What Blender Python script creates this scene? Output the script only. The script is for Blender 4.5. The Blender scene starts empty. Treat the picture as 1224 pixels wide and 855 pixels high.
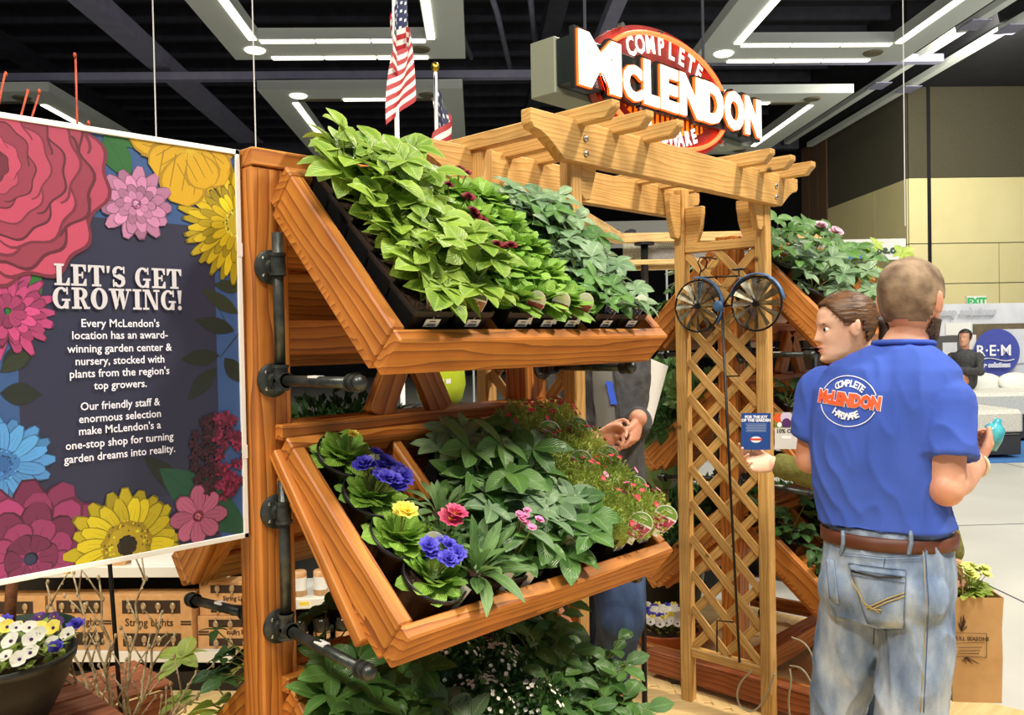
import bpy, bmesh, math, random
from mathutils import Vector, Matrix
from mathutils.bvhtree import BVHTree

sc = bpy.context.scene
col = sc.collection
V = Vector
PI = math.pi

# ---------------------------------------------------------------- camera
# world X runs along the plant racks (right and away), Y across them (left and away), Z up
F_PX, CX, CY = 1034.0, 612.0, 427.5
CAM = V((0, 0, 1.6))
_x = V((988, 38, -F_PX)).normalized()
_y = V((-1092, -1.5, -F_PX)); _y = (_y - _x * _y.dot(_x)).normalized()
_z = _x.cross(_y)
CR = Matrix((_x, _y, _z))                      # camera -> world rotation
cam_d = bpy.data.cameras.new('camera')
cam_d.sensor_width = 36; cam_d.lens = 36 * F_PX / 1224; cam_d.clip_end = 200; cam_d.clip_start = .02
cam = bpy.data.objects.new('camera', cam_d); col.objects.link(cam)
cam.matrix_world = Matrix.Translation(CAM) @ CR.to_4x4()
sc.camera = cam

# hall axes: HR to the right, HA straight down the hall
HA = V((0.6945, 0.7195, 0)); HR = V((0.7195, -0.6945, 0))
def H(r, a, z): return HR * r + HA * a + V((0, 0, z))
FA = (CR @ V((0, 0, -1))); FA.z = 0; FA.normalize()
def W(px, py, d):                               # point seen at (px, py) at depth d (metres)
    return CAM + CR @ V(((px - CX) / F_PX, -(py - CY) / F_PX, -1)) * d
def onp(px, py, axis, val):
    r = CR @ V(((px - CX) / F_PX, -(py - CY) / F_PX, -1))
    return CAM + r * ((val - CAM[axis]) / r[axis])

# ---------------------------------------------------------------- world and light
wd = bpy.data.worlds.new('world'); sc.world = wd; wd.use_nodes = True
wd.node_tree.nodes['Background'].inputs[0].default_value = (0.80, 0.86, 1.0, 1)
wd.node_tree.nodes['Background'].inputs[1].default_value = 0.27
sc.view_settings.view_transform = 'Standard'
sc.view_settings.look = 'None'
sc.view_settings.gamma = 1
sc.view_settings.use_curve_mapping = False
sc.view_settings.exposure = 0.0

def area(name, loc, target, size, power, color):
    d = bpy.data.lights.new(name, 'AREA'); d.shape = 'DISK'; d.size = size; d.energy = power; d.color = color
    o = bpy.data.objects.new(name, d); col.objects.link(o)
    o.matrix_world = Matrix.Translation(loc) @ (target - loc).to_track_quat('-Z', 'Y').to_matrix().to_4x4()
    return o
WARM = (1.0, 0.90, 0.74)
area('hall_and_fill_lamp', H(4.6, 1.2, 6.6), V((2.2, 1.6, 1.2)), 0.7, 480, WARM)
area('hall_and_fill_lamp', H(-3.2, -1.5, 6.6), V((1.6, 1.6, 1.2)), 0.8, 340, WARM)
area('hall_and_fill_lamp', H(0.6, -0.6, 6.8), V((2.0, 1.5, 1.0)), 2.4, 350, (1, .95, .86))  # soft fill added above the camera to lift the shadows
area('hall_and_fill_lamp', H(2.0, 9.5, 6.8), H(1.0, 6.0, 0.5), 1.6, 190, (1, .95, .86))
area('hall_and_fill_lamp', H(9.0, 11.0, 6.3), H(10.5, 14.0, 1.2), 2.5, 330, (1, .96, .84))
area('hall_and_fill_lamp', H(5.5, 6.5, 6.6), H(6.0, 8.0, 0), 2.5, 150, (1, .97, .92))
area('hall_and_fill_lamp', H(-3.0, 5.0, 6.6), H(-1.5, 4.2, 0.2), 1.5, 140, (1, .93, .8))
area('hall_and_fill_lamp', H(9.0, 15.0, 6.3), H(11, 22.0, 4.2), 2.5, 230, (1, .95, .8))

# ---------------------------------------------------------------- helpers
WM = {}
def lin(c):
    if isinstance(c, (int, float)): c = (c, c, c)
    return tuple(((x / 255) / 12.92 if x / 255 <= .04045 else ((x / 255 + .055) / 1.055) ** 2.4) for x in c) + (1,)

def nodes(name):
    m = bpy.data.materials.new(name); m.use_nodes = True
    return m, m.node_tree, m.node_tree.nodes, m.node_tree.links, m.node_tree.nodes['Principled BSDF']

def noise_node(nt, scale, detail=3, coord='Object', mapscale=None, rnd=False):
    N, L = nt.nodes, nt.links
    tc = N.new('ShaderNodeTexCoord'); mp = N.new('ShaderNodeMapping')
    if mapscale: mp.inputs['Scale'].default_value = mapscale
    L.new(tc.outputs[coord], mp.inputs[0])
    src = mp.outputs[0]
    if rnd:
        oi = N.new('ShaderNodeObjectInfo'); ml = N.new('ShaderNodeMath'); ml.operation = 'MULTIPLY'; ml.inputs[1].default_value = 37
        L.new(oi.outputs['Random'], ml.inputs[0])
        ad = N.new('ShaderNodeVectorMath'); ad.operation = 'ADD'
        L.new(src, ad.inputs[0]); L.new(ml.outputs[0], ad.inputs[1]); src = ad.outputs[0]
    n = N.new('ShaderNodeTexNoise'); n.inputs['Scale'].default_value = scale; n.inputs['Detail'].default_value = detail
    L.new(src, n.inputs['Vector'])
    return n

def pm(name, c, rough=.5, c2=None, scale=8, metal=0, bump=0, emit=None, estr=0, mapscale=None, spec=None, detail=3, trans=0, lo=.35, hi=.65):
    m, nt, N, L, b = nodes(name)
    b.inputs['Base Color'].default_value = lin(c); b.inputs['Roughness'].default_value = rough; b.inputs['Metallic'].default_value = metal
    if spec is not None: b.inputs['Specular IOR Level'].default_value = spec
    if trans: b.inputs['Transmission Weight'].default_value = trans
    if c2 is not None or bump:
        n = noise_node(nt, scale, detail, mapscale=mapscale)
        if c2 is not None:
            r = N.new('ShaderNodeValToRGB'); r.color_ramp.elements[0].position = lo; r.color_ramp.elements[1].position = hi
            r.color_ramp.elements[0].color = lin(c); r.color_ramp.elements[1].color = lin(c2)
            L.new(n.outputs[0], r.inputs[0]); L.new(r.outputs[0], b.inputs['Base Color'])
        if bump:
            bp = N.new('ShaderNodeBump'); bp.inputs['Strength'].default_value = bump; bp.inputs['Distance'].default_value = .01
            L.new(n.outputs[0], bp.inputs['Height']); L.new(bp.outputs[0], b.inputs['Normal'])
    if emit is not None:
        b.inputs['Emission Color'].default_value = lin(emit); b.inputs['Emission Strength'].default_value = estr
    return m

def wood(name, light, mid, dark, rough=.5, ring=15):
    m, nt, N, L, b = nodes(name)
    tc = N.new('ShaderNodeTexCoord'); oi = N.new('ShaderNodeObjectInfo')
    ml = N.new('ShaderNodeMath'); ml.operation = 'MULTIPLY'; ml.inputs[1].default_value = 19
    L.new(oi.outputs['Random'], ml.inputs[0])
    ad = N.new('ShaderNodeVectorMath'); ad.operation = 'ADD'; L.new(tc.outputs['Object'], ad.inputs[0])
    cb = N.new('ShaderNodeCombineXYZ'); L.new(ml.outputs[0], cb.inputs[0])
    m2 = N.new('ShaderNodeMath'); m2.operation = 'MULTIPLY_ADD'; m2.inputs[1].default_value = .12; m2.inputs[2].default_value = .03
    L.new(oi.outputs['Random'], m2.inputs[0]); L.new(m2.outputs[0], cb.inputs[1]); L.new(m2.outputs[0], cb.inputs[2])
    L.new(cb.outputs[0], ad.inputs[1])
    mp = N.new('ShaderNodeMapping'); mp.inputs['Scale'].default_value = (.9, 6, 6); L.new(ad.outputs[0], mp.inputs[0])
    nz = N.new('ShaderNodeTexNoise'); nz.inputs['Scale'].default_value = 2.2; nz.inputs['Detail'].default_value = 2; L.new(mp.outputs[0], nz.inputs['Vector'])
    mx = N.new('ShaderNodeVectorMath'); mx.operation = 'MULTIPLY_ADD'; mx.inputs[1].default_value = (.02, .06, .06)
    sb = N.new('ShaderNodeVectorMath'); sb.operation = 'ADD'
    L.new(nz.outputs['Color'], mx.inputs[0]); L.new(ad.outputs[0], mx.inputs[2])
    wv = N.new('ShaderNodeTexWave'); wv.wave_type = 'RINGS'; wv.rings_direction = 'X'; wv.wave_profile = 'SAW'
    wv.inputs['Scale'].default_value = ring; wv.inputs['Distortion'].default_value = .6; wv.inputs['Detail'].default_value = 1
    L.new(mx.outputs[0], wv.inputs['Vector'])
    r = N.new('ShaderNodeValToRGB'); e = r.color_ramp.elements
    e[0].position = 0; e[0].color = lin(light); e[1].position = 1; e[1].color = lin(dark)
    k = e.new(.74); k.color = lin(mid)
    L.new(wv.outputs['Fac'], r.inputs[0])
    # fine fibres and blotches
    mp2 = N.new('ShaderNodeMapping'); mp2.inputs['Scale'].default_value = (6, 160, 160); L.new(ad.outputs[0], mp2.inputs[0])
    n2 = N.new('ShaderNodeTexNoise'); n2.inputs['Scale'].default_value = 1; n2.inputs['Detail'].default_value = 2; L.new(mp2.outputs[0], n2.inputs['Vector'])
    n3 = N.new('ShaderNodeTexNoise'); n3.inputs['Scale'].default_value = 7; n3.inputs['Detail'].default_value = 3; L.new(ad.outputs[0], n3.inputs['Vector'])
    hs = N.new('ShaderNodeHueSaturation'); L.new(r.outputs[0], hs.inputs['Color'])
    a1 = N.new('ShaderNodeMath'); a1.operation = 'MULTIPLY_ADD'; a1.inputs[1].default_value = .42; L.new(n2.outputs[0], a1.inputs[0])
    a2 = N.new('ShaderNodeMath'); a2.operation = 'MULTIPLY_ADD'; a2.inputs[1].default_value = .7; a2.inputs[2].default_value = .37; L.new(n3.outputs[0], a2.inputs[0])
    L.new(a2.outputs[0], a1.inputs[2]); L.new(a1.outputs[0], hs.inputs['Value'])
    # knots
    vo = N.new('ShaderNodeTexVoronoi'); vo.inputs['Scale'].default_value = 4.2; L.new(ad.outputs[0], vo.inputs['Vector'])
    kr = N.new('ShaderNodeValToRGB'); kr.color_ramp.elements[0].position = .035; kr.color_ramp.elements[0].color = (.12, .12, .12, 1)
    kr.color_ramp.elements[1].position = .075; kr.color_ramp.elements[1].color = (1, 1, 1, 1); L.new(vo.outputs['Distance'], kr.inputs[0])
    mc = N.new('ShaderNodeMix'); mc.data_type = 'RGBA'; mc.blend_type = 'MULTIPLY'; mc.inputs[0].default_value = 1
    L.new(hs.outputs[0], mc.inputs[6]); L.new(kr.outputs[0], mc.inputs[7]); L.new(mc.outputs[2], b.inputs['Base Color'])
    b.inputs['Roughness'].default_value = rough
    bp = N.new('ShaderNodeBump'); bp.inputs['Strength'].default_value = .25; bp.inputs['Distance'].default_value = .002
    L.new(n2.outputs[0], bp.inputs['Height']); L.new(bp.outputs[0], b.inputs['Normal'])
    return m

def leafmat(name, c1, c2, edge=None, rough=.38, vein=.5, wrinkle=0):
    m, nt, N, L, b = nodes(name)
    oi = N.new('ShaderNodeObjectInfo'); mx = N.new('ShaderNodeMix'); mx.data_type = 'RGBA'
    mx.inputs[6].default_value = lin(c1); mx.inputs[7].default_value = lin(c2)
    nz = noise_node(nt, 14, 2, rnd=True)
    av = N.new('ShaderNodeMath'); av.operation = 'MULTIPLY_ADD'; av.inputs[1].default_value = .55
    s = N.new('ShaderNodeMath'); s.operation = 'MULTIPLY_ADD'; s.inputs[1].default_value = .9; s.inputs[2].default_value = -.22
    L.new(nz.outputs[0], s.inputs[0]); L.new(s.outputs[0], av.inputs[2]); L.new(oi.outputs['Random'], av.inputs[0]); av.use_clamp = True
    L.new(av.outputs[0], mx.inputs[0])
    uv = N.new('ShaderNodeUVMap'); uv.uv_map = 'UV'; sp = N.new('ShaderNodeSeparateXYZ'); L.new(uv.outputs[0], sp.inputs[0])
    ab = N.new('ShaderNodeMath'); ab.operation = 'ABSOLUTE'; L.new(sp.outputs[1], ab.inputs[0])       # 0 at midrib, 1 at edge
    vr = N.new('ShaderNodeMapRange'); vr.inputs['From Min'].default_value = 0; vr.inputs['From Max'].default_value = .13
    vr.inputs['To Min'].default_value = vein; vr.inputs['To Max'].default_value = 0; L.new(ab.outputs[0], vr.inputs[0])
    m2 = N.new('ShaderNodeMix'); m2.data_type = 'RGBA'; L.new(vr.outputs[0], m2.inputs[0]); L.new(mx.outputs[2], m2.inputs[6])
    m2.inputs[7].default_value = lin(tuple(min(255, x * 1.15 + 30) for x in (edge or c2)))
    out = m2.outputs[2]
    if edge:
        er = N.new('ShaderNodeMapRange'); er.inputs['From Min'].default_value = .55; er.inputs['From Max'].default_value = 1
        er.inputs['To Min'].default_value = 0; er.inputs['To Max'].default_value = .55; L.new(ab.outputs[0], er.inputs[0])
        m3 = N.new('ShaderNodeMix'); m3.data_type = 'RGBA'; L.new(er.outputs[0], m3.inputs[0]); L.new(out, m3.inputs[6]); m3.inputs[7].default_value = lin(edge)
        out = m3.outputs[2]
    L.new(out, b.inputs['Base Color']); b.inputs['Roughness'].default_value = rough
    b.inputs['Subsurface Weight'].default_value = 0
    # side veins as relief
    wv = N.new('ShaderNodeMath'); wv.operation = 'MULTIPLY_ADD'; wv.inputs[1].default_value = -.45; L.new(ab.outputs[0], wv.inputs[0]); L.new(sp.outputs[0], wv.inputs[2])
    sn = N.new('ShaderNodeMath'); sn.operation = 'MULTIPLY'; sn.inputs[1].default_value = 52; L.new(wv.outputs[0], sn.inputs[0])
    si = N.new('ShaderNodeMath'); si.operation = 'SINE'; L.new(sn.outputs[0], si.inputs[0])
    bp = N.new('ShaderNodeBump'); bp.inputs['Strength'].default_value = .35 + wrinkle; bp.inputs['Distance'].default_value = .0015 + .003 * wrinkle
    L.new(si.outputs[0], bp.inputs['Height']); L.new(bp.outputs[0], b.inputs['Normal'])
    # thin leaf: let light through
    tl = N.new('ShaderNodeBsdfTranslucent'); L.new(out, tl.inputs[0])
    ms = N.new('ShaderNodeMixShader'); ms.inputs[0].default_value = .22
    o = N['Material Output']; L.new(b.outputs[0], ms.inputs[1]); L.new(tl.outputs[0], ms.inputs[2]); L.new(ms.outputs[0], o.inputs[0])
    return m

def vcol(name, rough=.5, grain=0, emit=0):
    m, nt, N, L, b = nodes(name)
    a = N.new('ShaderNodeVertexColor'); a.layer_name = 'Col'
    out = a.outputs[0]
    if grain:
        n = noise_node(nt, 260, 2)
        hs = N.new('ShaderNodeHueSaturation'); L.new(out, hs.inputs['Color'])
        mr = N.new('ShaderNodeMath'); mr.operation = 'MULTIPLY_ADD'; mr.inputs[1].default_value = grain; mr.inputs[2].default_value = 1 - grain * .5
        L.new(n.outputs[0], mr.inputs[0]); L.new(mr.outputs[0], hs.inputs['Value']); out = hs.outputs[0]
    L.new(out, b.inputs['Base Color']); b.inputs['Roughness'].default_value = rough
    if emit:
        L.new(out, b.inputs['Emission Color']); b.inputs['Emission Strength'].default_value = emit
    return m

def link(name, data, parent=None, M=None):
    o = bpy.data.objects.new(name, data); col.objects.link(o)
    M = M.copy() if M is not None else Matrix()
    if parent is not None:
        o.parent = parent; o.matrix_basis = WM[parent.name].inverted() @ M
    else:
        o.matrix_basis = M
    WM[o.name] = M
    return o
def thing(name, label, cat, loc=(0, 0, 0), group=None):
    o = link(name, None, None, Matrix.Translation(V(loc))); o.empty_display_size = .05
    return tag(o, label, cat, group)
def tag(o, label, cat, group=None):
    o['label'] = label; o['category'] = cat
    if group: o['group'] = group
    return o
def struct(o): o['kind'] = 'structure'; return o

class MB:
    def __init__(s): s.v = []; s.f = []; s.m = []; s.c = None; s.uv = None
    def add(s, vs, fs, mi=0, cl=None):
        k = len(s.v); s.v += [V(p) for p in vs]
        s.f += [tuple(i + k for i in f) for f in fs]; s.m += [mi] * len(fs)
        if cl is not None or s.c is not None:
            if s.c is None: s.c = [(255, 255, 255)] * (len(s.f) - len(fs))
            s.c += [cl or (255, 255, 255)] * len(fs)
        return s
    def box(s, lo, hi, M=None, mi=0, bev=0, cl=None):
        x0, y0, z0 = lo; x1, y1, z1 = hi
        if bev:
            b = bev; vs = []; idx = {}
            for i, X in enumerate((x0, x1)):
                for j, Y in enumerate((y0, y1)):
                    for k, Z in enumerate((z0, z1)):
                        sx, sy, sz = (b, -b)[i], (b, -b)[j], (b, -b)[k]
                        idx[i, j, k] = len(vs); vs += [(X, Y + sy, Z + sz), (X + sx, Y, Z + sz), (X + sx, Y + sy, Z)]
            fs = []
            for i in (0, 1):
                q = [idx[i, 0, 0], idx[i, 1, 0], idx[i, 1, 1], idx[i, 0, 1]]; fs.append(q if i else q[::-1])
                q = [idx[0, i, 0] + 1, idx[1, i, 0] + 1, idx[1, i, 1] + 1, idx[0, i, 1] + 1]; fs.append(q[::-1] if i else q)
                q = [idx[0, 0, i] + 2, idx[1, 0, i] + 2, idx[1, 1, i] + 2, idx[0, 1, i] + 2]; fs.append(q if i else q[::-1])
            def edge(a, b_, u, v): return [a + u, b_ + u, b_ + v, a + v]
            for p in (0, 1):
                for q in (0, 1):
                    fs.append(edge(idx[p, q, 0], idx[p, q, 1], 0, 1)); fs.append(edge(idx[p, 0, q], idx[p, 1, q], 0, 2)); fs.append(edge(idx[0, p, q], idx[1, p, q], 1, 2))
            for a in idx.values(): fs.append([a, a + 1, a + 2])
        else:
            vs = [(x, y, z) for x in (x0, x1) for y in (y0, y1) for z in (z0, z1)]
            fs = [(0, 1, 3, 2), (4, 6, 7, 5), (0, 4, 5, 1), (2, 3, 7, 6), (0, 2, 6, 4), (1, 5, 7, 3)]
        if M is not None: vs = [M @ V(p) for p in vs]
        return s.add(vs, fs, mi, cl)
    def tube(s, path, r, n=8, mi=0, cap=True, cl=None):
        path = [V(p) for p in path]; R = r if isinstance(r, (list, tuple)) else [r] * len(path)
        rings = []; up = None
        for i, p in enumerate(path):
            t = (path[min(i + 1, len(path) - 1)] - path[max(i - 1, 0)]).normalized()
            if up is None: up = t.orthogonal().normalized()
            up = (up - t * up.dot(t)); up = up.normalized() if up.length > 1e-6 else t.orthogonal().normalized()
            w = t.cross(up)
            rings.append([p + (up * math.cos(a) + w * math.sin(a)) * R[i] for a in (2 * PI * k / n for k in range(n))])
        return s.loft(rings, mi, cap, cl)
    def loft(s, rings, mi=0, cap=True, cl=None):
        n = len(rings[0]); vs = [p for r in rings for p in r]; fs = []
        for i in range(len(rings) - 1):
            for k in range(n):
                a, b = i * n + k, i * n + (k + 1) % n
                fs.append((a, b, b + n, a + n))
        if cap: fs.append(tuple(range(n))[::-1]); fs.append(tuple(range((len(rings) - 1) * n, len(rings) * n)))
        return s.add(vs, fs, mi, cl)
    def lathe(s, prof, n=24, M=None, mi=0, cap=False, cl=None):
        rings = [[V((r * math.cos(2 * PI * k / n), r * math.sin(2 * PI * k / n), z)) for k in range(n)] for r, z in prof]
        if M is not None: rings = [[M @ p for p in r] for r in rings]
        return s.loft(rings, mi, cap, cl)
    def ball(s, c, r, n=10, m=7, mi=0, M=None, cl=None):
        r = r if isinstance(r, (tuple, list)) else (r, r, r)
        rings = [[V((c[0] + r[0] * math.sin(t) * math.cos(2 * PI * k / n), c[1] + r[1] * math.sin(t) * math.sin(2 * PI * k / n), c[2] - r[2] * math.cos(t))) for k in range(n)]
                 for t in (PI * (i + .02) / (m + .04) for i in range(m + 1))]
        if M is not None: rings = [[M @ p for p in q] for q in rings]
        return s.loft(rings, mi, True, cl)
    def mesh(s, name, mats, smooth=False, shift=None):
        me = bpy.data.meshes.new(name); vs = [p - shift for p in s.v] if shift is not None else s.v
        me.from_pydata([tuple(p) for p in vs], [], s.f)
        for m in (mats if isinstance(mats, (list, tuple)) else [mats]): me.materials.append(m)
        if any(s.m): me.polygons.foreach_set('material_index', s.m)
        if smooth: me.polygons.foreach_set('use_smooth', [True] * len(s.f))
        if s.c is not None:
            ca = me.color_attributes.new('Col', 'FLOAT_COLOR', 'CORNER'); arr = []
            cache = {}
            for f, c in zip(s.f, s.c):
                if c not in cache: cache[c] = lin(c)
                arr += list(cache[c]) * len(f)
            ca.data.foreach_set('color', arr)
        if s.uv is not None:
            ul = me.uv_layers.new(name='UV'); arr = []
            for f in s.f:
                for i in f: arr += s.uv[i]
            ul.data.foreach_set('uv', arr)
        me.update()
        return me
    def build(s, name, mats, parent=None, smooth=False, local=None):
        if local is not None:   # verts already in local space of matrix `local`
            return link(name, s.mesh(name, mats, smooth), parent, local)
        n = len(s.v); c = V((sum(p.x for p in s.v) / n, sum(p.y for p in s.v) / n, min(p.z for p in s.v)))
        return link(name, s.mesh(name, mats, smooth, c), parent, Matrix.Translation(c))
    def warp(s, fn): s.v = [fn(p) for p in s.v]; return s

def sharp(o, ang=35):
    me = o.data
    me.set_sharp_from_angle(angle=math.radians(ang)) if hasattr(me, 'set_sharp_from_angle') else None
    return o

def frame(o, x, z):
    """matrix with local x along x, local z close to z"""
    x = V(x).normalized(); z = V(z); z = (z - x * z.dot(x)).normalized(); y = z.cross(x)
    M = Matrix((x, y, z)).transposed().to_4x4(); M.translation = V(o); return M

def board(name, p0, p1, w, t, up, mat, parent=None, bev=.003):
    """plank from p0 to p1 (centre line), width w along `up`, thickness t"""
    p0, p1 = V(p0), V(p1); L_ = (p1 - p0).length
    M = frame(p0, p1 - p0, up)
    return MB().box((0, -t / 2, -w / 2), (L_, t / 2, w / 2), bev=bev).build(name, mat, parent, local=M)

# text -> flat mesh data (verts, faces)
_tc = {}
def text_geo(body, size=1, offset=0, extrude=0, space=1, res=3, align='CENTER', shear=0):
    k = (body, size, offset, extrude, space, res, align, shear)
    if k in _tc: return _tc[k]
    cu = bpy.data.curves.new('txt', 'FONT'); cu.body = body; cu.size = size; cu.offset = offset; cu.extrude = extrude
    cu.space_character = space; cu.resolution_u = res; cu.align_x = align; cu.shear = shear
    o = bpy.data.objects.new('txt', cu); col.objects.link(o)
    me = bpy.data.meshes.new_from_object(o)
    r = ([v.co.copy() for v in me.vertices], [tuple(p.vertices) for p in me.polygons])
    bpy.data.objects.remove(o); bpy.data.curves.remove(cu); bpy.data.meshes.remove(me)
    _tc[k] = r; return r
def put_text(mb, body, size, M, offset=0, extrude=0, space=1, cl=None, mi=0, sx=1, align='CENTER', fn=None, shear=0, res=2):
    vs, fs = text_geo(body, size, offset, extrude, space, res, align, shear)
    vs = [V((p.x * sx, p.y, p.z)) for p in vs]
    if fn: vs = [fn(p) for p in vs]
    mb.add([M @ p for p in vs], fs, mi, cl)
def arc_text(mb, body, size, rx, ry, a_mid, step, M, offset=0, cl=None, top=True, mi=0, sx=1):
    n = len(body)
    for i, ch in enumerate(body):
        a = a_mid + ((n - 1) / 2 - i) * step * (1 if top else -1)
        p = V((rx * math.cos(a), ry * math.sin(a), 0)); tl = math.atan2(ry * math.cos(a), -rx * math.sin(a))
        rot = tl + PI if top else tl
        Q = M @ Matrix.Translation(p) @ Matrix.Rotation(rot, 4, 'Z')
        put_text(mb, ch, size, Q, offset=offset, cl=cl, mi=mi, sx=sx)

# ---------------------------------------------------------------- materials
M_RACK = wood('stained_cedar', (206, 136, 58), (182, 108, 40), (134, 72, 25))
M_ARBOR = wood('honey_fir', (216, 176, 108), (206, 158, 88), (178, 128, 62), ring=26)
M_CRATE = wood('red_brown_board', (176, 106, 64), (154, 86, 50), (116, 60, 34))
M_PALE = wood('pale_pine', (236, 204, 142), (226, 186, 118), (200, 152, 86))
M_PIPE = pm('black_iron', (52, 57, 54), .36, (84, 88, 84), 30, metal=.6, bump=.15)
M_PLASTIC = pm('black_plastic', (20, 21, 22), .35, (30, 31, 32), 10)
M_SOIL = pm('potting_soil', (44, 28, 18), .95, (84, 58, 38), 160, bump=.8)
M_WHITE = pm('white_card', (236, 236, 230), .5)
M_PRINT = vcol('printed_card', .45)
M_SIGNP = vcol('printed_sign', .45, grain=.22)
M_BLACK = pm('black_metal', (16, 16, 18), .4)
M_CHROME = pm('zinc_bolt', (190, 188, 180), .25, metal=1)
M_SKIN = pm('skin', (224, 168, 138), .5, (206, 142, 112), 9)
M_SKIN2 = pm('fair_skin', (240, 196, 168), .5, (228, 176, 146), 9)
L_LIME = leafmat('lime_hellebore_leaf', (86, 126, 36), (156, 186, 68), edge=(176, 196, 92), vein=.22)
L_PRIM = leafmat('primrose_leaf', (100, 152, 50), (166, 206, 84), rough=.4, vein=.35, wrinkle=.15)
L_DARK = leafmat('dark_hellebore_leaf', (52, 96, 42), (110, 154, 78), rough=.32, vein=.35)
L_GREY = leafmat('silver_hellebore_leaf', (84, 122, 82), (150, 178, 134), rough=.35, vein=.4)
L_STRAP = leafmat('strap_leaf', (76, 118, 60), (138, 172, 108), rough=.4, vein=.3)
L_SMALL = leafmat('small_leaf', (112, 146, 44), (212, 222, 112), rough=.45, vein=.1)
L_DEEP = leafmat('deep_green_leaf', (38, 72, 38), (80, 120, 60), rough=.38, vein=.25)
L_VIV = leafmat('bright_leaf', (110, 150, 48), (190, 208, 96), rough=.4, vein=.3)
M_STEM = pm('green_stem', (112, 140, 62), .5, (138, 120, 70), 12)
def flowermat(n, c, c2): return pm(n, c, .6, c2, 60, lo=.3, hi=.7)
M_BLUEF = flowermat('violet_blue_petal', (58, 48, 178), (98, 92, 214))
M_YELF = flowermat('yellow_petal', (246, 220, 50), (252, 240, 120))
M_PINKF = flowermat('hot_pink_petal', (206, 50, 106), (238, 120, 150))
M_LPINK = flowermat('soft_pink_petal', (226, 120, 176), (244, 176, 208))
M_REDF = flowermat('deep_red_petal', (96, 12, 22), (140, 24, 36))
M_CRIM = flowermat('crimson_petal', (206, 34, 66), (236, 80, 110))
M_WHF = flowermat('white_petal', (240, 238, 214), (250, 250, 240))
M_PURP = flowermat('purple_petal', (66, 30, 90), (96, 50, 130))

# ================================================================ the hall
def hallM(): return Matrix((HR, HA, V((0, 0, 1)))).transposed().to_4x4()
HM = hallM()
def hbox(name, lo, hi, mat, parent=None, bev=0):
    c = V(((lo[0] + hi[0]) / 2, (lo[1] + hi[1]) / 2, lo[2]))
    M = HM @ Matrix.Translation(c)
    return MB().box(V(lo) - c, V(hi) - c, bev=bev).build(name, mat, parent, local=M)

m_conc = pm('polished_concrete', (206, 206, 198), .32, (216, 216, 208), 1.3, bump=.04, detail=6)
m_dark = pm('dark_ceiling_paint', (20, 21, 26), .9, (28, 29, 36), 2)
m_beam = pm('grey_violet_steel', (128, 128, 154), .6, (140, 140, 164), 4)
m_beamd = pm('dark_steel', (38, 39, 50), .7, (50, 51, 64), 4)
m_wallg = pm('dark_olive_acoustic_wall', (70, 66, 50), .95, (82, 78, 60), 60, bump=.3)
m_wallc = pm('cream_wall_panel', (216, 204, 150), .7, (222, 210, 158), 1.2)
m_brown = pm('brown_wall_panel', (112, 84, 62), .8)
m_ring = pm('light_frame_grey', (212, 218, 214), .6)
m_tube = pm('fluorescent_tube', (255, 252, 235), .5, emit=(255, 250, 226), estr=3)
m_down = pm('downlight_glow', (255, 250, 230), .5, emit=(255, 250, 225), estr=2.5)
m_off = pm('downlight_unlit', (110, 104, 84), .5)

fl = struct(hbox('floor', (-14, -3, -.1), (18, 42, 0), m_conc))
for k, r in enumerate((3.2, 6.4, 9.6)):
    hbox('floor_joint', (r - .006, -3, -.004), (r + .006, 42, .0015), m_beamd, fl)
for a in (3.05, 7.0, 11.0, 15.0):
    hbox('floor_joint', (-14, a - .006, -.004), (18, a + .006, .0015), m_beamd, fl)
cl_ = struct(hbox('ceiling', (-14, 1, 9.2), (18, 42, 9.3), m_dark))
for k in range(26):
    a = 9 + k * 1.2
    hbox('joist', (-14, a, 8.9), (18, a + .12, 9.2), m_beamd, cl_)
struct(hbox('wall_back', (-14, 41.5, 0), (18, 41.8, 9.2), m_dark))
struct(hbox('wall_left', (-14.2, -3, 0), (-14, 42, 9.2), m_dark))
# right wall: a frontal stretch, a corner and a stretch running down the hall
wr = struct(hbox('wall_right', (9.72, 19.03, 0), (18, 19.3, 9.2), m_dark))
hbox('acoustic_panel', (9.7, 19, 5.08), (10.12, 19.04, 7.1), m_wallg, wr)
hbox('acoustic_panel', (10.2, 19, 5.08), (18, 19.04, 7.1), m_wallg, wr)
for z0, z1 in ((3.62, 5.07), (2.72, 3.60), (.02, 2.70)):
    xs = (9.7, 10.12) ; hbox('wall_panel', (xs[0], 19, z0), (xs[1], 19.04, z1), m_wallc, wr)
    cuts = (10.2, 18) if z0 > 3.6 else (10.2, 11.75, 15, 18)
    for a_, b_ in zip(cuts, cuts[1:]): hbox('wall_panel', (a_ + .01, 19, z0), (b_ - .01, 19.04, z1), m_wallc, wr)
hbox('dark_slot', (10.12, 18.99, 0), (10.2, 19.03, 7.1), M_BLACK, wr)
wr2 = struct(hbox('wall_right', (9.72, 19.05, 0), (10, 24, 9.2), m_dark))
hbox('acoustic_panel', (9.68, 19.06, 5.08), (9.73, 23.4, 7.1), m_wallg, wr2)
for z0, z1 in ((3.62, 5.07), (2.72, 3.60), (.02, 2.70)):
    for a_, b_ in ((19.06, 20.6), (20.62, 23.4)): hbox('wall_panel', (9.68, a_, z0), (9.73, b_, z1), m_wallc, wr2)
for k in range(3): hbox('brown_panel', (9.66, 23.42 + k * .62, 0), (9.73, 24.0 + k * .62, 7.1), m_brown, wr2)
wr3 = struct(hbox('wall_right', (9.72, 24, 0), (10, 41.5, 9.2), m_dark))
struct(hbox('trim_1', (9.4, 6, 7.1), (18, 24, 7.5), m_dark))
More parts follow.
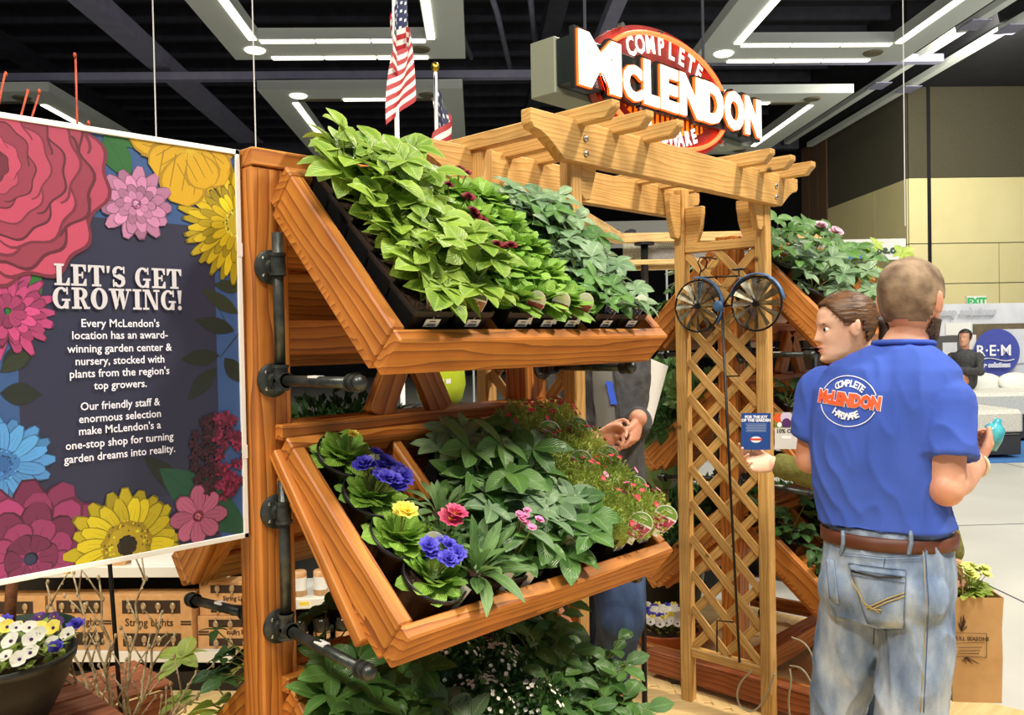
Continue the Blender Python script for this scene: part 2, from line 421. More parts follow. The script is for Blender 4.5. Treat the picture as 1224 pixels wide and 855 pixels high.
for k, (r, z) in enumerate(((8.7, 6.98), (9.35, 6.9))):
    t = struct(hbox('trim_%d' % (k + 2), (r, 6, z), (r + .16, 24, z + .12), m_ring))
    for a in (9.5, 14.6, 18.2): hbox('track_plate', (r - .10, a, z - .02), (r + .26, a + .5, z), m_beam, t)

# roof beams
def beam(lo, hi, mat, label):
    return tag(hbox('roof_beam', lo, hi, mat), label, 'roof beam')
beam((-14, 17.6, 6.95), (2.2, 17.8, 7.1), m_beam, 'grey horizontal roof beam running across behind the nearer light frames')
beam((-6.45, 8, 7.2), (-6.05, 30, 7.5), m_beam, 'grey roof beam running down the hall above the flower sign')
beam((-9.2, 8, 7.4), (-8.9, 30, 7.7), m_beamd, 'dark roof beam running down the hall furthest left')
beam((1.4, 8, 7.6), (1.75, 34, 7.9), m_beamd, 'dark roof beam running down the hall above the neon sign')
beam((2.35, 8, 7.2), (2.6, 34, 7.4), m_beam, 'thin grey roof beam beside the right light frames')
beam((2.2, 16.6, 6.9), (9.2, 16.8, 7.05), m_beam, 'grey cross beam between the two right light frames')
beam((-14, 24.2, 6.9), (9.2, 24.5, 7.2), m_beamd, 'dark far cross beam behind the further light frames')
for k, (x0, a) in enumerate(((-1.2, 12.2), (-.2, 13.6), (.4, 12.9))):
    tag(MB().tube([H(x0, a, 8.6), H(x0 + .7, a + 3, 7.9), H(x0 + 1.2, a + 8, 8.2)], .06, 8).build('ceiling_pipe', m_beam, smooth=True),
        ('thin grey ceiling pipe left of the neon sign', 'middle grey ceiling pipe above the neon sign', 'third grey ceiling pipe nearest the neon sign')[k], 'pipe', 'ceiling pipes')

def ring(r0, r1, a0, a1, label, lit, w=.62, wf=1.0):
    t = thing('ceiling_light_frame', label, 'light fixture', H((r0 + r1) / 2, (a0 + a1) / 2, 6.5), 'square suspended light frames')
    z0, z1 = 6.5, 6.68
    hbox('frame_side', (r0, a0, z0), (r0 + w, a1, z1), m_ring, t)
    hbox('frame_side', (r1 - w, a0, z0), (r1, a1, z1), m_ring, t)
    hbox('frame_side', (r0 + w, a1 - wf, z0), (r1 - w, a1, z1), m_ring, t)
    hbox('frame_side', (r0 + w, a0, z0), (r1 - w, a0 + wf * .8, z1), m_ring, t)
    e = .02
    # tubes: inner edge of the sides, both edges of the far side
    hbox('fluorescent_tube', (r0 + w - .14, a0 + .9, z0 - e), (r0 + w - .02, a1 - wf, z0 + .01), m_tube, t)
    hbox('fluorescent_tube', (r1 - w + .02, a0 + .9, z0 - e), (r1 - w + .14, a1 - wf, z0 + .01), m_tube, t)
    n = 3
    for j in range(n):
        L_ = (r1 - r0 - 2 * w) / n
        for aa in (a1 - wf + .02, a1 - .16):
            if lit[1] > j or aa < a1 - .5 and lit[0] > j:
                hbox('fluorescent_tube', (r0 + w + j * L_ + .02, aa, z0 - e), (r0 + w + (j + 1) * L_ - .02, aa + .13, z0 + .01), m_tube, t)
        hbox('fluorescent_tube', (r0 + w + j * L_ + .02, a0 + wf * .8 - .16, z0 - e), (r0 + w + (j + 1) * L_ - .02, a0 + wf * .8 - .03, z0 + .01), m_tube if j == 1 else m_off, t)
    for rr, on, aa in ((r0 + .45, 1, a1 - wf / 2), (r1 - .75, 0, a1 - wf / 2), (r0 + .7, 1, a0 + .4), (r1 - .7, 0, a0 + .4)):
        MB().lathe([(.0, -.03), (.15, -.03), (.17, -.01), (.17, .02)], 20, HM @ Matrix.Translation((rr, aa, z0))).build('downlight', m_down if on else m_off, t)
    return t
ring(-4.02, -.1, 9.0, 15.05, 'square grey light frame with lit tubes above the rack, nearest on left', (3, 3))
ring(-4.1, -.18, 16.8, 23.1, 'square grey light frame behind the flags, further on left', (2, 2))
ring(3.9, 7.72, 9.2, 15.35, 'square grey light frame with lit tubes above right, nearest', (3, 3))
ring(3.9, 7.72, 17.3, 23.0, 'square grey light frame behind the neon sign, further on right', (1, 1))
ring(-12.2, -8.0, 16.8, 22.6, 'square grey light frame behind the flower sign, far left', (0, 0))
ring(.2, 3.6, 26, 31, 'small distant light frame seen between the arbor beams', (3, 3))

# wires hanging from the roof
for k, (px, p1, d, lab) in enumerate(((185, 175, 9, 'thin white wire hanging down behind the flower sign'), (304, 190, 9, 'thin white wire hanging from the left light frame beside the rack'), (1079, 230, 11, 'thin white wire hanging in front of the dark right wall'))):
    b = W(px + 3, p1 + 40, d); tp = V((b.x, b.y, 8))
    tag(MB().tube([b, tp], .007, 5).build('hanging_wire', M_WHITE), lab, 'wire')

# booth floor of pale boards in herringbone
m_ply = pm('pale_floor_plank', (222, 188, 126), .42, (236, 206, 146), 5, mapscale=(1, 8, 1))
booth = struct(MB().box((-1.5, 1.22, .0), (4.62, 6.2, .012)).build('floor', m_ply))
b2 = struct(MB().box((-1.5, -1.2, .0), (4.06, 1.22, .012)).build('floor', m_ply))
plk = MB().box((-.21, -.033, 0), (.21, .033, .006), bev=.002).mesh('plank', m_ply)
rnd = random.Random(5)
cnt = 0
for i in range(-2, 16):
    for j in range(-2, 20):
        cx, cy = 1.9 + i * .3 + (j % 2) * .0, 1.3 + j * .0935
        if not (2.0 < cx < 4.4 and 1.3 < cy < 3.0): continue
        M = Matrix.Translation((cx, cy, .0118 + rnd.random() * .001)) @ Matrix.Rotation(PI / 4 * (1 if i % 2 else -1), 4, 'Z')
        if cnt < 300: link('plank', plk, booth, M); cnt += 1

# ================================================================ neon hanging sign
m_cab = pm('sign_cabinet_grey', (128, 132, 112), .5)
m_cabd = pm('sign_can_black', (26, 34, 32), .3)
m_face = pm('lit_letter_face', (255, 252, 246), .4, emit=(255, 246, 236), estr=1.25)
m_edge = pm('glowing_orange_trim', (255, 120, 40), .4, emit=(255, 96, 20), estr=.9)
m_neon = pm('red_neon_tube', (255, 90, 50), .4, emit=(255, 80, 36), estr=4)
m_disc = pm('deep_red_disc', (124, 34, 26), .4, (150, 50, 36), 6)
m_sun = pm('lit_orange_panel', (255, 140, 20), .4, emit=(255, 120, 10), estr=.7)
sg = thing('neon_sign', 'large hanging store sign with glowing white letters and red neon oval', 'sign', (5.6, 3.75, 3.0))
MB().box((4.42, 3.78, 3.255), (6.95, 4.0, 3.635), bev=.006).build('cabinet', m_cab, sg)
can = MB().box((4.44, 3.64, 3.30), (6.92, 3.79, 3.62), bev=.01).build('letter_can', m_cabd, sg)
SX = lambda x, z, y: Matrix.Translation((x, y, z)) @ Matrix.Rotation(PI / 2, 4, 'X')
# letters McLENDON drawn heavy
tx = MB(); txe = MB(); txb = MB()
lets = [('M', .50, .455), ('c', .30, .30), ('L', .25, .36), ('E', .26, .36), ('N', .34, .38), ('D', .33, .38), ('O', .33, .36), ('N', .30, .36)]
x = 4.45
def letter_at(mb, ch, x, wd_, h, y, z0, off, ex, mi=0):
    vs, fs = text_geo(ch, 1, off, ex, 1, 3, 'LEFT')
    a0 = min(p.x for p in vs); a1 = max(p.x for p in vs); b0 = min(p.y for p in vs); b1 = max(p.y for p in vs)
    mb.add([V((x + (p.x - a0) / (a1 - a0) * wd_, y - p.z, z0 + (p.y - b0) / (b1 - b0) * h)) for p in vs], fs, mi)
for i, (ch, wd_, h) in enumerate([('M', .47, .35), ('C', .235, .24), ('L', .20, .31), ('E', .24, .31), ('N', .32, .31), ('D', .31, .31), ('O', .32, .31), ('N', .28, .31)]):
    sl = .0
    z0 = 3.275 + i * .004
    L1 = MB(); letter_at(L1, ch, x + .007, wd_ - .014, h + .008, 3.60, z0 + .008, .05, .008)
    L2 = MB(); letter_at(L2, ch, x, wd_, h + .024, 3.615, z0, .065, .012)
    L3 = MB(); letter_at(L3, ch, x - .018, wd_ + .036, h + .064, 3.64, z0 - .02, .075, .02)
    b = L3.build('channel_letter', m_cabd, sg)
    L2.build('orange_outline', m_edge, b); L1.build('lit_face', m_face, b)
    x += wd_ + .015
# oval behind
def oval(rx, rz, cx, cz, y, n=64, a0=0, a1=2 * PI): return [V((cx + rx * math.cos(a0 + (a1 - a0) * k / n), y, cz + rz * math.sin(a0 + (a1 - a0) * k / n))) for k in range(n + 1)]
d_ = MB(); r1 = oval(.92, .47, 5.62, 3.46, 3.70)[:-1]; r2 = [p + V((0, .06, 0)) for p in r1]; d_.loft([r2, r1]).build('oval_disc', m_disc, sg)
MB().tube(oval(.84, .41, 5.62, 3.46, 3.665, 40, .14, PI - .35), .018, 8).build('neon_tube', m_neon, sg, True)
MB().tube(oval(.84, .41, 5.62, 3.46, 3.665, 40, PI + .35, 2 * PI - .14), .018, 8).build('neon_tube', m_neon, sg, True)
sp = MB(); pts = [V((5.62 + .55 * math.cos(a), 3.69, 3.30 - .135 * math.sin(a))) for a in (PI * k / 24 for k in range(25))]
sp.add(pts, [tuple(range(25))]); sp.build('orange_sun_panel', m_sun, sg)
for k in range(16):
    xx = 5.62 - .52 + k * .069; h_ = .135 * math.sqrt(max(0, 1 - ((xx - 5.62) / .55) ** 2))
    MB().box((xx - .008, 3.68, 3.30 - h_), (xx + .008, 3.69, 3.30)).build('sun_stripe', m_disc, sg)
t = MB(); arc_text(t, 'COMPLETE', .19, .62, .30, PI / 2, .22, SX(5.62, 3.44, 3.69), offset=.006, sx=.85); t.build('lettering', m_face, sg)
t = MB(); arc_text(t, 'HARDWARE', .15, .66, .40, -PI / 2, .17, SX(5.62, 3.475, 3.675), offset=.006, top=False, sx=.9); t.build('lettering', m_face, sg)
for x_, y_, z_ in ((5.02, 3.66, 3.82), (5.5, 3.66, 3.88), (6.2, 3.66, 3.78), (6.4, 3.66, 3.2), (4.85, 3.66, 3.25)):
    MB().tube([(x_, y_ + .03, z_), (x_, y_ - .01, z_)], .022, 8).build('tube_support', M_CHROME, sg)
for x_ in (4.9, 6.5):
    MB().tube([(x_, 3.9, 3.62), (x_, 3.9, 8.9)], .012, 6).build('hanger_rod', m_beamd, sg)

# ================================================================ plant racks
def flange(x, y, z, parent, axis='Y', mat=None, s=1):
    M = Matrix.Translation((x, y, z)) @ (Matrix.Rotation(PI / 2, 4, 'X') if axis == 'Y' else Matrix.Rotation(-PI / 2, 4, 'X'))
    f_ = MB().lathe([(0, 0), (.0385, 0), (.0385, .006), (.034, .0085), (.018, .011), (.0155, .024), (0, .024)], 28, M).build('flange', M_PIPE, parent, True)
    sharp(f_)
    for k in range(4):
        a = PI / 4 + k * PI / 2
        MB().ball((.027 * math.cos(a), .027 * math.sin(a), .009), (.0045, .0045, .003), 8, 4, M=M).build('screw', M_CHROME, f_)
    return f_
def fitting(p, q, parent, r=.0165):
    p, q = V(p), V(q); d = (q - p).normalized()
    mb = MB().tube([p, q], r, 12); mb.tube([p, p + d * .007], r * 1.16, 12); mb.tube([q - d * .007, q], r * 1.16, 12)
    return sharp(mb.build('pipe_fitting', M_PIPE, parent, True))
def pipe(p, q, parent, r=.0122): return MB().tube([p, q], r, 12).build('pipe', M_PIPE, parent, True)

TRAYS = ((1.537, .428, .785), (.966, .44, .71), (.405, .44, .70))   # z of bottom front corner, Y distance from centre, slope angle
TL, TH = .482, .097
def tray_frame(x0, yc, side, k):
    """matrix of tray k: x along rack, y up the slope, z out of the tray (origin at lower front corner)"""
    zb, dy, ang = TRAYS[k]
    if side < 0:
        o = V((x0, yc - dy + .0, zb)); s = V((0, math.cos(ang), math.sin(ang))); ex = V((1, 0, 0))
        n = ex.cross(s)
    else:
        o = V((x0, yc + dy, zb)); s = V((0, -math.cos(ang), math.sin(ang))); ex = V((1, 0, 0)); n = V((0, math.sin(ang), math.cos(ang)))
    M = Matrix((ex, s, n)).transposed().to_4x4(); M.translation = o + s * .034
    return M
def make_tray(rack, x0, x1, yc, side, k, divs=(.33, .67), price=False):
    M = tray_frame(x0, yc, side, k); L_ = x1 - x0; T = .034
    bm_ = MB().box((0, .0, -.012), (L_, TL, .004))
    tr = link('tray', bm_.mesh('tray', M_RACK), rack, M)
    def bd(nm, c, lx, axis, w, t):
        # board local x = its length
        if axis == 'y': Q = Matrix.Translation(c) @ Matrix.Rotation(PI / 2, 4, 'Z')
        else: Q = Matrix.Translation(c)
        return MB().box((0, -t / 2, -w / 2), (lx, t / 2, w / 2), bev=.004).build(nm, M_RACK, tr, local=M @ Q)
    bd('end_board', (T / 2, 0, TH / 2), TL, 'y', TH, T)
    bd('end_board', (L_ - T / 2, 0, TH / 2), TL, 'y', TH, T)
    bd('lip_board', (.001, -T / 2, TH / 2), L_ - .002, 'x', TH, T)
    bd('back_board', (.001, TL + T / 2, TH / 2), L_ - .002, 'x', TH, T)
    for f_ in divs: bd('divider', (L_ * f_, 0, TH * .42), TL, 'y', TH * .84, T * .8)
    for j in range(3): bd('bottom_slat', (.04, .09 + j * .19, -.022), L_ - .08, 'x', .018, .12)
    bd('skirt', (T * .9, .02, -.012), TL - .04, 'y', .05, .02)
    return M
def rack(x0, x1, yc, label, ntray=(0, 1, 2), back=(0, 1, 2)):
    r = thing('plant_rack', label, 'display rack', ((x0 + x1) / 2, yc, 0), 'stained wooden plant racks')
    px0 = x0 - .045
    for X in (px0, x1 - .07):
        board('post', (X + .045, yc, .14), (X + .045, yc, 2.0), .09, .09, (0, 1, 0), M_RACK, r, .005)
    board('top_rail', (px0, yc, 2.02), (x1 + .0, yc, 2.02), .04, .10, (0, 0, 1), M_RACK, r)
    for z in (1.405, .835): board('cross_rail', (x0 + .0, yc - .0, z), (x1 + .02, yc, z), .036, .14, (0, 0, 1), M_RACK, r)
    for z in (1.62, 1.2): board('cross_rail', (x0 + .04, yc + .02, z), (x1 - .05, yc + .02, z), .085, .03, (0, 0, 1), M_RACK, r)
    for z in (.11,): board('base_beam', (px0, yc, z), (x1 + .02, yc, z), .09, .09, (0, 0, 1), M_RACK, r)
    mid = (x0 + x1) / 2
    for z, hgt in ((1.42, .19),):
        for sgn in (-1, 1): board('brace', (mid - .055 + sgn * .105, yc - .035, z), (mid - .055 + sgn * .01, yc - .035, z + hgt), .075, .03, (1, 0, 0), M_RACK, r)
    for X in (px0 + .045, x1 - .02):
        for sgn in (-1, 1):
            board('brace', (X, yc + sgn * .04, .11), (X, yc + sgn * .5, .10), .07, .035, (0, 0, 1), M_RACK, r)
            board('brace', (X + .02, yc + sgn * .05, 1.36), (X + .02, yc + sgn * .36, .72 + .28), .07, .03, (1, 0, 0), M_RACK, r)
    for s in (-1, 1):
        for X, inner in ((x0 - .005, 0), (x1 - .0, 0)):
            ys = yc + s * .045; sx = 'Y' if s < 0 else 'y'
            for zf in (1.776, 1.523, 1.228, .969): flange(X, ys, zf, r, sx)
            yp = ys + s * .035
            for zt, zb in ((1.85, 1.523), (1.30, .969)):
                pipe((X, yp, zb), (X, yp, zt), r)
                for zz in (zt - .06, zb - .0): pass
                fitting((X, yp, zt - .095), (X, yp, zt - .045), r); fitting((X, yp, zb - .022), (X, yp, zb + .035), r)
                fitting((X, ys + s * .02, zt - .074), (X, yp, zt - .074), r, .013); fitting((X, ys + s * .02, zb), (X, ys + s * .06, zb), r, .0165)
                dz = -.0 if zb > 1.2 else -.022
                ye = yc + s * (.36 if zb > 1.2 else .37)
                pipe((X, yp, zb), (X, ye, zb + dz), r); fitting((X, ye - s * .02, zb + dz), (X, ye + s * .008, zb + dz), r, .0165); MB().ball((X, ye + s * .01, zb + dz), .0172, 14, 10).build('pipe_elbow', M_PIPE, r, True)
                MB().box((X - .009, min(yc + s * .2, yc + s * .235), zb + .0035 + dz * .5), (X + .009, max(yc + s * .2, yc + s * .235), zb + .0125 + dz * .5)).build('pipe_sticker', M_WHITE, r)
    Ms = {}
    for k in ntray: Ms[-1, k] = make_tray(r, x0, x1, yc, -1, k)
    for k in back: Ms[1, k] = make_tray(r, x0, x1, yc, 1, k)
    for X in (px0 + .045, x1 - .02):
        for s in (-1, 1):
            q = MB().lathe([(0, -.012), (.03, -.012), (.034, -.006), (.034, .006), (.03, .012), (0, .012)], 18, Matrix.Translation((X, yc + s * .42, .036)) @ Matrix.Rotation(PI / 2, 4, 'Y'))
            q.box((X - .016, yc + s * .42 - .012, .04), (X - .013, yc + s * .42 + .012, .12)); q.box((X + .013, yc + s * .42 - .012, .04), (X + .016, yc + s * .42 + .012, .12))
            q.box((X - .03, yc + s * .42 - .03, .108), (X + .03, yc + s * .42 + .03, .122)); q.build('caster', M_BLACK, r, False)
    return r, Ms
R1, T1 = rack(1.035, 1.94, 1.775, 'stained wood plant rack in front, full of hellebores and primroses')
R2, T2 = rack(3.42, 4.5, 1.93, 'second stained wood plant rack standing behind the lattice arbor')
# low board across the foot of the second rack
M_F = M_CRATE
bb = thing('rolling_base', 'red-brown rolling base box on casters behind the arbor foot', 'base', (3.33, 1.85, 0))
board('front_board', (3.34, 2.34, .09), (3.34, 1.36, .09), .095, .03, (0, 0, 1), M_CRATE, bb)
board('top_board', (3.36, 2.34, .143), (3.36, 1.36, .143), .07, .012, (1, 0, 0), M_CRATE, bb)
board('side_board', (3.355, 2.325, .09), (3.41, 2.325, .09), .095, .03, (0, 0, 1), M_CRATE, bb)
for y_ in (2.2, 1.5):
    q = MB().lathe([(0, -.01), (.019, -.01), (.021, 0), (.019, .01), (0, .01)], 16, Matrix.Translation((3.34, y_, .033)) @ Matrix.Rotation(.5, 4, 'Z') @ Matrix.Rotation(PI / 2, 4, 'Y'))
    q.box((3.325, y_ - .02, .042), (3.355, y_ + .02, .046)); q.tube([(3.34, y_, .03), (3.34, y_, .045)], .006, 6); q.build('caster', M_BLACK, bb)

# ================================================================ arbor
ar = thing('arbor', 'honey-coloured wooden arbor with lattice sides and rafters on top', 'arbor', (2.65, 1.87, 0))
def beam_profile(x0, x1, zt, h):
    # beam with scooped ends
    b = []; n = 9
    for k in range(n + 1):
        t = k / n; b.append((x0 + .012 + .13 * t, zt - .055 - (h - .055) * (1 - math.sqrt(max(0, 1 - t * t))) if False else zt - .055 - (h - .055) * (1 - math.cos(t * PI / 2)) ** .9))
    pts = [(x0, zt), (x0, zt - .04)] + b + [(x1 - (p[0] - x0), p[1]) for p in reversed(b)] + [(x1, zt - .04), (x1, zt)]
    return pts
def prism(name, pts, y0, y1, mat, parent, plane='xz', base=None):
    """extruded outline; local x runs along the outline's first axis"""
    c0 = sum(p[0] for p in pts) / len(pts); c1 = min(p[1] for p in pts)
    n = len(pts)
    if plane == 'xz':
        M = Matrix.Translation((c0, (y0 + y1) / 2, c1)); f_ = lambda p, s: V((p[0] - c0, s, p[1] - c1)); h = (y1 - y0) / 2
    else:
        M = Matrix.Translation(((y0 + y1) / 2, c0, c1)) @ Matrix.Rotation(PI / 2, 4, 'Z'); f_ = lambda p, s: V((p[0] - c0, s, p[1] - c1)); h = (y1 - y0) / 2
    vs = [f_(p, -h) for p in pts] + [f_(p, h) for p in pts]
    fs = [tuple(range(n)), tuple(range(2 * n - 1, n - 1, -1))] + [(i, i + n, (i + 1) % n + n, (i + 1) % n) for i in range(n)]
    mb = MB().add(vs, fs)
    o = mb.build(name, mat, parent, local=M)
    bm = bmesh.new(); bm.from_mesh(o.data); bmesh.ops.recalc_face_normals(bm, faces=bm.faces); bm.to_mesh(o.data); bm.free()
    md = o.modifiers.new('bevel', 'BEVEL'); md.width = .003; md.segments = 1; md.limit_method = 'ANGLE'
    return o
YF, YB = 1.64, 2.10
prism('header_beam', beam_profile(1.79, 3.43, 2.25, .125), YF - .02, YF + .02, M_ARBOR, ar)
prism('header_beam', beam_profile(1.78, 3.42, 2.25, .125), YB - .02, YB + .02, M_ARBOR, ar)
for X in (2.01, 2.18, 2.345, 2.955, 3.12, 3.295):
    y0, y1 = 1.49, 2.24
    prism('rafter', [(y0, 2.285), (y0, 2.265), (y0 + .03, 2.235), (y1 - .03, 2.235), (y1, 2.265), (y1, 2.285)], X - .019, X + .019, M_ARBOR, ar, 'yz')
PX = (2.03, 3.235)
for X in PX:
    for Y in (1.68, 2.06):
        board('post', (X, Y, .0), (X, Y, 2.245), .05, .05, (0, 1, 0), M_ARBOR, ar, .004)
    for z in (1.985, .235): board('side_rail', (X, 1.705, z), (X, 2.035, z), .04, .036, (0, 0, 1), M_ARBOR, ar)
    # lattice: two layers of slats clipped to the panel
    y0, y1, z0, z1 = 1.706, 2.034, .255, 1.965; st = .153; w = .036
    for layer, sg_ in ((0, 1), (1, -1)):
        xo = X - .006 + layer * .008 if True else X
        k = -4
        while True:
            c = z0 + k * st; k += 1
            if c > z1 + .4: break
            # line: along y, z = c + sg*(y - y0)
            ta, tb = y0, y1
            if sg_ > 0: za = lambda y: c + (y - y0)
            else: za = lambda y: c + (y1 - y)
            ys = [y for y in (y0, y1)]
            lo_, hi_ = None, None
            cand = sorted([y0, y1] + [y for y in ((y0 + (z0 - c)) if sg_ > 0 else (y1 - (z0 - c)), (y0 + (z1 - c)) if sg_ > 0 else (y1 - (z1 - c))) if y0 < y < y1])
            seg = None
            for a_, b_ in zip(cand, cand[1:]):
                m_ = (a_ + b_) / 2
                if z0 <= za(m_) <= z1 and b_ - a_ > .03: seg = (a_, b_)
            if not seg: continue
            a_, b_ = seg
            board('lattice_slat', (xo, a_, za(a_)), (xo, b_, za(b_)), w, .0075, (0, 0, 1), M_ARBOR, ar, .0015)
# knee brackets with scooped edge, and bolts
def bracket(X, Y, sgn, zt, plane):
    pts = [(0, 0), (0, -.17), (.018, -.19), (.045, -.185)] + [(.05 + .03 * math.sin(t * PI / 2), -.16 + .1 * t) for t in (.2, .5, .8, 1)] + [(.085, -.03), (.085, 0)]
    if plane == 'x': return prism('knee_bracket', [(X + sgn * p[0], zt + p[1]) for p in pts], Y - .014, Y + .014, M_ARBOR, ar)
    return prism('knee_bracket', [(Y + sgn * p[0], zt + p[1]) for p in pts], X - .014, X + .014, M_ARBOR, ar, 'yz')
for Y in (1.675, 2.06):
    bracket(2.056, Y, 1, 2.215, 'x'); bracket(3.209, Y, -1, 2.215, 'x')
bracket(3.235, 2.034, -1, 2.16, 'y'); bracket(3.235, 1.706, 1, 2.16, 'y')
for X in (2.03, 3.235):
    for Y, s in ((YF, -1), (YB, -1)):
        for z in (2.20, 2.155):
            MB().lathe([(0, 0), (.011, 0), (.009, .005), (0, .006)], 10, Matrix.Translation((X, Y - .02, z)) @ Matrix.Rotation(PI / 2, 4, 'X')).build('bolt', M_CHROME, ar, True)

# ================================================================ leaves and plants
def blade(L_, Wd, droop, fold, seg=5, shape=.88, wr=0, tip=.72):
    """one leaf blade from origin along +x, upper side +z: verts, faces, uvs (u along, v -1..1 across)"""
    vs, fs, uv = [], [], []
    ys = (-1, -.5, 0, .5, 1) if wr else (-1, 0, 1)
    for i in range(seg + 1):
        t = i / seg
        w = Wd * .5 * (math.sin(PI * min(1, t ** shape)) ** tip if t < 1 else 0) + (.0012 if i in (0, seg) else 0)
        x = L_ * (t - .15 * droop * t * t); z = -droop * L_ * t * t * .6 + .12 * L_ * t
        for y in ys:
            a = abs(y)
            vs.append(V((x, y * w, z + a * w * fold + (wr * (math.sin(t * 23 + a * 5)) * a if 0 < i < seg else 0))))
            uv.append((t, y))
    n = len(ys)
    for i in range(seg):
        for j in range(n - 1):
            a = i * n + j; fs.append((a, a + n, a + n + 1, a + 1))
    return vs, fs, uv
def leafmesh(name, blades, mat):
    """blades: list of (matrix, blade tuple)"""
    mb = MB(); mb.uv = []
    for M, (vs, fs, uv) in blades:
        mb.add([M @ p for p in vs], fs); mb.uv += uv
    return mb.mesh(name, mat, True)
RZ = lambda a: Matrix.Rotation(a, 4, 'Z')
RY = lambda a: Matrix.Rotation(a, 4, 'Y')
RX = lambda a: Matrix.Rotation(a, 4, 'X')
def whorl(mat, n, L_, Wd, droop, fold, spread=300, seed=0):
    r = random.Random(seed); bl = []
    for i in range(n):
        a = math.radians(spread) * (i / (n - 1) - .5) + r.uniform(-.12, .12)
        k = 1 - .3 * abs(a) / 2.7
        bl.append((RZ(a) @ RX(r.uniform(-.35, .35)) @ RY(r.uniform(-.25, .22)), blade(L_ * k * r.uniform(.9, 1.1), Wd * k, droop * r.uniform(.6, 1.4), fold)))
    return leafmesh('leaf', bl, mat)
MESH = {}
MESH['lime'] = [whorl(L_LIME, 6, .078, .052, .40, .22, 310, s) for s in range(4)]
MESH['dark'] = [whorl(L_DARK, 6, .080, .044, .45, .2, 310, 10 + s) for s in range(4)]
MESH['grey'] = [whorl(L_GREY, 6, .078, .043, .45, .22, 310, 20 + s) for s in range(3)]
MESH['deep'] = [whorl(L_DEEP, 5, .060, .036, .5, .25, 330, 30 + s) for s in range(3)]
MESH['viv'] = [whorl(L_VIV, 5, .064, .036, .5, .25, 300, 40 + s) for s in range(3)]
MESH['prim'] = [leafmesh('leaf', [(Matrix(), blade(.080, .056, d, f, 7, 1.0, .0008, .5))], L_PRIM) for d, f in ((.5, -.12), (.85, -.2), (.3, .2), (.7, -.1))]
MESH['strap'] = [leafmesh('leaf', [(Matrix(), blade(.110, .026, d, .35, 6, 1.5, 0, .75))], L_STRAP) for d in (.2, .6, 1.0)]
MESH['oval'] = [leafmesh('leaf', [(Matrix(), blade(.055, .036, d, .2, 4, .9))], L_DEEP) for d in (.3, .6)]
MESH['ovalv'] = [leafmesh('leaf', [(Matrix(), blade(.05, .022, d, .2, 4, .75))], L_VIV) for d in (.3, .6)]
MESH['ovald'] = [leafmesh('leaf', [(Matrix(), blade(.062, .036, d, .2, 4, .95))], L_DARK) for d in (.3, .6)]

def rosette(name, mat, R, layers, per, seed, curl=.4, centre=None):
    r = random.Random(seed); mb = MB()
    for l in range(layers):
        rr = R * (1 - .26 * l); el = .1 + .32 * l
        for i in range(per):
            a = 2 * PI * i / per + l * .5 + r.uniform(-.15, .15)
            M = RZ(a) @ RY(-el)
            vs, fs, uv = blade(rr, rr * (1.35 if per < 7 else .75), -curl * .5, .25, 4, 1.1, 0, .6)
            mb.add([M @ p + V((0, 0, .002 * l)) for p in vs], fs)
    if centre: mb.ball((0, 0, R * .12), R * .2, 8, 5, mi=1)
    return mb.mesh(name, [mat] + ([centre] if centre else []), True)
M_YC = pm('flower_eye_yellow', (240, 190, 40), .6)
F_BLUE = rosette('flower', M_BLUEF, .022, 5, 8, 1)
F_YEL = rosette('flower', M_YELF, .021, 5, 7, 2)
F_PINK = rosette('flower', M_PINKF, .026, 3, 9, 3, centre=M_YC)
F_LP = rosette('flower', M_LPINK, .011, 2, 6, 4, centre=M_PINKF)
F_RED = rosette('flower', M_REDF, .017, 3, 6, 5)
F_CR = rosette('flower', M_CRIM, .0065, 1, 5, 6, centre=M_YC)
F_CR2 = rosette('flower', M_LPINK, .008, 1, 5, 7, centre=M_CRIM)
F_WH = rosette('flower', M_WHF, .0065, 1, 4, 8)
F_PUR = rosette('flower', M_PURP, .017, 1, 5, 9, centre=M_YC)
F_PANW = rosette('flower', M_WHF, .021, 1, 5, 12, centre=M_PURP)
F_PANY = rosette('flower', M_YELF, .021, 1, 5, 13, centre=M_PURP)
F_HEL = rosette('flower', pm('pale_lime_petal', (204, 214, 110), .5, (230, 234, 150), 30), .026, 2, 5, 10, centre=M_YC)
F_HP = rosette('flower', pm('dusty_pink_petal', (196, 150, 170), .5, (220, 184, 196), 30), .026, 2, 5, 11, centre=M_YC)

# pots (local z up, origin at the bottom)
def sqpot():
    mb = MB(); w0, w1, h = .040, .051, .096
    def sq(w, z): return [V((x * w, y * w, z)) for x, y in ((-1, -.93), (-.93, -1), (.93, -1), (1, -.93), (1, .93), (.93, 1), (-.93, 1), (-1, .93))]
    mb.loft([sq(w0, 0), sq(w1 - .002, h - .014), sq(w1 + .001, h - .013), sq(w1 + .001, h), sq(w1 - .002, h), sq(w1 - .004, h - .02)], cap=False)
    mb.add(sq(w0, .001), [tuple(range(8))])
    return mb.mesh('pot', M_PLASTIC)
def rdpot(r=.070, h=.105):
    mb = MB().lathe([(0, .001), (r * .74, 0), (r * .96, h * .84), (r * 1.02, h * .85), (r * 1.04, h), (r * .99, h), (r * .93, h * .8)], 28)
    return mb.mesh('pot', M_PLASTIC, True)
P_SQ, P_RD, P_BIG = sqpot(), rdpot(), rdpot(.075, .12)
def soilmesh(r, z, sq=False):
    mb = MB()
    if sq: mb.add([(-r, -r, z), (r, -r, z), (r, r, z), (-r, r, z)], [(0, 1, 2, 3)])
    else:
        mb.add([(r * math.cos(2 * PI * k / 18), r * math.sin(2 * PI * k / 18), z) for k in range(18)], [tuple(range(18))])
    return mb.mesh('soil', M_SOIL)
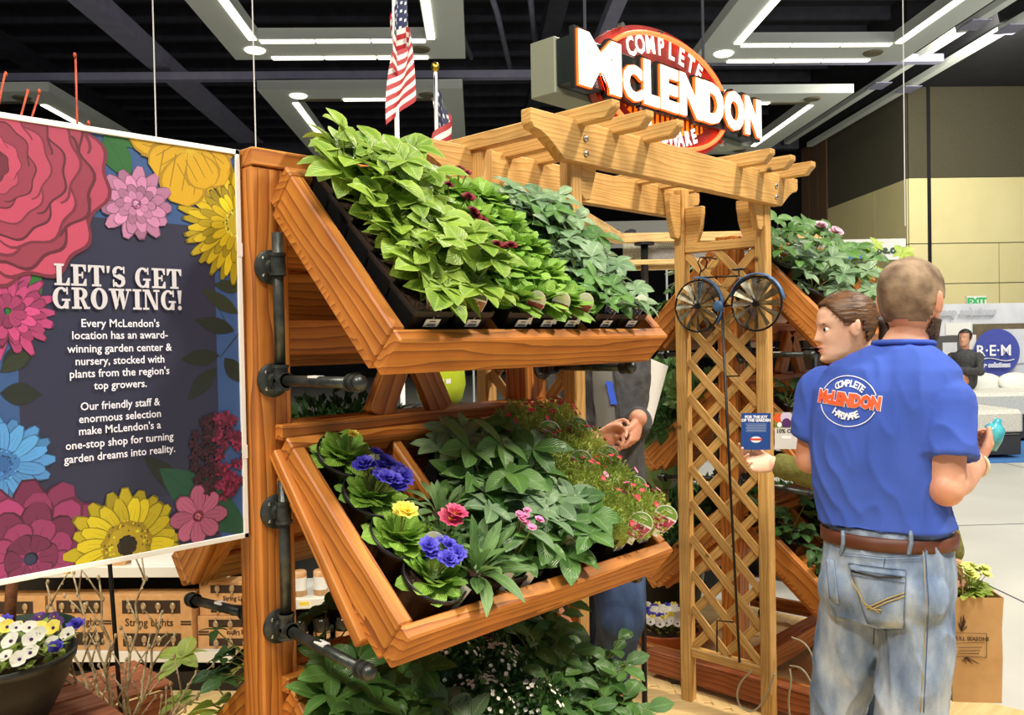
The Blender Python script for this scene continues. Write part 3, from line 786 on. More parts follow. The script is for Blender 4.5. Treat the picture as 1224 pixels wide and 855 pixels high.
S_SQ, S_RD, S_BIG = soilmesh(.046, .085, True), soilmesh(.064, .09), soilmesh(.07, .1)
POTS = {'sq': (P_SQ, S_SQ, .09), 'rd': (P_RD, S_RD, .088), 'big': (P_BIG, S_BIG, .104)}
# white barcode sticker for the front of a pot
def sticker_mesh():
    mb = MB(); mb.add([(-.019, -.0525, .058), (.019, -.0525, .058), (.019, -.0535, .078), (-.019, -.0535, .078)], [(0, 1, 2, 3)], cl=(240, 240, 236))
    for k in range(9):
        x = -.011 + k * .0026; mb.add([(x, -.0533, .061), (x + .0012 + .0006 * (k % 2), -.0533, .061), (x + .0012 + .0006 * (k % 2), -.0536, .067), (x, -.0536, .067)], [(0, 1, 2, 3)], cl=(60, 60, 60))
    mb.add([(-.008, -.0536, .071), (.008, -.0536, .071), (.008, -.0538, .074), (-.008, -.0538, .074)], [(0, 1, 2, 3)], cl=(90, 90, 90))
    return mb.mesh('price_sticker', M_PRINT)
STK = sticker_mesh()
# printed plant tags: stake with a picture card (local z up, card facing -y)
def tagmesh(w, h, top, pic, specks, rounded=True, stake=.018, seed=0):
    mb = MB(); r = random.Random(seed)
    def outline(w_, h0, h1, y, rd):
        pts = [V((-w_ * .28, y, h0)), V((w_ * .28, y, h0)), V((w_ * .5, y, h0 + (h1 - h0) * .55))]
        if rd: pts += [V((w_ * .5 * math.cos(a), y, h0 + (h1 - h0) * .62 + (h1 - h0) * .38 * math.sin(a))) for a in (PI * k / 8 for k in range(9))]
        else: pts += [V((w_ * .5, y, h1)), V((-w_ * .5, y, h1))]
        pts.append(V((-w_ * .5, y, h0 + (h1 - h0) * .55))); return pts
    o1 = outline(w, 0, h, 0, rounded); n = len(o1); o2 = [p + V((0, .0008, 0)) for p in o1]
    mb.loft([o2, o1], cl=(236, 236, 226))
    def poly(pts, c, y): mb.add([V((p[0], y, p[1])) for p in pts], [tuple(range(len(pts)))], cl=c)
    hp = h * .55
    poly([(-w * .27, h * .03), (w * .27, h * .03), (w * .47, hp), (-w * .47, hp)], pic, -.0004)
    for k in range(26):
        x, z = r.uniform(-.24, .24) * w, r.uniform(.06, .52) * h; q = r.uniform(.05, .10) * w; c = r.choice(specks)
        poly([(x + q * math.cos(a), z + q * math.sin(a)) for a in (PI * .4 * j for j in range(5))], c, -.0006 - k * .00001)
    poly([(-w * .47, h * .62)] + [(w * .47 * math.cos(a), h * .62 + h * .35 * math.sin(a)) for a in (PI * j / 8 for j in range(9))] + [(-w * .47, h * .62)][:0], top, -.0005)
    poly([(-w * .2, h * .78), (w * .2, h * .78), (w * .2, h * .81), (-w * .2, h * .81)], (230, 236, 200), -.0007)
    poly([(-w * .12, h * .85), (w * .12, h * .85), (w * .12, h * .87), (-w * .12, h * .87)], (230, 236, 200), -.0007)
    mb.box((-w * .12, .0001, -stake), (w * .12, .0009, .005), cl=(240, 240, 232))
    return mb.mesh('plant_tag', M_PRINT)
TG_SAX = tagmesh(.062, .072, (112, 152, 62), (176, 60, 92), [(240, 170, 190), (200, 40, 80), (250, 220, 226), (120, 40, 60)], seed=1)
TG_VIO = tagmesh(.035, .062, (236, 238, 210), (60, 54, 110), [(90, 84, 150), (220, 220, 120), (50, 44, 90)], seed=2)
TG_RED = tagmesh(.042, .062, (224, 214, 190), (150, 54, 38), [(170, 70, 44), (130, 36, 30), (90, 60, 30)], seed=3)
TG_HEL = tagmesh(.04, .06, (70, 90, 50), (170, 110, 80), [(220, 180, 150), (150, 90, 60), (230, 210, 190)], rounded=False, seed=4)
TG_CRM = tagmesh(.045, .058, (232, 232, 214), (206, 206, 150), [(226, 224, 170), (190, 192, 120), (150, 160, 90)], seed=5)
TG_WHT = MB().box((-.01, 0, -.05), (.01, .001, .055)).mesh('plant_tag', M_WHITE)

def axisM(o, up, fwd=(0, -1, 0)):
    z = V(up).normalized(); f_ = V(fwd); f_ = (f_ - z * f_.dot(z)).normalized(); y = -f_; x = y.cross(z)
    M = Matrix((x, y, z)).transposed().to_4x4(); M.translation = V(o); return M
LIGHTUP = V((0, 0, 1))
def plant(A, kind, label, cat, group, seed, pot='sq', n=10, h=(.05, .12), sc=1, spread=1.0, flowers=(), sticker=False, tags=(), bias=V((0, 0, 0)), name='potted_plant'):
    """A: matrix of the pot bottom. bias: direction the foliage leans to (world)"""
    r = random.Random(seed); loc = A.translation
    t = thing(name, label, cat, loc, group)
    pm_, sm_, ht = POTS[pot]
    link('pot', pm_, t, A); link('soil', sm_, t, A)
    if sticker: link('price_sticker', STK, t, A)
    base = A @ V((0, 0, ht - .006)); up = A.to_3x3() @ V((0, 0, 1)); g = (up * .75 + LIGHTUP * .25 + bias).normalized()
    G = axisM(base, g)
    stems = MB(); ga = 2.39996; tips = []
    if kind in ('prim', 'strap'):
        for i in range(n):
            q = (i + .5) / n; tilt = (.25 + 1.05 * q) if kind == 'prim' else (.2 + 1.15 * q); a = i * ga + r.uniform(-.3, .3)
            d = G.to_3x3() @ V((math.sin(tilt) * math.cos(a), math.sin(tilt) * math.sin(a), math.cos(tilt)))
            s_ = sc * (.75 + .45 * q) * r.uniform(.85, 1.15)
            o = base + d * .012 + G.to_3x3() @ V((math.cos(a), math.sin(a), 0)) * .008
            link('leaf', r.choice(MESH[kind]), t, frame(o, d, g * .9 + d * -.2 + V((r.uniform(-.2, .2), r.uniform(-.2, .2), r.uniform(-.1, .2)))) @ Matrix.Scale(s_, 4))
        top = base + g * .05 * sc
    else:
        ov = kind.startswith('oval')
        for i in range(n):
            q = (i + .5) / n; tilt = min(1.35, spread * (.12 + 1.05 * math.sqrt(q))); a = i * ga + r.uniform(-.35, .35)
            d = G.to_3x3() @ V((math.sin(tilt) * math.cos(a), math.sin(tilt) * math.sin(a), math.cos(tilt)))
            hh = r.uniform(*h) * (1.15 - .45 * q); p = base + d * hh
            out = (d - g * d.dot(g) * .8 + V((0, 0, -.05))).normalized()
            mid = base + (d * .45 + g * .1) * hh
            stems.tube([base, mid, p], [.0026, .0022, .0016], 4, cap=False)
            nn = g * .8 + d * .4 + V((-.22, -.2, 0)) + V((r.uniform(-.25, .25), r.uniform(-.25, .25), r.uniform(0, .2)))
            if ov:
                for j in range(4):
                    pp = base.lerp(p, .35 + .2 * j + .05); oo = (G.to_3x3() @ V((math.cos(a + j * 2.1), math.sin(a + j * 2.1), .35))).normalized()
                    link('leaf', r.choice(MESH[kind]), t, frame(pp, oo, nn) @ Matrix.Scale(sc * r.uniform(.8, 1.15), 4))
            else:
                link('leaf', r.choice(MESH[kind]), t, frame(p, out, nn) @ Matrix.Scale(sc * r.uniform(.8, 1.15), 4))
        stems.build('stem', M_STEM, t)
    for fm, k, hh, rad, fs_ in flowers:
        st = MB()
        for i in range(k):
            a = r.uniform(0, 6.28); q = rad * math.sqrt(r.random())
            p = base + g * hh * r.uniform(.85, 1.1) + G.to_3x3() @ V((q * math.cos(a), q * math.sin(a), 0))
            st.tube([base, base.lerp(p, .6) + g * .004, p], .0013, 4, cap=False)
            nn = (g + (p - base).normalized() * .4 + V((r.uniform(-.4, .4) - .25, r.uniform(-.4, .4) - .35, .2))).normalized()
            link('flower', fm, t, axisM(p, nn) @ RZ(r.uniform(0, 6)) @ Matrix.Scale(fs_ * r.uniform(.85, 1.1), 4))
        st.build('flower_stalk', M_STEM, t)
    for tg, off, fac, lean in tags:
        p = A @ V(off); M = axisM(p, V((0, 0, 1)) * .8 + up * .4 + V(lean), fac); link('plant_tag', tg, t, M)
    return t

# ---- upper tray, three bays of square pots -------------------------------
ORD = ('lip row', 'second row', 'third row', 'fourth row', 'top row')
def tray_spot(M, x, s, tilt=.0, lift=0):
    P = M @ Matrix.Translation((x, s, .006 + lift)) @ RX(-tilt); return P
A_ = T1[-1, 0]
NEAR = (-.62, -.72, .1)
bays = (('left', (.105, .218), 'lime'), ('middle', (.37, .455, .54), 'prim'), ('right', (.675, .780), 'grey'))
rr = random.Random(3)
for bname, xs, kind in bays:
    for ci, x in enumerate(xs):
        for row in range(5):
            s = .058 + row * .096
            P = tray_spot(A_, x, s, .10, .020)
            if ci == 1 and bname != 'left' : P = tray_spot(A_, x + .0, s, .10, .020)
            sd = 100 + row * 10 + ci + len(bname) * 7
            side = ('left', ('right', 'centre')[bname == 'middle'], 'right')[ci] + ' column'
            if kind == 'lime':
                lab = f'lime-green hellebore in square black pot, upper tray left bay, {side}, {ORD[row]}'
                tg = ((TG_HEL, (.0, -.045, .082), NEAR, (0, -.2, 0)),) if row == 0 else ()
                plant(P, 'lime', lab, 'plant', 'lime hellebores in the upper tray', sd, n=9 + (row > 2) * 2, h=(.05, .115 + .006 * row), sc=1.1, sticker=row == 0, tags=tg, bias=V((.28 if ci == 0 else .12, -.1, .12)), spread=.8, name='potted_hellebore')
            elif kind == 'prim':
                fl_ = ((F_RED, 3, .075, .03, 1.0),) if (row, ci) in ((2, 0), (3, 0), (4, 1), (1, 0)) else ()
                lab = f'leafy green primrose in square black pot, upper tray middle bay, {side}, {ORD[row]}'
                tg = ((TG_RED, (.02, -.05, .085), NEAR, (0, -.3, 0)),) if row == 0 else ()
                plant(P, 'prim', lab, 'plant', 'primroses in the upper tray', sd, n=40, sc=.82, flowers=fl_, sticker=row == 0, tags=tg, name='potted_primrose')
            else:
                k2 = 'grey' if (row + ci) % 3 else 'dark'
                lab = f'dark silvery hellebore in square black pot, upper tray right bay, {side}, {ORD[row]}'
                tg = ((TG_VIO, (.0, -.045, .085), NEAR, (.3, -.3, 0)),) if row == 0 else ()
                plant(P, k2, lab, 'plant', 'silvery hellebores in the upper tray', sd, n=8, h=(.03, .075), sc=.88, sticker=row == 0, tags=tg, bias=V((.1, -.1, .1)), name='potted_hellebore')

# ---- lower front tray ----------------------------------------------------
B_ = T1[-1, 1]
G2 = 'primroses in the lower front tray'
plant(tray_spot(B_, .115, .425, .06), 'prim', 'green primrose with a yellow bud in round pot, highest in lower left bay', 'plant', G2, 11, 'rd', n=40, sc=.8, flowers=((F_YEL, 1, .07, .01, .7),), tags=((TG_CRM, (.03, -.06, .09), NEAR, (0, -.5, 0)),), name='potted_primrose')
plant(tray_spot(B_, .118, .305, .06), 'prim', 'violet-blue double primrose in round black pot, lower left bay, second from top', 'plant', G2, 12, 'rd', n=36, sc=.72, flowers=((F_BLUE, 15, .08, .06, 1.0),), name='potted_primrose')
plant(tray_spot(B_, .12, .185, .06), 'prim', 'yellow primrose in round black pot with a cream oval tag', 'plant', G2, 13, 'rd', n=38, sc=.8, flowers=((F_YEL, 3, .08, .035, 1.3),), tags=((TG_CRM, (.03, -.065, .10), NEAR, (0, -.3, 0)),), name='potted_primrose')
plant(tray_spot(B_, .135, .070, .06), 'prim', 'violet-blue primrose in round black pot at the lip, lower left bay', 'plant', G2, 14, 'rd', n=32, sc=.72, flowers=((F_BLUE, 10, .08, .042, .95),), sticker=False, tags=((TG_WHT, (.03, -.055, .06), NEAR, (.3, -.6, 0)),), name='potted_primrose')
plant(tray_spot(B_, .215, .135, .15), 'strap', 'hot-pink flowered lewisia beside the yellow primrose', 'plant', 'lewisias in the lower tray', 15, 'sq', n=26, sc=.7, flowers=((F_PINK, 2, .085, .01, 1.15),), name='potted_lewisia')
plant(tray_spot(B_, .25, .055, .15), 'strap', 'large strap-leaved lewisia rosette at the lip beside the blue primrose', 'plant', 'lewisias in the lower tray', 16, 'sq', n=36, sc=1.1, tags=((TG_WHT, (.04, -.05, .06), NEAR, (.5, -.3, 0)),), name='potted_lewisia')
plant(tray_spot(B_, .262, .215, .15), 'strap', 'small strap-leaved lewisia uphill of the large rosette', 'plant', 'lewisias in the lower tray', 17, 'sq', n=30, sc=.75, name='potted_lewisia')
plant(tray_spot(B_, .365, .05, .15), 'dark', 'lewisia with soft pink flowers in the middle of the lower lip', 'plant', 'lewisias in the lower tray', 18, 'sq', n=5, h=(.03, .05), sc=.7, flowers=((F_LP, 7, .115, .035, 1.0),), name='potted_lewisia', tags=((TG_WHT, (.0, -.05, .06), NEAR, (.0, -.7, 0)),))
hs = [(.50, .05, 'nearest the lip'), (.41, .15, 'third row, left'), (.43, .26, 'second row from top, left'), (.54, .26, 'second row from top, right'), (.42, .37, 'top row, left'), (.49, .40, 'top row, centre'), (.55, .39, 'top row, right'), (.52, .15, 'third row, centre'), (.58, .10, 'just left of the saxifrages')]
for i, (x, s, w_) in enumerate(hs):
    tg = ((TG_CRM, (.02, -.02, .10), NEAR, (.4, 0, 0)),) if i in (0, 1) else ((TG_RED, (0, -.02, .09), (-1, .3, 0), (.5, 0, 0)),) if i == 7 else ()
    plant(tray_spot(B_, x, s, .2), ('dark', 'grey', 'dark')[i % 3], f'dark-leaved hellebore in the lower middle bay, {w_}', 'plant', 'dark hellebores in the lower tray', 30 + i, 'sq', n=10 if i else 8, h=(.03, .07) if i in (4, 5, 6) else (.05, .12), sc=(1.0 if i in (4, 5, 6) else 1.25) if i else 1.1, bias=V((0, -.1, .1)), tags=tg, name='potted_hellebore')

# mossy saxifrages: foliage nobody could count is one mesh of kind stuff
def mound(seed, R=.080, Hh=.085, n=1900, leaf=.0095, mat=None, name='foliage'):
    r = random.Random(seed); mb = MB(); mb.uv = []
    for i in range(n):
        a = r.uniform(0, 2 * PI); c = r.random() ** .75; el = math.acos(min(1, c)); k = r.uniform(.62, 1.06) * (1 + .12 * math.sin(3 * a + seed) )
        p = V((R * math.sin(el) * math.cos(a), R * math.sin(el) * math.sin(a), Hh * math.cos(el))) * k
        d = V((math.sin(el) * math.cos(a), math.sin(el) * math.sin(a), math.cos(el) * 1.1)) + V((r.uniform(-.7, .7), r.uniform(-.7, .7), r.uniform(-.5, .7)))
        M = frame(p, d, V((r.uniform(-1, 1), r.uniform(-1, 1), r.uniform(.2, 1)))) @ Matrix.Scale(leaf * r.uniform(.7, 1.4), 4)
        q = [V((0, 0, 0)), V((.5, -.28, .05)), V((1, 0, 0)), V((.5, .28, .05))]
        mb.add([M @ v for v in q], [(0, 1, 2, 3)]); mb.uv += [(0, 0), (.5, -1), (1, 0), (.5, 1)]
    core = MB().ball((0, 0, 0), (R * .72, R * .72, Hh * .72), 12, 8)
    k = len(mb.v); mb.add(core.v, core.f); mb.uv += [(.5, .8)] * len(core.v)
    return mb.mesh(name, mat or L_SMALL)
MOUND = [mound(s) for s in range(3)]
MOUND_D = [mound(s + 5, .09, .09, 1300, .016, L_DEEP) for s in range(2)]
def mossy(A, label, cat, group, seed, meshes=MOUND, fl=(), tags=(), sc=1, name='potted_saxifrage', pot='sq', sticker=False):
    r = random.Random(seed); t = thing(name, label, cat, A.translation, group)
    pm_, sm_, ht = POTS[pot]; link('pot', pm_, t, A); link('soil', sm_, t, A)
    if sticker: link('price_sticker', STK, t, A)
    up = (A.to_3x3() @ V((0, 0, 1)) * .7 + V((0, 0, .4))).normalized(); G = axisM(A @ V((0, 0, ht)), up)
    f_ = link('foliage', r.choice(meshes), t, G @ RZ(r.uniform(0, 6)) @ Matrix.Scale(sc, 4)); f_['kind'] = 'stuff'
    for fm, k, s_ in fl:
        for i in range(k):
            a = r.uniform(0, 6.28); el = r.uniform(.0, 1.25)
            d = V((math.sin(el) * math.cos(a), math.sin(el) * math.sin(a), math.cos(el)))
            p = G @ (V((d.x * .094, d.y * .094, d.z * .098)) * sc)
            link('flower', fm, t, axisM(p, G.to_3x3() @ d) @ Matrix.Scale(s_, 4))
    for tg, off, fac, lean in tags:
        link('plant_tag', tg, t, axisM(A @ V(off), V((0, 0, 1)) * .8 + up * .4 + V(lean), fac))
    return t
sx = [(.715, .065), (.825, .065), (.715, .18), (.825, .18), (.705, .295), (.82, .295), (.68, .41), (.80, .41)]
sw = ['left of the pair at the lip', 'right of the pair at the lip', 'second row, left', 'second row, right', 'third row, left', 'third row, right', 'top row, left', 'top row, right']
for i, (x, s) in enumerate(sx):
    tg = ((TG_SAX, (.01, -.065, .110), NEAR, (.35, -.4, 0)),) if i in (0, 1, 3, 4, 5, 6, 7) else ()
    mossy(tray_spot(B_, x, s, .1, .02 if s < .1 else .01), 'mossy saxifrage with small red flowers, lower right bay, ' + sw[i], 'plant', 'red saxifrages in the lower tray', 50 + i, fl=((F_CR, 9, 1.15), (F_CR2, 3 if i < 4 else 0, 1.2), (F_CR, 12 if i > 5 else 0, 1.3)), tags=tg, sc=1.02, sticker=i < 2)
# nursery tray under the front saxifrages
pt = MB(); Q = B_
pt.box((.655, .0, .004), (.885, .13, .010)); 
for lo, hi in (((.655, .0, .01), (.885, .008, .034)), ((.655, .122, .01), (.885, .13, .034)), ((.655, .0, .01), (.663, .13, .034)), ((.877, .0, .01), (.885, .13, .034))): pt.box(lo, hi)
tag(link('nursery_tray', pt.mesh('nursery_tray', M_PLASTIC), None, Q), 'shallow black plastic nursery tray under the two front saxifrages', 'tray')

# ---- bottom front tray ---------------------------------------------------
C_ = T1[-1, 2]
for i, (x, s, kd, lab) in enumerate([(.10, .42, 'dark', 'bright green hellebore under the pipe, bottom tray, upper left'), (.22, .34, 'dark', 'green hellebore in the bottom tray under the lip corner'), (.10, .25, 'deep', 'dark whorled plant at the left edge of the bottom tray'), (.26, .19, 'grey', 'silvery dark hellebore in the bottom tray beside the white flowers'),  # darker leaf kinds put the bottom tray's shadow into the leaf colour
                                   (.74, .42, 'ovald', 'oval-leaved shrub at the top right of the bottom tray'), (.68, .30, 'ovald', 'oval-leaved shrub in the bottom tray, right bay, centre'), (.80, .20, 'ovald', 'oval-leaved shrub leaning over the right end of the bottom tray'), (.76, .08, 'ovald', 'oval-leaved shrub at the right lip of the bottom tray'), (.62, .15, 'ovald', 'oval-leaved shrub in the bottom tray beside the white flowers')]):
    plant(tray_spot(C_, x, s, .3), kd, lab, 'plant', None, 70 + i, 'rd', n=15 if kd[0] != 'o' else 16, h=(.06, .15), sc=1.2, bias=V((0, -.1, .15)), name='potted_shrub' if kd[0] == 'o' else 'potted_hellebore')
WHF = ['top left', 'top right', 'middle left', 'middle right', 'lowest']
for i, (x, s) in enumerate([(.40, .40), (.50, .33), (.41, .26), (.54, .20), (.44, .12)]):
    mossy(tray_spot(C_, x, s, .3), 'candytuft with tiny white flowers in the bottom tray, ' + WHF[i], 'plant', 'white candytufts in the bottom tray', 90 + i, meshes=MOUND_D, fl=((F_WH, 90, .8),), name='potted_candytuft', pot='rd', sc=1.15)

# ================================================================ printed flower sign
SGY = 1.772
sgn = thing('poster_sign', 'flower-printed navy store sign reading LET\'S GET GROWING! left of the front rack', 'sign', (.71, SGY, 1.17))
m_navy = (50, 54, 82); m_blue = (62, 98, 158)
SX0, SX1, SZ0, SZ1 = .435, .984, 1.172, 2.037
MB().box((SX0, SGY + .001, SZ0), (SX1, SGY + .007, SZ1)).build('panel', M_WHITE, sgn)
fr = MB()
for lo, hi in (((SX0, SZ0), (SX1, SZ0 + .011)), ((SX0, SZ1 - .011), (SX1, SZ1)), ((SX0, SZ0), (SX0 + .011, SZ1)), ((SX1 - .011, SZ0), (SX1, SZ1))):
    fr.box((lo[0], SGY - .006, lo[1]), (hi[0], SGY + .008, hi[1]), bev=.001)
fr.build('frame', M_WHITE, sgn)
for k in range(2):
    MB().box((SX1 - .012, SGY - .0068, (1.8, 1.35)[k]), (SX1 + .001, SGY - .005, (1.83, 1.38)[k])).build('clip', M_WHITE, sgn)
def clip(pts, x0=SX0 + .009, x1=SX1 - .009, z0=SZ0 + .009, z1=SZ1 - .009):
    for ax, lim, sg_ in ((0, x0, 1), (0, x1, -1), (1, z0, 1), (1, z1, -1)):
        out = []
        for i in range(len(pts)):
            a, b = pts[i - 1], pts[i]; ia, ib = sg_ * (a[ax] - lim) >= 0, sg_ * (b[ax] - lim) >= 0
            if ia != ib:
                t = (lim - a[ax]) / (b[ax] - a[ax]); out.append((a[0] + t * (b[0] - a[0]), a[1] + t * (b[1] - a[1])))
            if ib: out.append(b)
        pts = out
        if len(pts) < 3: return None
    return pts
class Print:
    def __init__(s, layer): s.mb = MB(); s.y = SGY - .0002 - layer * .0004; s.k = 0
    def poly(s, pts, c):
        p = clip(pts)
        if p:
            s.k += 1; s.mb.add([V((a, s.y - s.k * .0000035, b)) for a, b in p], [tuple(range(len(p)))], cl=tuple(int(x * .84) for x in c))
    def done(s, name='printed_flower'): return s.mb.build(name, M_SIGNP, sgn) if s.mb.v else None
def SP(px, py): p = onp(px, py, 1, SGY); return p.x, p.z
PXM = .00176
def petal(cx, cz, a, r0, r1, w, c, P, dk=.62, tipw=.5, lines=1, rag=0, rnd=random.Random(1)):
    ca, sa = math.cos(a), math.sin(a); n = 7
    def mk(r0, r1, w):
        pts = []
        for i in range(n + 1):
            t = i / n; ww = w * math.sin(PI * min(1, t ** (tipw * 1.15) * .92 + .015)) ** .6 ; pts.append((r0 + (r1 - r0) * t * (1 + (rnd.uniform(-rag, rag) if i > 4 else 0)), ww))
        q = pts + [(x, -y) for x, y in reversed(pts)]
        return [(cx + x * ca - y * sa, cz + x * sa + y * ca) for x, y in q]
    P.poly(mk(r0, r1, w), tuple(x * dk for x in c)); P.poly(mk(r0, r1 * .985, w * .86), c)
    for j in range(lines):
        o = (j - (lines - 1) / 2) * w * .5
        x0, x1 = r0 + (r1 - r0) * .15, r0 + (r1 - r0) * .75
        q = [(x0, o - w * .03), (x1, o - w * .02), (x1, o + w * .02), (x0, o + w * .03)]
        P.poly([(cx + x * ca - y * sa, cz + x * sa + y * ca) for x, y in q], tuple(x * .72 for x in c))
def shade(c, k): return tuple(max(0, min(255, x * k)) for x in c)
def bloom(px, py, R, rings_, c, centre, layer, seed, rc=.2, tipw=1.2, rag=.03, lines=1):
    P = Print(layer); r = random.Random(seed); cx, cz = SP(px, py); R *= PXM
    for k, (n, rr, w, kk) in enumerate(rings_):
        for i in range(n):
            a = 2 * PI * (i + .5 * (k % 2)) / n + r.uniform(-.06, .06)
            petal(cx, cz, a, R * .08, R * rr * r.uniform(.93, 1.05), R * w, shade(c, kk * r.uniform(.88, 1.1)), P, tipw=tipw, rag=rag, lines=lines, rnd=r)
    for cc, q in centre:
        P.poly([(cx + R * q * math.cos(a) * (1 + .06 * math.sin(a * 9)), cz + R * q * math.sin(a) * (1 + .06 * math.sin(a * 9))) for a in (2 * PI * i / 28 for i in range(28))], cc)
        for i in range(40):
            a = r.uniform(0, 6.28); d = R * q * (r.uniform(.75, 1.0) if q > .1 else r.uniform(0, 1)); s_ = R * .022
            P.poly([(cx + d * math.cos(a) + s_ * math.cos(b), cz + d * math.sin(a) + s_ * math.sin(b)) for b in (0, 1.57, 3.14, 4.7)], shade(cc, 1.5 if i % 2 else .6))
    P.done()
def leafshape(p0, p1, w, c, P):
    (x0, z0), (x1, z1) = SP(*p0), SP(*p1); dx, dz = x1 - x0, z1 - z0; L_ = math.hypot(dx, dz); nx, nz = -dz / L_, dx / L_; w *= PXM
    a = [(x0 + dx * t + nx * w * math.sin(PI * t ** .9), z0 + dz * t + nz * w * math.sin(PI * t ** .9)) for t in (i / 9 for i in range(10))]
    b = [(x0 + dx * t - nx * w * math.sin(PI * t ** .9), z0 + dz * t - nz * w * math.sin(PI * t ** .9)) for t in (i / 9 for i in range(9, -1, -1))]
    P.poly(a + b, c); P.poly([(x0, z0), (x1, z1), (x1 + nx * .0006, z1 + nz * .0006), (x0 + nx * .0008, z0 + nz * .0008)], shade(c, .7))
# background fields
P = Print(0); P.poly([(SX0, SZ0), (SX1, SZ0), (SX1, SZ1), (SX0, SZ1)], m_blue); P.done('printed_background')
P = Print(1)
xa, xb = SP(18, 300)[0], SP(256, 300)[0]; za, zb_ = SP(140, 262)[1], SP(140, 602)[1]
P.poly([(xa, zb_), (xb, zb_), (xb, za), (xa, za)], m_navy); P.poly([(xa, SZ0), (xb, SZ0), (xb, zb_), (xa, zb_)], shade(m_navy, 1.15)); P.done('printed_background')
# dark leaf sprays
P = Print(2); g1, g2 = (38, 48, 40), (52, 62, 44)
for p0, p1, w in (((285, 375), (240, 345), 9), ((280, 395), (232, 382), 10), ((278, 398), (250, 350), 0.1), ((262, 425), (216, 430), 10), ((258, 440), (224, 478), 10), ((290, 345), (255, 340), 8), ((268, 428), (292, 458), 11), ((288, 395), (262, 428), .6),
                  ((2, 440), (42, 415), 12), ((0, 470), (50, 472), 12), ((0, 445), (38, 420), 8)):
    leafshape(p0, p1, w, g1 if w > 9 else g2, P)
leafshape((172, 545), (235, 600), 12, (36, 46, 40), P); leafshape((190, 560), (300, 640), 26, (36, 92, 70), P)
P.done('printed_leaves')
P = Print(3)
leafshape((125, 160), (155, 215), 16, (46, 112, 54), P); leafshape((128, 165), (190, 168), 10, (52, 120, 58), P); leafshape((190, 205), (225, 235), 12, (50, 124, 60), P); leafshape((42, 310), (12, 398), 17, (52, 128, 54), P)
P.done('printed_leaves')
# crimson clustered head, right
P = Print(4); r = random.Random(8)
for i in range(90):
    a = r.uniform(0, 6.28); d = math.sqrt(r.random()); px, py = 262 + 34 * d * math.cos(a), 545 + 50 * d * math.sin(a)
    cx, cz = SP(px, py); c = (150, 44, 84) if px > 256 else (72, 34, 52)
    for j in range(5): petal(cx, cz, j * 1.257 + i, .001, .0125, .0045, shade(c, r.uniform(.55, 1.1)), P, lines=0, rnd=r)
P.done()
bloom(283, 268, 76, ((30, 1.0, .075, .85), (26, .85, .075, 1.05), (22, .66, .07, .8), (18, .5, .07, 1.1)), (226, 196, 30), (((232, 206, 60), .24),), 5, 2, tipw=1.6)
P = Print(6)
for a, r1, w in ((170, 74, 26), (215, 56, 24), (258, 70, 30), (20, 60, 26), (-32, 58, 26), (300, 50, 24)):
    cx, cz = SP(226, 178); petal(cx, cz, math.radians(a), .004, r1 * PXM, w * PXM, (234, 184, 32), P, dk=.8, tipw=1.3, lines=5)
cx, cz = SP(226, 180)
for i in range(16): petal(cx, cz, i * .5, .0, .022, .0012, (250, 214, 60), P, lines=0)
P.done()
bloom(162, 244, 43, ((13, 1.0, .20, .95), (12, .8, .17, 1.08), (10, .55, .14, .92), (8, .35, .12, 1.1)), (206, 138, 182), (((150, 80, 122), .14), ((206, 140, 180), .08)), 7, 3)
bloom(8, 372, 48, ((18, 1.0, .12, 1.0), (16, .82, .12, .8), (14, .62, .12, 1.05), (10, .4, .12, .8)), (208, 78, 140), (), 5, 4, rag=.08)
# big rose, top left
P = Print(8); cx, cz = SP(-14, 196); r = random.Random(4); base = (206, 82, 112)
for k, (R_, n, kk) in enumerate(((141, 7, 1.0), (122, 7, .84), (106, 6, 1.02), (88, 6, .82), (70, 5, 1.04), (52, 5, .78), (36, 5, 1.0), (22, 4, .6), (13, 4, .95), (7, 3, .4))):
    for i in range(n):
        a0 = 2 * PI * i / n + k * .7; pts = []
        for j in range(25):
            a = a0 + (j / 24 - .5) * 2 * PI / n * 1.5; rr = R_ * PXM * (1 + .035 * math.sin(j * .85 + k + i) - .18 * abs(j / 24 - .5) ** 2 * 4)
            pts.append((cx + rr * math.cos(a) * .86, cz + rr * math.sin(a) * .92))
        P.poly([(cx, cz)] + pts, shade(base, kk * .62)); s_ = .965
        P.poly([(cx, cz)] + [(cx + (x - cx) * s_, cz + (z - cz) * s_) for x, z in pts], shade(base, kk * r.uniform(.93, 1.05)))
P.done()
bloom(2, 556, 50, ((15, 1.0, .16, 1.0), (14, .86, .15, 1.12)), (86, 156, 226), (((70, 132, 204), .34), ((56, 110, 180), .2)), 6, 5, lines=2)
bloom(36, 668, 88, ((12, 1.0, .21, .8), (11, .84, .2, 1.05), (9, .66, .19, .75), (8, .48, .18, 1.1), (6, .3, .16, .8)), (166, 62, 116), (), 7, 6, tipw=1.4)
bloom(151, 652, 66, ((20, 1.0, .15, .85), (20, .88, .14, 1.05)), (226, 206, 32), (((176, 150, 30), .44), ((206, 180, 40), .34), ((44, 36, 24), .17)), 9, 7, lines=2)
bloom(236, 617, 36, ((8, 1.0, .3, 1.0),), (204, 108, 148), (((120, 40, 70), .2), ((196, 100, 120), .1)), 9, 8, lines=3)
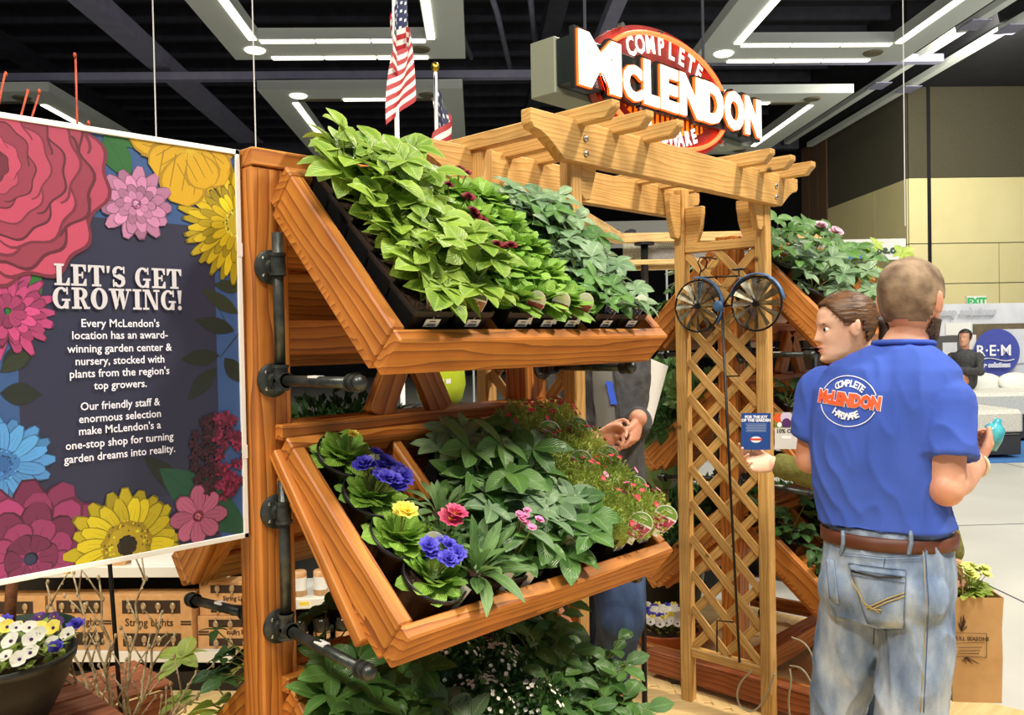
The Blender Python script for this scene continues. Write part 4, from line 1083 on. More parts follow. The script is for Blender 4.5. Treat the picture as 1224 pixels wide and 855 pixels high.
# heading in heavy slab letters
def arcring(cx, cy, ro, ry, ri, riy, a0, a1, n=14):
    A = [math.radians(a0 + (a1 - a0) * k / n) for k in range(n + 1)]
    out = []
    for a, b in zip(A, A[1:]):
        out.append([(cx + ro * math.cos(a), cy + ry * math.sin(a)), (cx + ro * math.cos(b), cy + ry * math.sin(b)), (cx + ri * math.cos(b), cy + riy * math.sin(b)), (cx + ri * math.cos(a), cy + riy * math.sin(a))])
    return out
def rc(x0, y0, x1, y1): return [(x0, y0), (x1, y0), (x1, y1), (x0, y1)]
GL = {
 'L': (.80, [rc(.12, 0, .38, 1), rc(0, .9, .5, 1), rc(0, 0, .78, .1), [(.78, 0), (.78, .36), (.70, .36), (.58, .1), (.58, 0)]]),
 'E': (.84, [rc(.12, 0, .38, 1), rc(0, .9, .78, 1), rc(0, 0, .8, .1), [(.80, 0), (.80, .34), (.72, .34), (.6, .1), (.6, 0)], [(.78, 1), (.78, .68), (.70, .68), (.6, .9), (.6, 1)], rc(.36, .46, .6, .56), rc(.55, .36, .63, .66)]),
 'T': (.90, [rc(.31, 0, .57, 1), rc(0, .9, .88, 1), [(0, 1), (0, .66), (.08, .66), (.2, .9), (.2, 1)], [(.88, 1), (.88, .66), (.80, .66), (.68, .9), (.68, 1)], rc(.19, 0, .69, .1)]),
 "'": (.30, [[(.04, 1), (.24, 1), (.16, .66), (.06, .66)]]),
 'S': (.74, arcring(.35, .73, .35, .28, .13, .17, 30, 200) + [[(.01, .66), (.14, .62), (.69, .36), (.56, .30), (.28, .40), (.06, .52)], [(.10, .52), (.40, .64), (.66, .5), (.7, .3), (.5, .35), (.3, .45)]] + arcring(.36, .27, .35, .28, .13, .17, -170, 40) + [rc(.60, .66, .68, 1.0), rc(.02, 0, .10, .36)]),
 'G': (.92, arcring(.44, .5, .44, .51, .19, .40, 42, 330) + [rc(.62, .0, .80, .42), rc(.46, .36, .90, .46), rc(.70, .66, .78, 1.0)]),
 'R': (.94, [rc(.12, 0, .38, 1), rc(0, .9, .5, 1), rc(0, 0, .5, .1), rc(.3, .44, .5, .54)] + arcring(.48, .72, .34, .28, .09, .18, -90, 90) + [[(.42, .5), (.62, .5), (.84, .04), (.64, .0)], rc(.62, 0, .94, .1)]),
 'O': (.92, arcring(.45, .5, .45, .52, .18, .41, 0, 360, 30)),
 'W': (1.28, [[(.1, .95), (.36, .95), (.52, .25), (.40, 0), (.34, 0)], [(.40, 0), (.48, .22), (.66, .95), (.56, .95)], [(.52, .95), (.78, .95), (.92, .25), (.82, 0), (.76, 0)], [(.82, 0), (.90, .2), (1.14, .95), (1.04, .95)], rc(0, .9, .46, 1), rc(.46, .9, .86, 1), rc(.94, .9, 1.26, 1)]),
 'I': (.52, [rc(.12, 0, .38, 1), rc(0, .9, .5, 1), rc(0, 0, .5, .1)]),
 'N': (1.0, [rc(.12, 0, .22, 1), rc(.76, 0, .86, 1), [(.12, 1), (.38, 1), (.86, 0), (.66, 0)], rc(0, .9, .36, 1), rc(.62, .9, .98, 1), rc(0, 0, .36, .1)]),
 '!': (.34, [[(.03, 1), (.29, 1), (.22, .32), (.10, .32)], arcring(.16, .11, .12, .12, .0, .0, 0, 360)[0]] + arcring(.16, .11, .12, .12, .0, .0, 0, 360)),
 ' ': (.42, [])}
def slab(P, txt, pxl, pxr, pyb_l, h_px):
    tot = sum(GL[c][0] + .05 for c in txt); xl = SP(pxl, pyb_l)[0]; xr = SP(pxr, pyb_l)[0]; k = (xr - xl) / tot; z0 = SP(pxl, pyb_l)[1]; hh = h_px * PXM; x = xl
    for ch in txt:
        w, ps = GL[ch]
        for p in ps: P.poly([(x + a * k, z0 + b * hh) for a, b in p], (240, 238, 246))
        x += (w + .05) * k
P = Print(12); slab(P, "LET'S GET", 64, 217, 341, 23.5); slab(P, 'GROWING!', 62, 218, 369, 23.5); P.done('printed_heading')
tb = MB()
for txt, xl, xr, yb in (("Every McLendon's", 96, 189, 391), ('location has an award-', 85, 199, 405), ('winning garden center &', 79, 204, 420.5), ('nursery, stocked with', 89, 195, 435), ("plants from the region's", 82, 201, 449.5), ('top growers.', 111, 174, 464),
                        ('Our friendly staff &', 95, 190, 487.5), ('enormous selection', 93, 191, 502), ("make McLendon's a", 93, 191, 516), ('one-stop shop for turning', 77, 206, 531.5), ('garden dreams into reality.', 75, 208, 547)):
    vs, fs = text_geo(txt, 1, .012, 0, 1, 2); a0 = min(p.x for p in vs); a1 = max(p.x for p in vs)
    x0, z0 = SP(xl, yb); x1, z1 = SP(xr, yb); zc = SP((xl + xr) / 2, yb)[1]; k = (x1 - x0) / (a1 - a0)
    tb.add([V((x0 + (p.x - a0) * k, SGY - .0062, zc + p.y * .0222)) for p in vs], fs, cl=(232, 232, 244))
tb.build('printed_text', M_SIGNP, sgn)
for x_ in (SX0 + .03,):
    board('post', (x_, SGY + .03, 0), (x_, SGY + .03, SZ1 - .02), .04, .03, (0, 1, 0), M_WHITE, sgn)

# ================================================================ left shelf with boxed string lights
m_kraft = pm('kraft_cardboard', (202, 152, 96), .7, (214, 166, 110), 24)
m_kraftd = (96, 62, 36)
m_shelf = pm('white_shelf_enamel', (226, 224, 212), .35)
m_bulb = pm('clear_bulb_glass', (168, 140, 100), .12, metal=.0, spec=.9)
m_boxin = pm('box_window_dark', (52, 36, 26), .4)
YW = CR @ V((0, 0, -1)); YW.z = 0; YW.normalize(); XR = V((YW.y, -YW.x, 0))
def camframe(px, py, d, yaw=0):
    p = W(px, py, d); R_ = Matrix.Rotation(yaw, 4, 'Z') @ Matrix((XR, YW, V((0, 0, 1)))).transposed().to_4x4()
    R_.translation = p; return R_
SM = camframe(20, 790, 4.0, -.06); so = SM.translation.copy()
def shelf_unit(M, x0, x1, zs, depth, label, top=1.25):
    t = thing('retail_shelf', label, 'shelf', M @ V(((x0 + x1) / 2, depth / 2, -M.translation.z)))
    zf = -M.translation.z
    MB().box((x0, depth, zf), (x1, depth + .03, zf + top)).build('back_panel', M_BLACK, t, local=M)
    MB().box((x0, .05, zf), (x1, depth, zf + .10)).build('base', M_BLACK, t, local=M)
    for z in zs:
        sh = MB().box((x0, .0, z + zf - .03), (x1, depth, z + zf), bev=.002).build('shelf_board', m_shelf, t, local=M)
        MB().box((x0, -.012, z + zf - .045), (x1, .0, z + zf + .004), bev=.002).build('price_rail', m_shelf, sh, local=M)
        for k in range(int((x1 - x0) / .5)):
            xx = x0 + .18 + k * .5; g = MB().box((xx, -.0135, z + zf - .04), (xx + .06, -.012, z + zf - .004), cl=(236, 232, 214)); g.box((xx + .004, -.0142, z + zf - .026), (xx + .05, -.0135, z + zf - .008), cl=(232, 208, 60)); g.build('price_label', M_PRINT, sh, local=M)
    return t
zsh = .21
shelf_unit(SM, -.45, 1.02, (zsh, .60), .42, 'white retail shelf with boxed string lights behind the planters, lower left', .98)
def light_box(M, x, y, z, w, h, d, label, flip=False, bulbs=True, small=False):
    t = thing('string_light_box', label, 'box', M @ V((x + w / 2, y + d / 2, z)), 'boxed string lights on the shelf')
    MB().box((x, y, z), (x + w, y + d, z + h), bev=.002).build('carton', m_kraft, t, local=M)
    Q = M @ Matrix.Translation((x + w / 2, y, z + h / 2)) @ (RY(PI) if flip else Matrix())
    for s in (1, -1):
        zc = s * h * .29
        MB().box((-w * .36, -.0015, zc - h * .115), (w * .36, .001, zc + h * .115)).build('window', m_boxin, t, local=Q)
        for k in range(4):
            q = MB().ball((-w * .27 + k * w * .18, -.006, zc + .004), (.014, .008, .018), 8, 6); q.tube([(-w * .27 + k * w * .18, -.006, zc - .012), (-w * .27 + k * w * .18, -.006, zc - .024)], .006, 6); q.build('bulb', m_bulb, t, True, local=Q)
    p = MB(); put_text(p, 'String Lights', h * .19, Q @ Matrix.Translation((-w * .03, -.0017, -h * .045)) @ RX(PI / 2), offset=.0008, cl=(70, 44, 26), sx=.92)
    for s in (0, 1):
        vs = [Q @ V(v) for v in ((w * .36, -.0012, .004 - s * .012), (w * .49, -.0012, .004 - s * .012), (w * .49, -.0012, .012 - s * .012), (w * .36, -.0012, .012 - s * .012))]; p.add(vs, [(0, 1, 2, 3)], cl=(60, 40, 28))
    p.build('printed_text', M_PRINT, t)
    return t
z0 = zsh - so.z
def sxp(px): return (px - 20) / 1034 * 4.0
light_box(SM, sxp(-50), .02, z0, .40, .25, .1, 'string lights box at the far left of the shelf')
light_box(SM, sxp(57), .02, z0, sxp(136) - sxp(57), .255, .1, 'string lights box second from left on the shelf')
light_box(SM, sxp(138), .0, z0, sxp(236) - sxp(138), .262, .1, 'string lights box in the middle, behind the dark stake')
light_box(SM, sxp(238), .04, z0, .38, .15, .1, 'upside-down string lights box at the bottom of the stack beside the rack', flip=True)
light_box(SM, sxp(240), .05, z0 + .151, .38, .155, .1, 'upright string lights box lying on the upside-down one')
for k in range(3):
    x = sxp(40 + k * 60); tag(MB().box((x, .03, .60 - so.z), (x + .2, .25, .60 - so.z + .07 + .02 * k), bev=.002).build('white_carton', (M_WHITE, m_kraft, M_WHITE)[k], local=SM), ('white carton at left of the upper shelf', 'kraft carton in the middle of the upper shelf', 'white carton at right of the upper shelf')[k], 'box')
# second shelf with candles, seen between the rack and its lower tray
SM2 = camframe(350, 722, 4.3, .12)
shelf_unit(SM2, -.15, .75, (.335,.045 + .02), .4, 'white retail shelf with candle jars behind the rack post', 1.1)
m_jar = pm('smoky_glass_jar', (50, 46, 40), .15); m_candle = pm('amber_candle', (206, 150, 96), .4, (230, 190, 140), 14); m_glow = pm('candle_flame_light', (255, 150, 60), .5, emit=(255, 150, 70), estr=4)
for k in range(6):
    x = -.08 + k * .105; z = .335 - SM2.translation.z
    t = thing('candle', ('leftmost', 'second', 'third', 'fourth', 'fifth', 'rightmost')[k] + ' printed pillar candle on the upper candle shelf', 'candle', SM2 @ V((x, .08, z)), 'pillar candles')
    MB().lathe([(0, 0), (.036, 0), (.036, .12), (.03, .125), (0, .12)], 16, SM2 @ Matrix.Translation((x, .08, z))).build('wax', m_candle, t, True)
    MB().lathe([(.0365, .03), (.0365, .095)], 16, SM2 @ Matrix.Translation((x, .08, z))).build('paper_band', M_WHITE, t, True)
for k in range(5):
    x = .02 + k * .11; z = .065 - SM2.translation.z
    t = thing('candle_jar', ('leftmost', 'second', 'middle', 'fourth', 'rightmost')[k] + ' dark glass candle jar on the lower candle shelf', 'candle jar', SM2 @ V((x, .08, z)), 'dark candle jars')
    MB().lathe([(0, 0), (.04, 0), (.042, .12), (.038, .13), (.038, .15), (0, .15)], 16, SM2 @ Matrix.Translation((x, .08, z))).build('jar', m_jar, t, True)
    MB().lathe([(.0425, .05), (.0425, .085)], 16, SM2 @ Matrix.Translation((x, .08, z))).build('label_band', m_candle, t, True)
    MB().ball((0, -.035, .02), (.012, .008, .014), 8, 5, M=SM2 @ Matrix.Translation((x, .08, z))).build('flame', m_glow, t, True)

# ================================================================ planters and twigs, lower left
m_green_pot = pm('dark_green_plastic', (30, 48, 38), .35, (38, 58, 46), 12); m_char = pm('charcoal_resin', (44, 48, 44), .45, (56, 60, 54), 20)
c1 = W(2, 772, 2.0); cr = thing('wooden_crate', 'red-brown wooden crate carrying the pansy bowl, lower left corner', 'crate', (c1.x, c1.y, 0))
zt = c1.z - .17
for k in range(5):
    z = .06 + k * (zt - .07) / 4.6
    for s in (-1, 1):
        board('slat', (c1.x - .2, c1.y + s * .19, z), (c1.x + .2, c1.y + s * .19, z), .1, .014, (0, 0, 1), M_CRATE, cr); board('slat', (c1.x + s * .2, c1.y - .18, z), (c1.x + s * .2, c1.y + .18, z), .1, .014, (0, 0, 1), M_CRATE, cr)
for k in range(4): board('top_slat', (c1.x - .2, c1.y - .15 + k * .1, zt - .008), (c1.x + .2, c1.y - .15 + k * .1, zt - .008), .09, .014, (0, 1, 0), M_CRATE, cr)
def bowl(c, r, h, mat, label, seed):
    t = thing('planter_bowl', label, 'planter', c)
    M = Matrix.Translation(c)
    MB().lathe([(0, 0), (r * .62, 0), (r * .86, h * .5), (r * .97, h * .86), (r * 1.0, h * .87), (r * 1.02, h), (r * .97, h), (r * .9, h * .8), (0, h * .8)], 40, M).build('bowl', mat, t, True)
    MB().lathe([(0, h * .84), (r * .9, h * .82)], 24, M).build('soil', M_SOIL, t)
    return t
bw = bowl(V((c1.x, c1.y, zt)), .155, .15, m_char, 'charcoal bowl planter of white, yellow and blue pansies, lower left corner', 1)
r = random.Random(21)
for i in range(46):
    a = i * 2.4; q = .14 * math.sqrt((i + .5) / 46); p = V((c1.x + q * math.cos(a), c1.y + q * math.sin(a), zt + .13))
    for j in range(3):
        o = V((math.cos(a + j * 2), math.sin(a + j * 2), .6)).normalized()
        link('leaf', r.choice(MESH['ovalv']), bw, frame(p + V((0, 0, r.uniform(0, .05))), o, V((0, 0, 1))) @ Matrix.Scale(r.uniform(.7, 1.0), 4))
camd = -YW
for i in range(44):
    a = i * 2.4 + .5; q = .165 * math.sqrt((i + .5) / 44); p = V((c1.x + q * math.cos(a), c1.y + q * math.sin(a), zt + .20 - q * .25 + r.uniform(0, .03)))
    rt = (p - V((c1.x, c1.y, p.z))).dot(XR); bk = (p - V((c1.x, c1.y, p.z))).dot(YW)
    fm = F_BLUE if rt < -.04 and bk > -.02 else F_PUR if bk > .09 else F_PANY if (bk > .05 or i % 9 == 0) else F_PANW
    if rt > .12 and i % 3 == 0: fm = F_BLUE
    nn = (camd * .9 + V((0, 0, 1)) + V((r.uniform(-.4, .4), r.uniform(-.4, .4), 0))).normalized()
    link('flower', fm, bw, axisM(p, nn) @ RZ(r.uniform(0, 6)) @ Matrix.Scale(r.uniform(.75, 1.05), 4))
c2 = W(22, 752, 2.45)
cr2 = thing('wooden_crate', 'tall red-brown crate behind, carrying the dark green nursery pot', 'crate', (c2.x, c2.y, 0))
zt2 = c2.z - .2
for k in range(5):
    z = .06 + k * (zt2 - .07) / 4.6
    for s in (-1, 1):
        board('slat', (c2.x - .17, c2.y + s * .16, z), (c2.x + .17, c2.y + s * .16, z), .1, .014, (0, 0, 1), M_CRATE, cr2); board('slat', (c2.x + s * .17, c2.y - .15, z), (c2.x + s * .17, c2.y + .15, z), .1, .014, (0, 0, 1), M_CRATE, cr2)
for k in range(3): board('top_slat', (c2.x - .17, c2.y - .11 + k * .11, zt2 - .008), (c2.x + .17, c2.y - .11 + k * .11, zt2 - .008), .1, .014, (0, 1, 0), M_CRATE, cr2)
bw2 = bowl(V((c2.x, c2.y, zt2)), .145, .2, m_green_pot, 'dark green nursery pot with a brown trunk behind the pansies', 2)
tr = W(8, 745, 2.42); tt = W(20, 660, 2.42)
MB().tube([V((tr.x, tr.y, zt2 + .16)), tr.lerp(tt, .5), tt, tt + V((0, 0, .9))], [.018, .016, .014, .01], 8).build('trunk', pm('brown_bark', (104, 62, 34), .8, (130, 82, 48), 30, bump=.5), bw2, True)
# red crate with plank top beside the twigs
c3 = W(122, 822, 2.75); cr3 = thing('wooden_crate', 'low red-brown crate with light plank top behind the pale twigs', 'crate', (c3.x, c3.y, 0))
for k in range(3):
    board('slat', (c3.x - .16, c3.y - .14, .08 + k * (c3.z / 3)), (c3.x + .16, c3.y - .14, .08 + k * (c3.z / 3)), c3.z / 3.3, .014, (0, 0, 1), M_CRATE, cr3)
    board('slat', (c3.x - .16, c3.y - .14, .08 + k * (c3.z / 3)), (c3.x - .16, c3.y + .14, .08 + k * (c3.z / 3)), c3.z / 3.3, .014, (0, 0, 1), M_CRATE, cr3)
    board('top_slat', (c3.x - .165, c3.y - .1 + .1 * k, c3.z), (c3.x + .165, c3.y - .1 + .1 * k, c3.z), .095, .014, (0, 1, 0), M_CRATE, cr3)
# pale twigs in a vase
m_twig = pm('pale_bark', (206, 190, 152), .8, (156, 134, 98), 60, bump=.3); m_redtwig = pm('red_bark', (150, 44, 22), .6, (190, 80, 40), 40)
vb = W(148, 1000, 2.3)
tw = thing('twig_bundle', 'bundle of pale budded twigs in a dark vase, lower left', 'branches', (vb.x, vb.y, 0))
MB().lathe([(0, 0), (.09, 0), (.11, .15), (.08, .34), (.07, vb.z + .02), (.08, vb.z + .05), (.06, vb.z + .05), (.06, .3)], 24, Matrix.Translation((vb.x, vb.y, 0))).build('vase', m_char, tw, True)
r = random.Random(6)
def twig(parent, p0, p1, rad, mat, nside, dep, seed, bud=.0045):
    r = random.Random(seed); pts = [p0]; n = 9; ax = (p1 - p0)
    for i in range(1, n + 1): pts.append(p0 + ax * (i / n) + V((r.uniform(-1, 1), r.uniform(-1, 1), 0)) * ax.length * .018)
    mb = MB().tube(pts, [rad * (1 - .6 * i / n) for i in range(n + 1)], 6)
    for i in range(2, n + 1):
        p = pts[i]
        if i % 2 == 0 or i == n: mb.ball(tuple(p + V((r.uniform(-1, 1), r.uniform(-1, 1), 0)) * .004), (bud, bud, bud * 1.6), 6, 4)
        if i < n and i > 2 and r.random() < nside:
            d = (ax.normalized() + XR * r.choice((-1, 1)) * r.uniform(.4, .8) + YW * r.uniform(-.3, .3)).normalized(); L_ = r.uniform(.05, .13)
            q = p + d * L_; mb.tube([p, p.lerp(q, .5) + V((0, 0, .004)), q], [rad * .5, rad * .4, rad * .25], 5); mb.ball(tuple(q), (bud, bud, bud * 1.7), 6, 4); mb.ball(tuple(p.lerp(q, .6)), bud * .8, 6, 4)
    mb.build('branch', mat, parent, True)
for k, (px, py, dd) in enumerate(((58, 695, 0), (86, 684, .05), (120, 690, -.05), (172, 664, .05), (196, 732, 0), (180, 760, .1), (66, 770, -.05), (236, 805, .0), (110, 745, .08), (215, 842, -.03), (150, 788, .0))):
    twig(tw, W(138 + k * 2, 930, 2.3 + dd), W(px, py, 2.3 + dd * 2), .0055, m_twig, .75, 1, 60 + k)
sb_ = W(160, 1010, 2.5); st0 = W(131, 672, 2.5); st = thing('stake', 'thin black metal stake standing behind the pale twigs', 'stake', (sb_.x, sb_.y, 0))
MB().tube([V((sb_.x, sb_.y, 0)), V((sb_.x, sb_.y, 0)).lerp(st0, .5), st0, st0 + V((0, 0, .06))], .0065, 8).build('rod', M_BLACK, st, True); MB().lathe([(0, 0), (.09, 0), (.09, .01), (0, .012)], 20, Matrix.Translation((sb_.x, sb_.y, 0))).build('base', M_BLACK, st)
rb = W(-110, 700, 2.9); rt_ = thing('red_branches', 'red dogwood branches showing above the flower sign', 'branches', (rb.x, rb.y, 0))
MB().lathe([(0, 0), (.12, 0), (.13, .4), (.11, .4), (.1, .1)], 20, Matrix.Translation((rb.x, rb.y, 0))).build('vase', m_char, rt_, True)
for k, (px, py) in enumerate(((103, 68), (40, 110), (10, 90), (36, 90) , (42, 108))):
    if k == 3: continue
    twig(rt_, V((rb.x, rb.y, .35)), W(px, py, 2.8 + .05 * k), .008, m_redtwig, .35, 1, 80 + k, .006)

# ================================================================ flags
def flag(px, ptop, d, label, scale=1.0, seed=0, L_=1.1):
    b = W(px, 410, d); b.z = 0; top = W(px, ptop, d)
    M = Matrix((XR, YW, V((0, 0, 1)))).transposed().to_4x4(); M.translation = b
    t = thing('flag', label, 'flag', b, 'flags on white poles')
    MB().lathe([(0, 0), (.2, 0), (.19, .03), (.03, .06), (.018, .08), (.016, top.z), (0, top.z)], 16, M).build('pole', M_WHITE, t, True)
    MB().ball((0, 0, top.z + .045), (.035, .035, .045), 12, 8, M=M).build('finial', pm('gold_finial', (206, 170, 70), .3, metal=1), t, True)
    mb = MB(); nu, nv = 44, 26; r = random.Random(seed); H_ = .62 * L_
    def pos(s, v):  # s along fly 0..1, v down the hoist 0..1
        x = (.02 + .10 * math.sin(s * 9 + v * 1.2 + seed) * (.25 + s) + .03 * math.sin(s * 21 + seed)) * scale; y = (.05 * math.cos(s * 9.5 + seed) + .04 * math.sin(s * 16 + v)) * scale
        z = top.z - .03 - v * H_ * scale - s * L_ * .62 * scale
        return M @ V((x + .02, y, z))
    for i in range(nu):
        for j in range(nv):
            s0, s1, v0, v1 = i / nu, (i + 1) / nu, j / nv, (j + 1) / nv; can = s0 < .4 and j < nv * 7 / 13
            if can: c = (232, 234, 240) if (i % 4 == 1 and j % 3 == 1) or (i % 4 == 3 and j % 3 == 2) else (34, 42, 84)
            else: c = (176, 36, 44) if int((j + .5) / 2) % 2 == 0 else (232, 230, 222)
            mb.add([pos(s0, v0), pos(s1, v0), pos(s1, v1), pos(s0, v1)], [(0, 1, 2, 3)], cl=c)
    mb.build('cloth', M_PRINT, t)
    return t
flag(480, -25, 6.0, 'taller stars and stripes flag hanging above the hellebores', .85, 1, .95)
flag(527, 88, 7.5, 'shorter stars and stripes flag with gold finial beside the arbor beam', 1.0, 4, 1.25)

# ================================================================ wind-spinner bicycle on a stake
m_bblue = pm('worn_blue_paint', (58, 94, 140), .4, (84, 124, 170), 40); m_btin = pm('tarnished_tin', (120, 116, 98), .35, (170, 166, 146), 30, metal=.85)
bk = thing('bicycle_spinner', 'small blue metal bicycle wind spinner on a black stake before the lattice', 'garden ornament', (3.19, 1.79, 0))
BX = 3.175
def bp(px, py, dx=0): p = onp(px, py, 0, BX); p.x += dx; return p
wheels = ((834, 366, .108), (904, 363, .108))
for (px, py, r_) in wheels:
    c = bp(px, py); Mw = Matrix.Translation(c) @ RY(-PI / 2)
    w_ = MB().tube([Mw @ V((r_ * math.cos(a), r_ * math.sin(a), 0)) for a in (2 * PI * k / 40 for k in range(41))], .0045, 8).build('wheel_rim', M_BLACK, bk, True)
    hb = MB().lathe([(0, -.012), (.012, -.012), (.012, .012), (0, .012)], 12, Mw).build('hub', M_BLACK, w_)
    for k in range(12):
        a = 2 * PI * k / 12; Q = Mw @ RZ(a) @ RX(.62)
        MB().add([Q @ V(v) for v in ((.012, -.004, 0), (r_ * .93, -.019, .0), (r_ * .95, .0, .004), (r_ * .93, .019, .0), (.012, .004, 0), (r_ * .5, 0, .003))], [(0, 1, 5), (1, 2, 5), (2, 3, 5), (3, 4, 5), (4, 0, 5)]).build('vane', m_btin, w_)
def bt(pts, r=.0035, mat=M_BLACK, nm='frame_tube'): return MB().tube([bp(*p) for p in pts], r, 8).build(nm, mat, bk, True)
bt([(834, 366), (828, 368), (834, 343), (836, 331)]); bt([(834, 366), (841, 331), (836, 331)], .004, m_bblue); bt([(838, 332), (882, 330)]); bt([(838, 335), (858, 366)], .0035)
bt([(884, 334), (864, 366)], .004); bt([(864, 366), (904, 363)]); bt([(884, 333), (904, 363)]); bt([(883, 331), (888, 338)], .004, m_bblue)
bt([(836, 331), (838, 322), (834, 314), (837, 308), (847, 308), (857, 310)], .003, M_BLACK, 'handlebar'); bt([(838, 325), (844, 320), (845, 312), (842, 308)], .003, M_BLACK, 'handlebar')
sd = MB().ball((0, 0, 0), (.012, .034, .006), 12, 6, M=Matrix.Translation(bp(883, 322))).build('saddle', M_BLACK, bk, True); bt([(883, 324), (884, 334)], .003)
bt([(888, 336), (898, 331), (920, 331)], .003, M_BLACK, 'carrier'); bt([(898, 334), (920, 331), (905, 337)], .0025, M_BLACK, 'carrier')
for (px, py, r_), a0, a1 in ((wheels[0], 100, -10 - 30), (wheels[1], 165, 5)):
    c = bp(px, py); mb = MB(); rings_ = []
    for k in range(15):
        a = math.radians(a0 + (a1 - a0) * k / 14); rr_ = r_ + .008
        o = c + V((0, -math.cos(a) * rr_, math.sin(a) * rr_)); n_ = V((0, -math.cos(a), math.sin(a)))
        rings_.append([o + V((-.011, 0, 0)), o + n_ * .006 + V((-.006, 0, 0)), o + n_ * .008, o + n_ * .006 + V((.006, 0, 0)), o + V((.011, 0, 0)), o + n_ * .004])
    mb.loft(rings_).build('mudguard', m_bblue, bk, True)
MB().lathe([(0, -.004), (.022, -.004), (.024, 0), (.022, .004), (0, .004)], 20, Matrix.Translation(bp(860, 366, -.01)) @ RY(-PI / 2)).build('chain_guard', m_bblue, bk, True)
bt([(856, 364), (866, 369)], .003, M_CHROME, 'pedal_crank')
b0 = bp(863, 370); b1 = onp(884, 792, 0, BX)
MB().tube([b0, b0.lerp(b1, .5) + V((0, .002, 0)), b1], .0055, 8).build('stake', M_BLACK, bk, True)
for q in (450,): MB().tube([onp(868, q, 0, BX), onp(880, q, 0, BX) + V((.03, 0, 0))], .003, 6).build('cross_pin', M_BLACK, bk)
pr = [onp(857, 780, 0, BX), onp(857, 742, 0, BX), onp(877, 744, 0, BX)]
MB().tube(pr, .0035, 6).build('foot_prong', M_BLACK, bk)

# cables hanging at the arbor foot
m_cable = pm('clear_grey_cable', (172, 168, 144), .3)
def cable(pts, label, X=3.17, rad=.004, d=None):
    P_ = [onp(px, py, 0, X) for px, py in pts]; P_ = [V((p.x, p.y, max(.006, p.z))) for p in P_]
    # smooth by midpoints
    for _ in range(2): P_ = [P_[0]] + [P_[i].lerp(P_[i + 1], t) for i in range(len(P_) - 1) for t in (.25, .75)] + [P_[-1]]
    tag(MB().tube(P_, rad, 6).build('cable', m_cable, smooth=True), label, 'cable')
cable([(899, 802), (885, 815), (880, 832), (886, 848), (902, 852), (915, 835), (926, 805)], 'grey cable looped under the lattice bottom rail', 3.2)
cable([(946, 762), (962, 768), (972, 785), (974, 805), (970, 818)], 'grey cable arching beside the arbor foot, upper of the right-hand loops', 3.25)
cable([(944, 796), (958, 798), (968, 812), (975, 830)], 'grey cable arching beside the arbor foot, lower of the right-hand loops', 3.27)
cable([(944, 800), (946, 815), (942, 835), (944, 856)], 'grey cable running straight down along the right arbor post', 3.22)

# ================================================================ lime pot, white sign board, pale frame booth
m_lime = pm('lime_green_glaze', (176, 196, 40), .18, (190, 208, 60), 3)
lp = W(527, 487, 3.5)
tb_ = thing('display_table', 'small black display table behind the front rack carrying a lime pot', 'table', (lp.x, lp.y, 0))
MB().box((lp.x - .25, lp.y - .25, lp.z - .02), (lp.x + .25, lp.y + .25, lp.z), bev=.003).build('table_top', M_BLACK, tb_)
for sx_ in (-1, 1):
    for sy in (-1, 1): MB().box((lp.x + sx_ * .22 - .015, lp.y + sy * .22 - .015, 0), (lp.x + sx_ * .22 + .015, lp.y + sy * .22 + .015, lp.z - .02)).build('leg', M_BLACK, tb_)
t = thing('glazed_pot', 'shiny lime-green glazed pot with two small white stickers', 'pot', lp)
MB().lathe([(0, 0), (.064, 0), (.088, .035), (.103, .093), (.098, .163), (.086, .204), (.093, .216), (.086, .222), (.077, .21), (.07, .12)], 36, Matrix.Translation(lp)).build('pot', m_lime, t, True)
for k in (0, 1):
    q = Matrix.Translation(lp) @ Matrix((XR, YW, V((0, 0, 1)))).transposed().to_4x4() @ RZ(.12 + k * .28)
    MB().box((-.010, -.1028, .10), (.010, -.1012, .118)).build('sticker', M_WHITE, t, local=q)
# white tilted board in the gap by the jacket
q = camframe(765, 466, 3.6, .5) @ RY(.35)
wb_ = thing('white_board', 'tilted white sign board behind the person in the grey jacket', 'sign', V((q.translation.x, q.translation.y, 0)))
MB().box((-.11, 0, -.12), (.11, .008, .14), bev=.001).build('board', M_WHITE, wb_, local=q)
MB().tube([q.translation + V((0, 0, -.1)) + YW * .01, V((q.translation.x, q.translation.y, 0)) + YW * .01], .012, 8).build('post', M_BLACK, wb_)
MB().lathe([(0, 0), (.13, 0), (.12, .015), (0, .02)], 18, Matrix.Translation(V((q.translation.x, q.translation.y, 0)) + YW * .01)).build('base', M_BLACK, wb_)

def cfbox(name, px0, py0, px1, py1, d, th, mat, parent=None, **kw):
    a = W(px0, py1, d); w = (px1 - px0) / F_PX * d; h = (py1 - py0) / F_PX * d
    M = Matrix((XR, YW, V((0, 0, 1)))).transposed().to_4x4(); M.translation = a
    return MB().box((0, 0, 0), (w, th, h), **kw).build(name, mat, parent, local=M)
pf = thing('timber_frame_booth', 'pale pine frame with black pipe posts and mesh panels behind the arbor', 'booth', V((W(860, 410, 6.4).x, W(860, 410, 6.4).y, 0)))
cfbox('top_beam', 735, 279, 985, 290, 6.4, .09, M_PALE, pf, bev=.004); cfbox('lower_beam', 735, 311, 985, 317, 6.4, .09, M_PALE, pf, bev=.004); cfbox('lower_beam', 735, 318, 985, 323, 6.5, .09, M_PALE, pf, bev=.004)
cfbox('bottom_beam', 735, 472, 985, 484, 6.4, .09, M_PALE, pf, bev=.004)
p0 = W(738, 285, 6.42); p1 = W(690, 322, 5.2); p1.z = p0.z; board('side_beam', p0, p1, .07, .09, (0, 0, 1), M_PALE, pf)
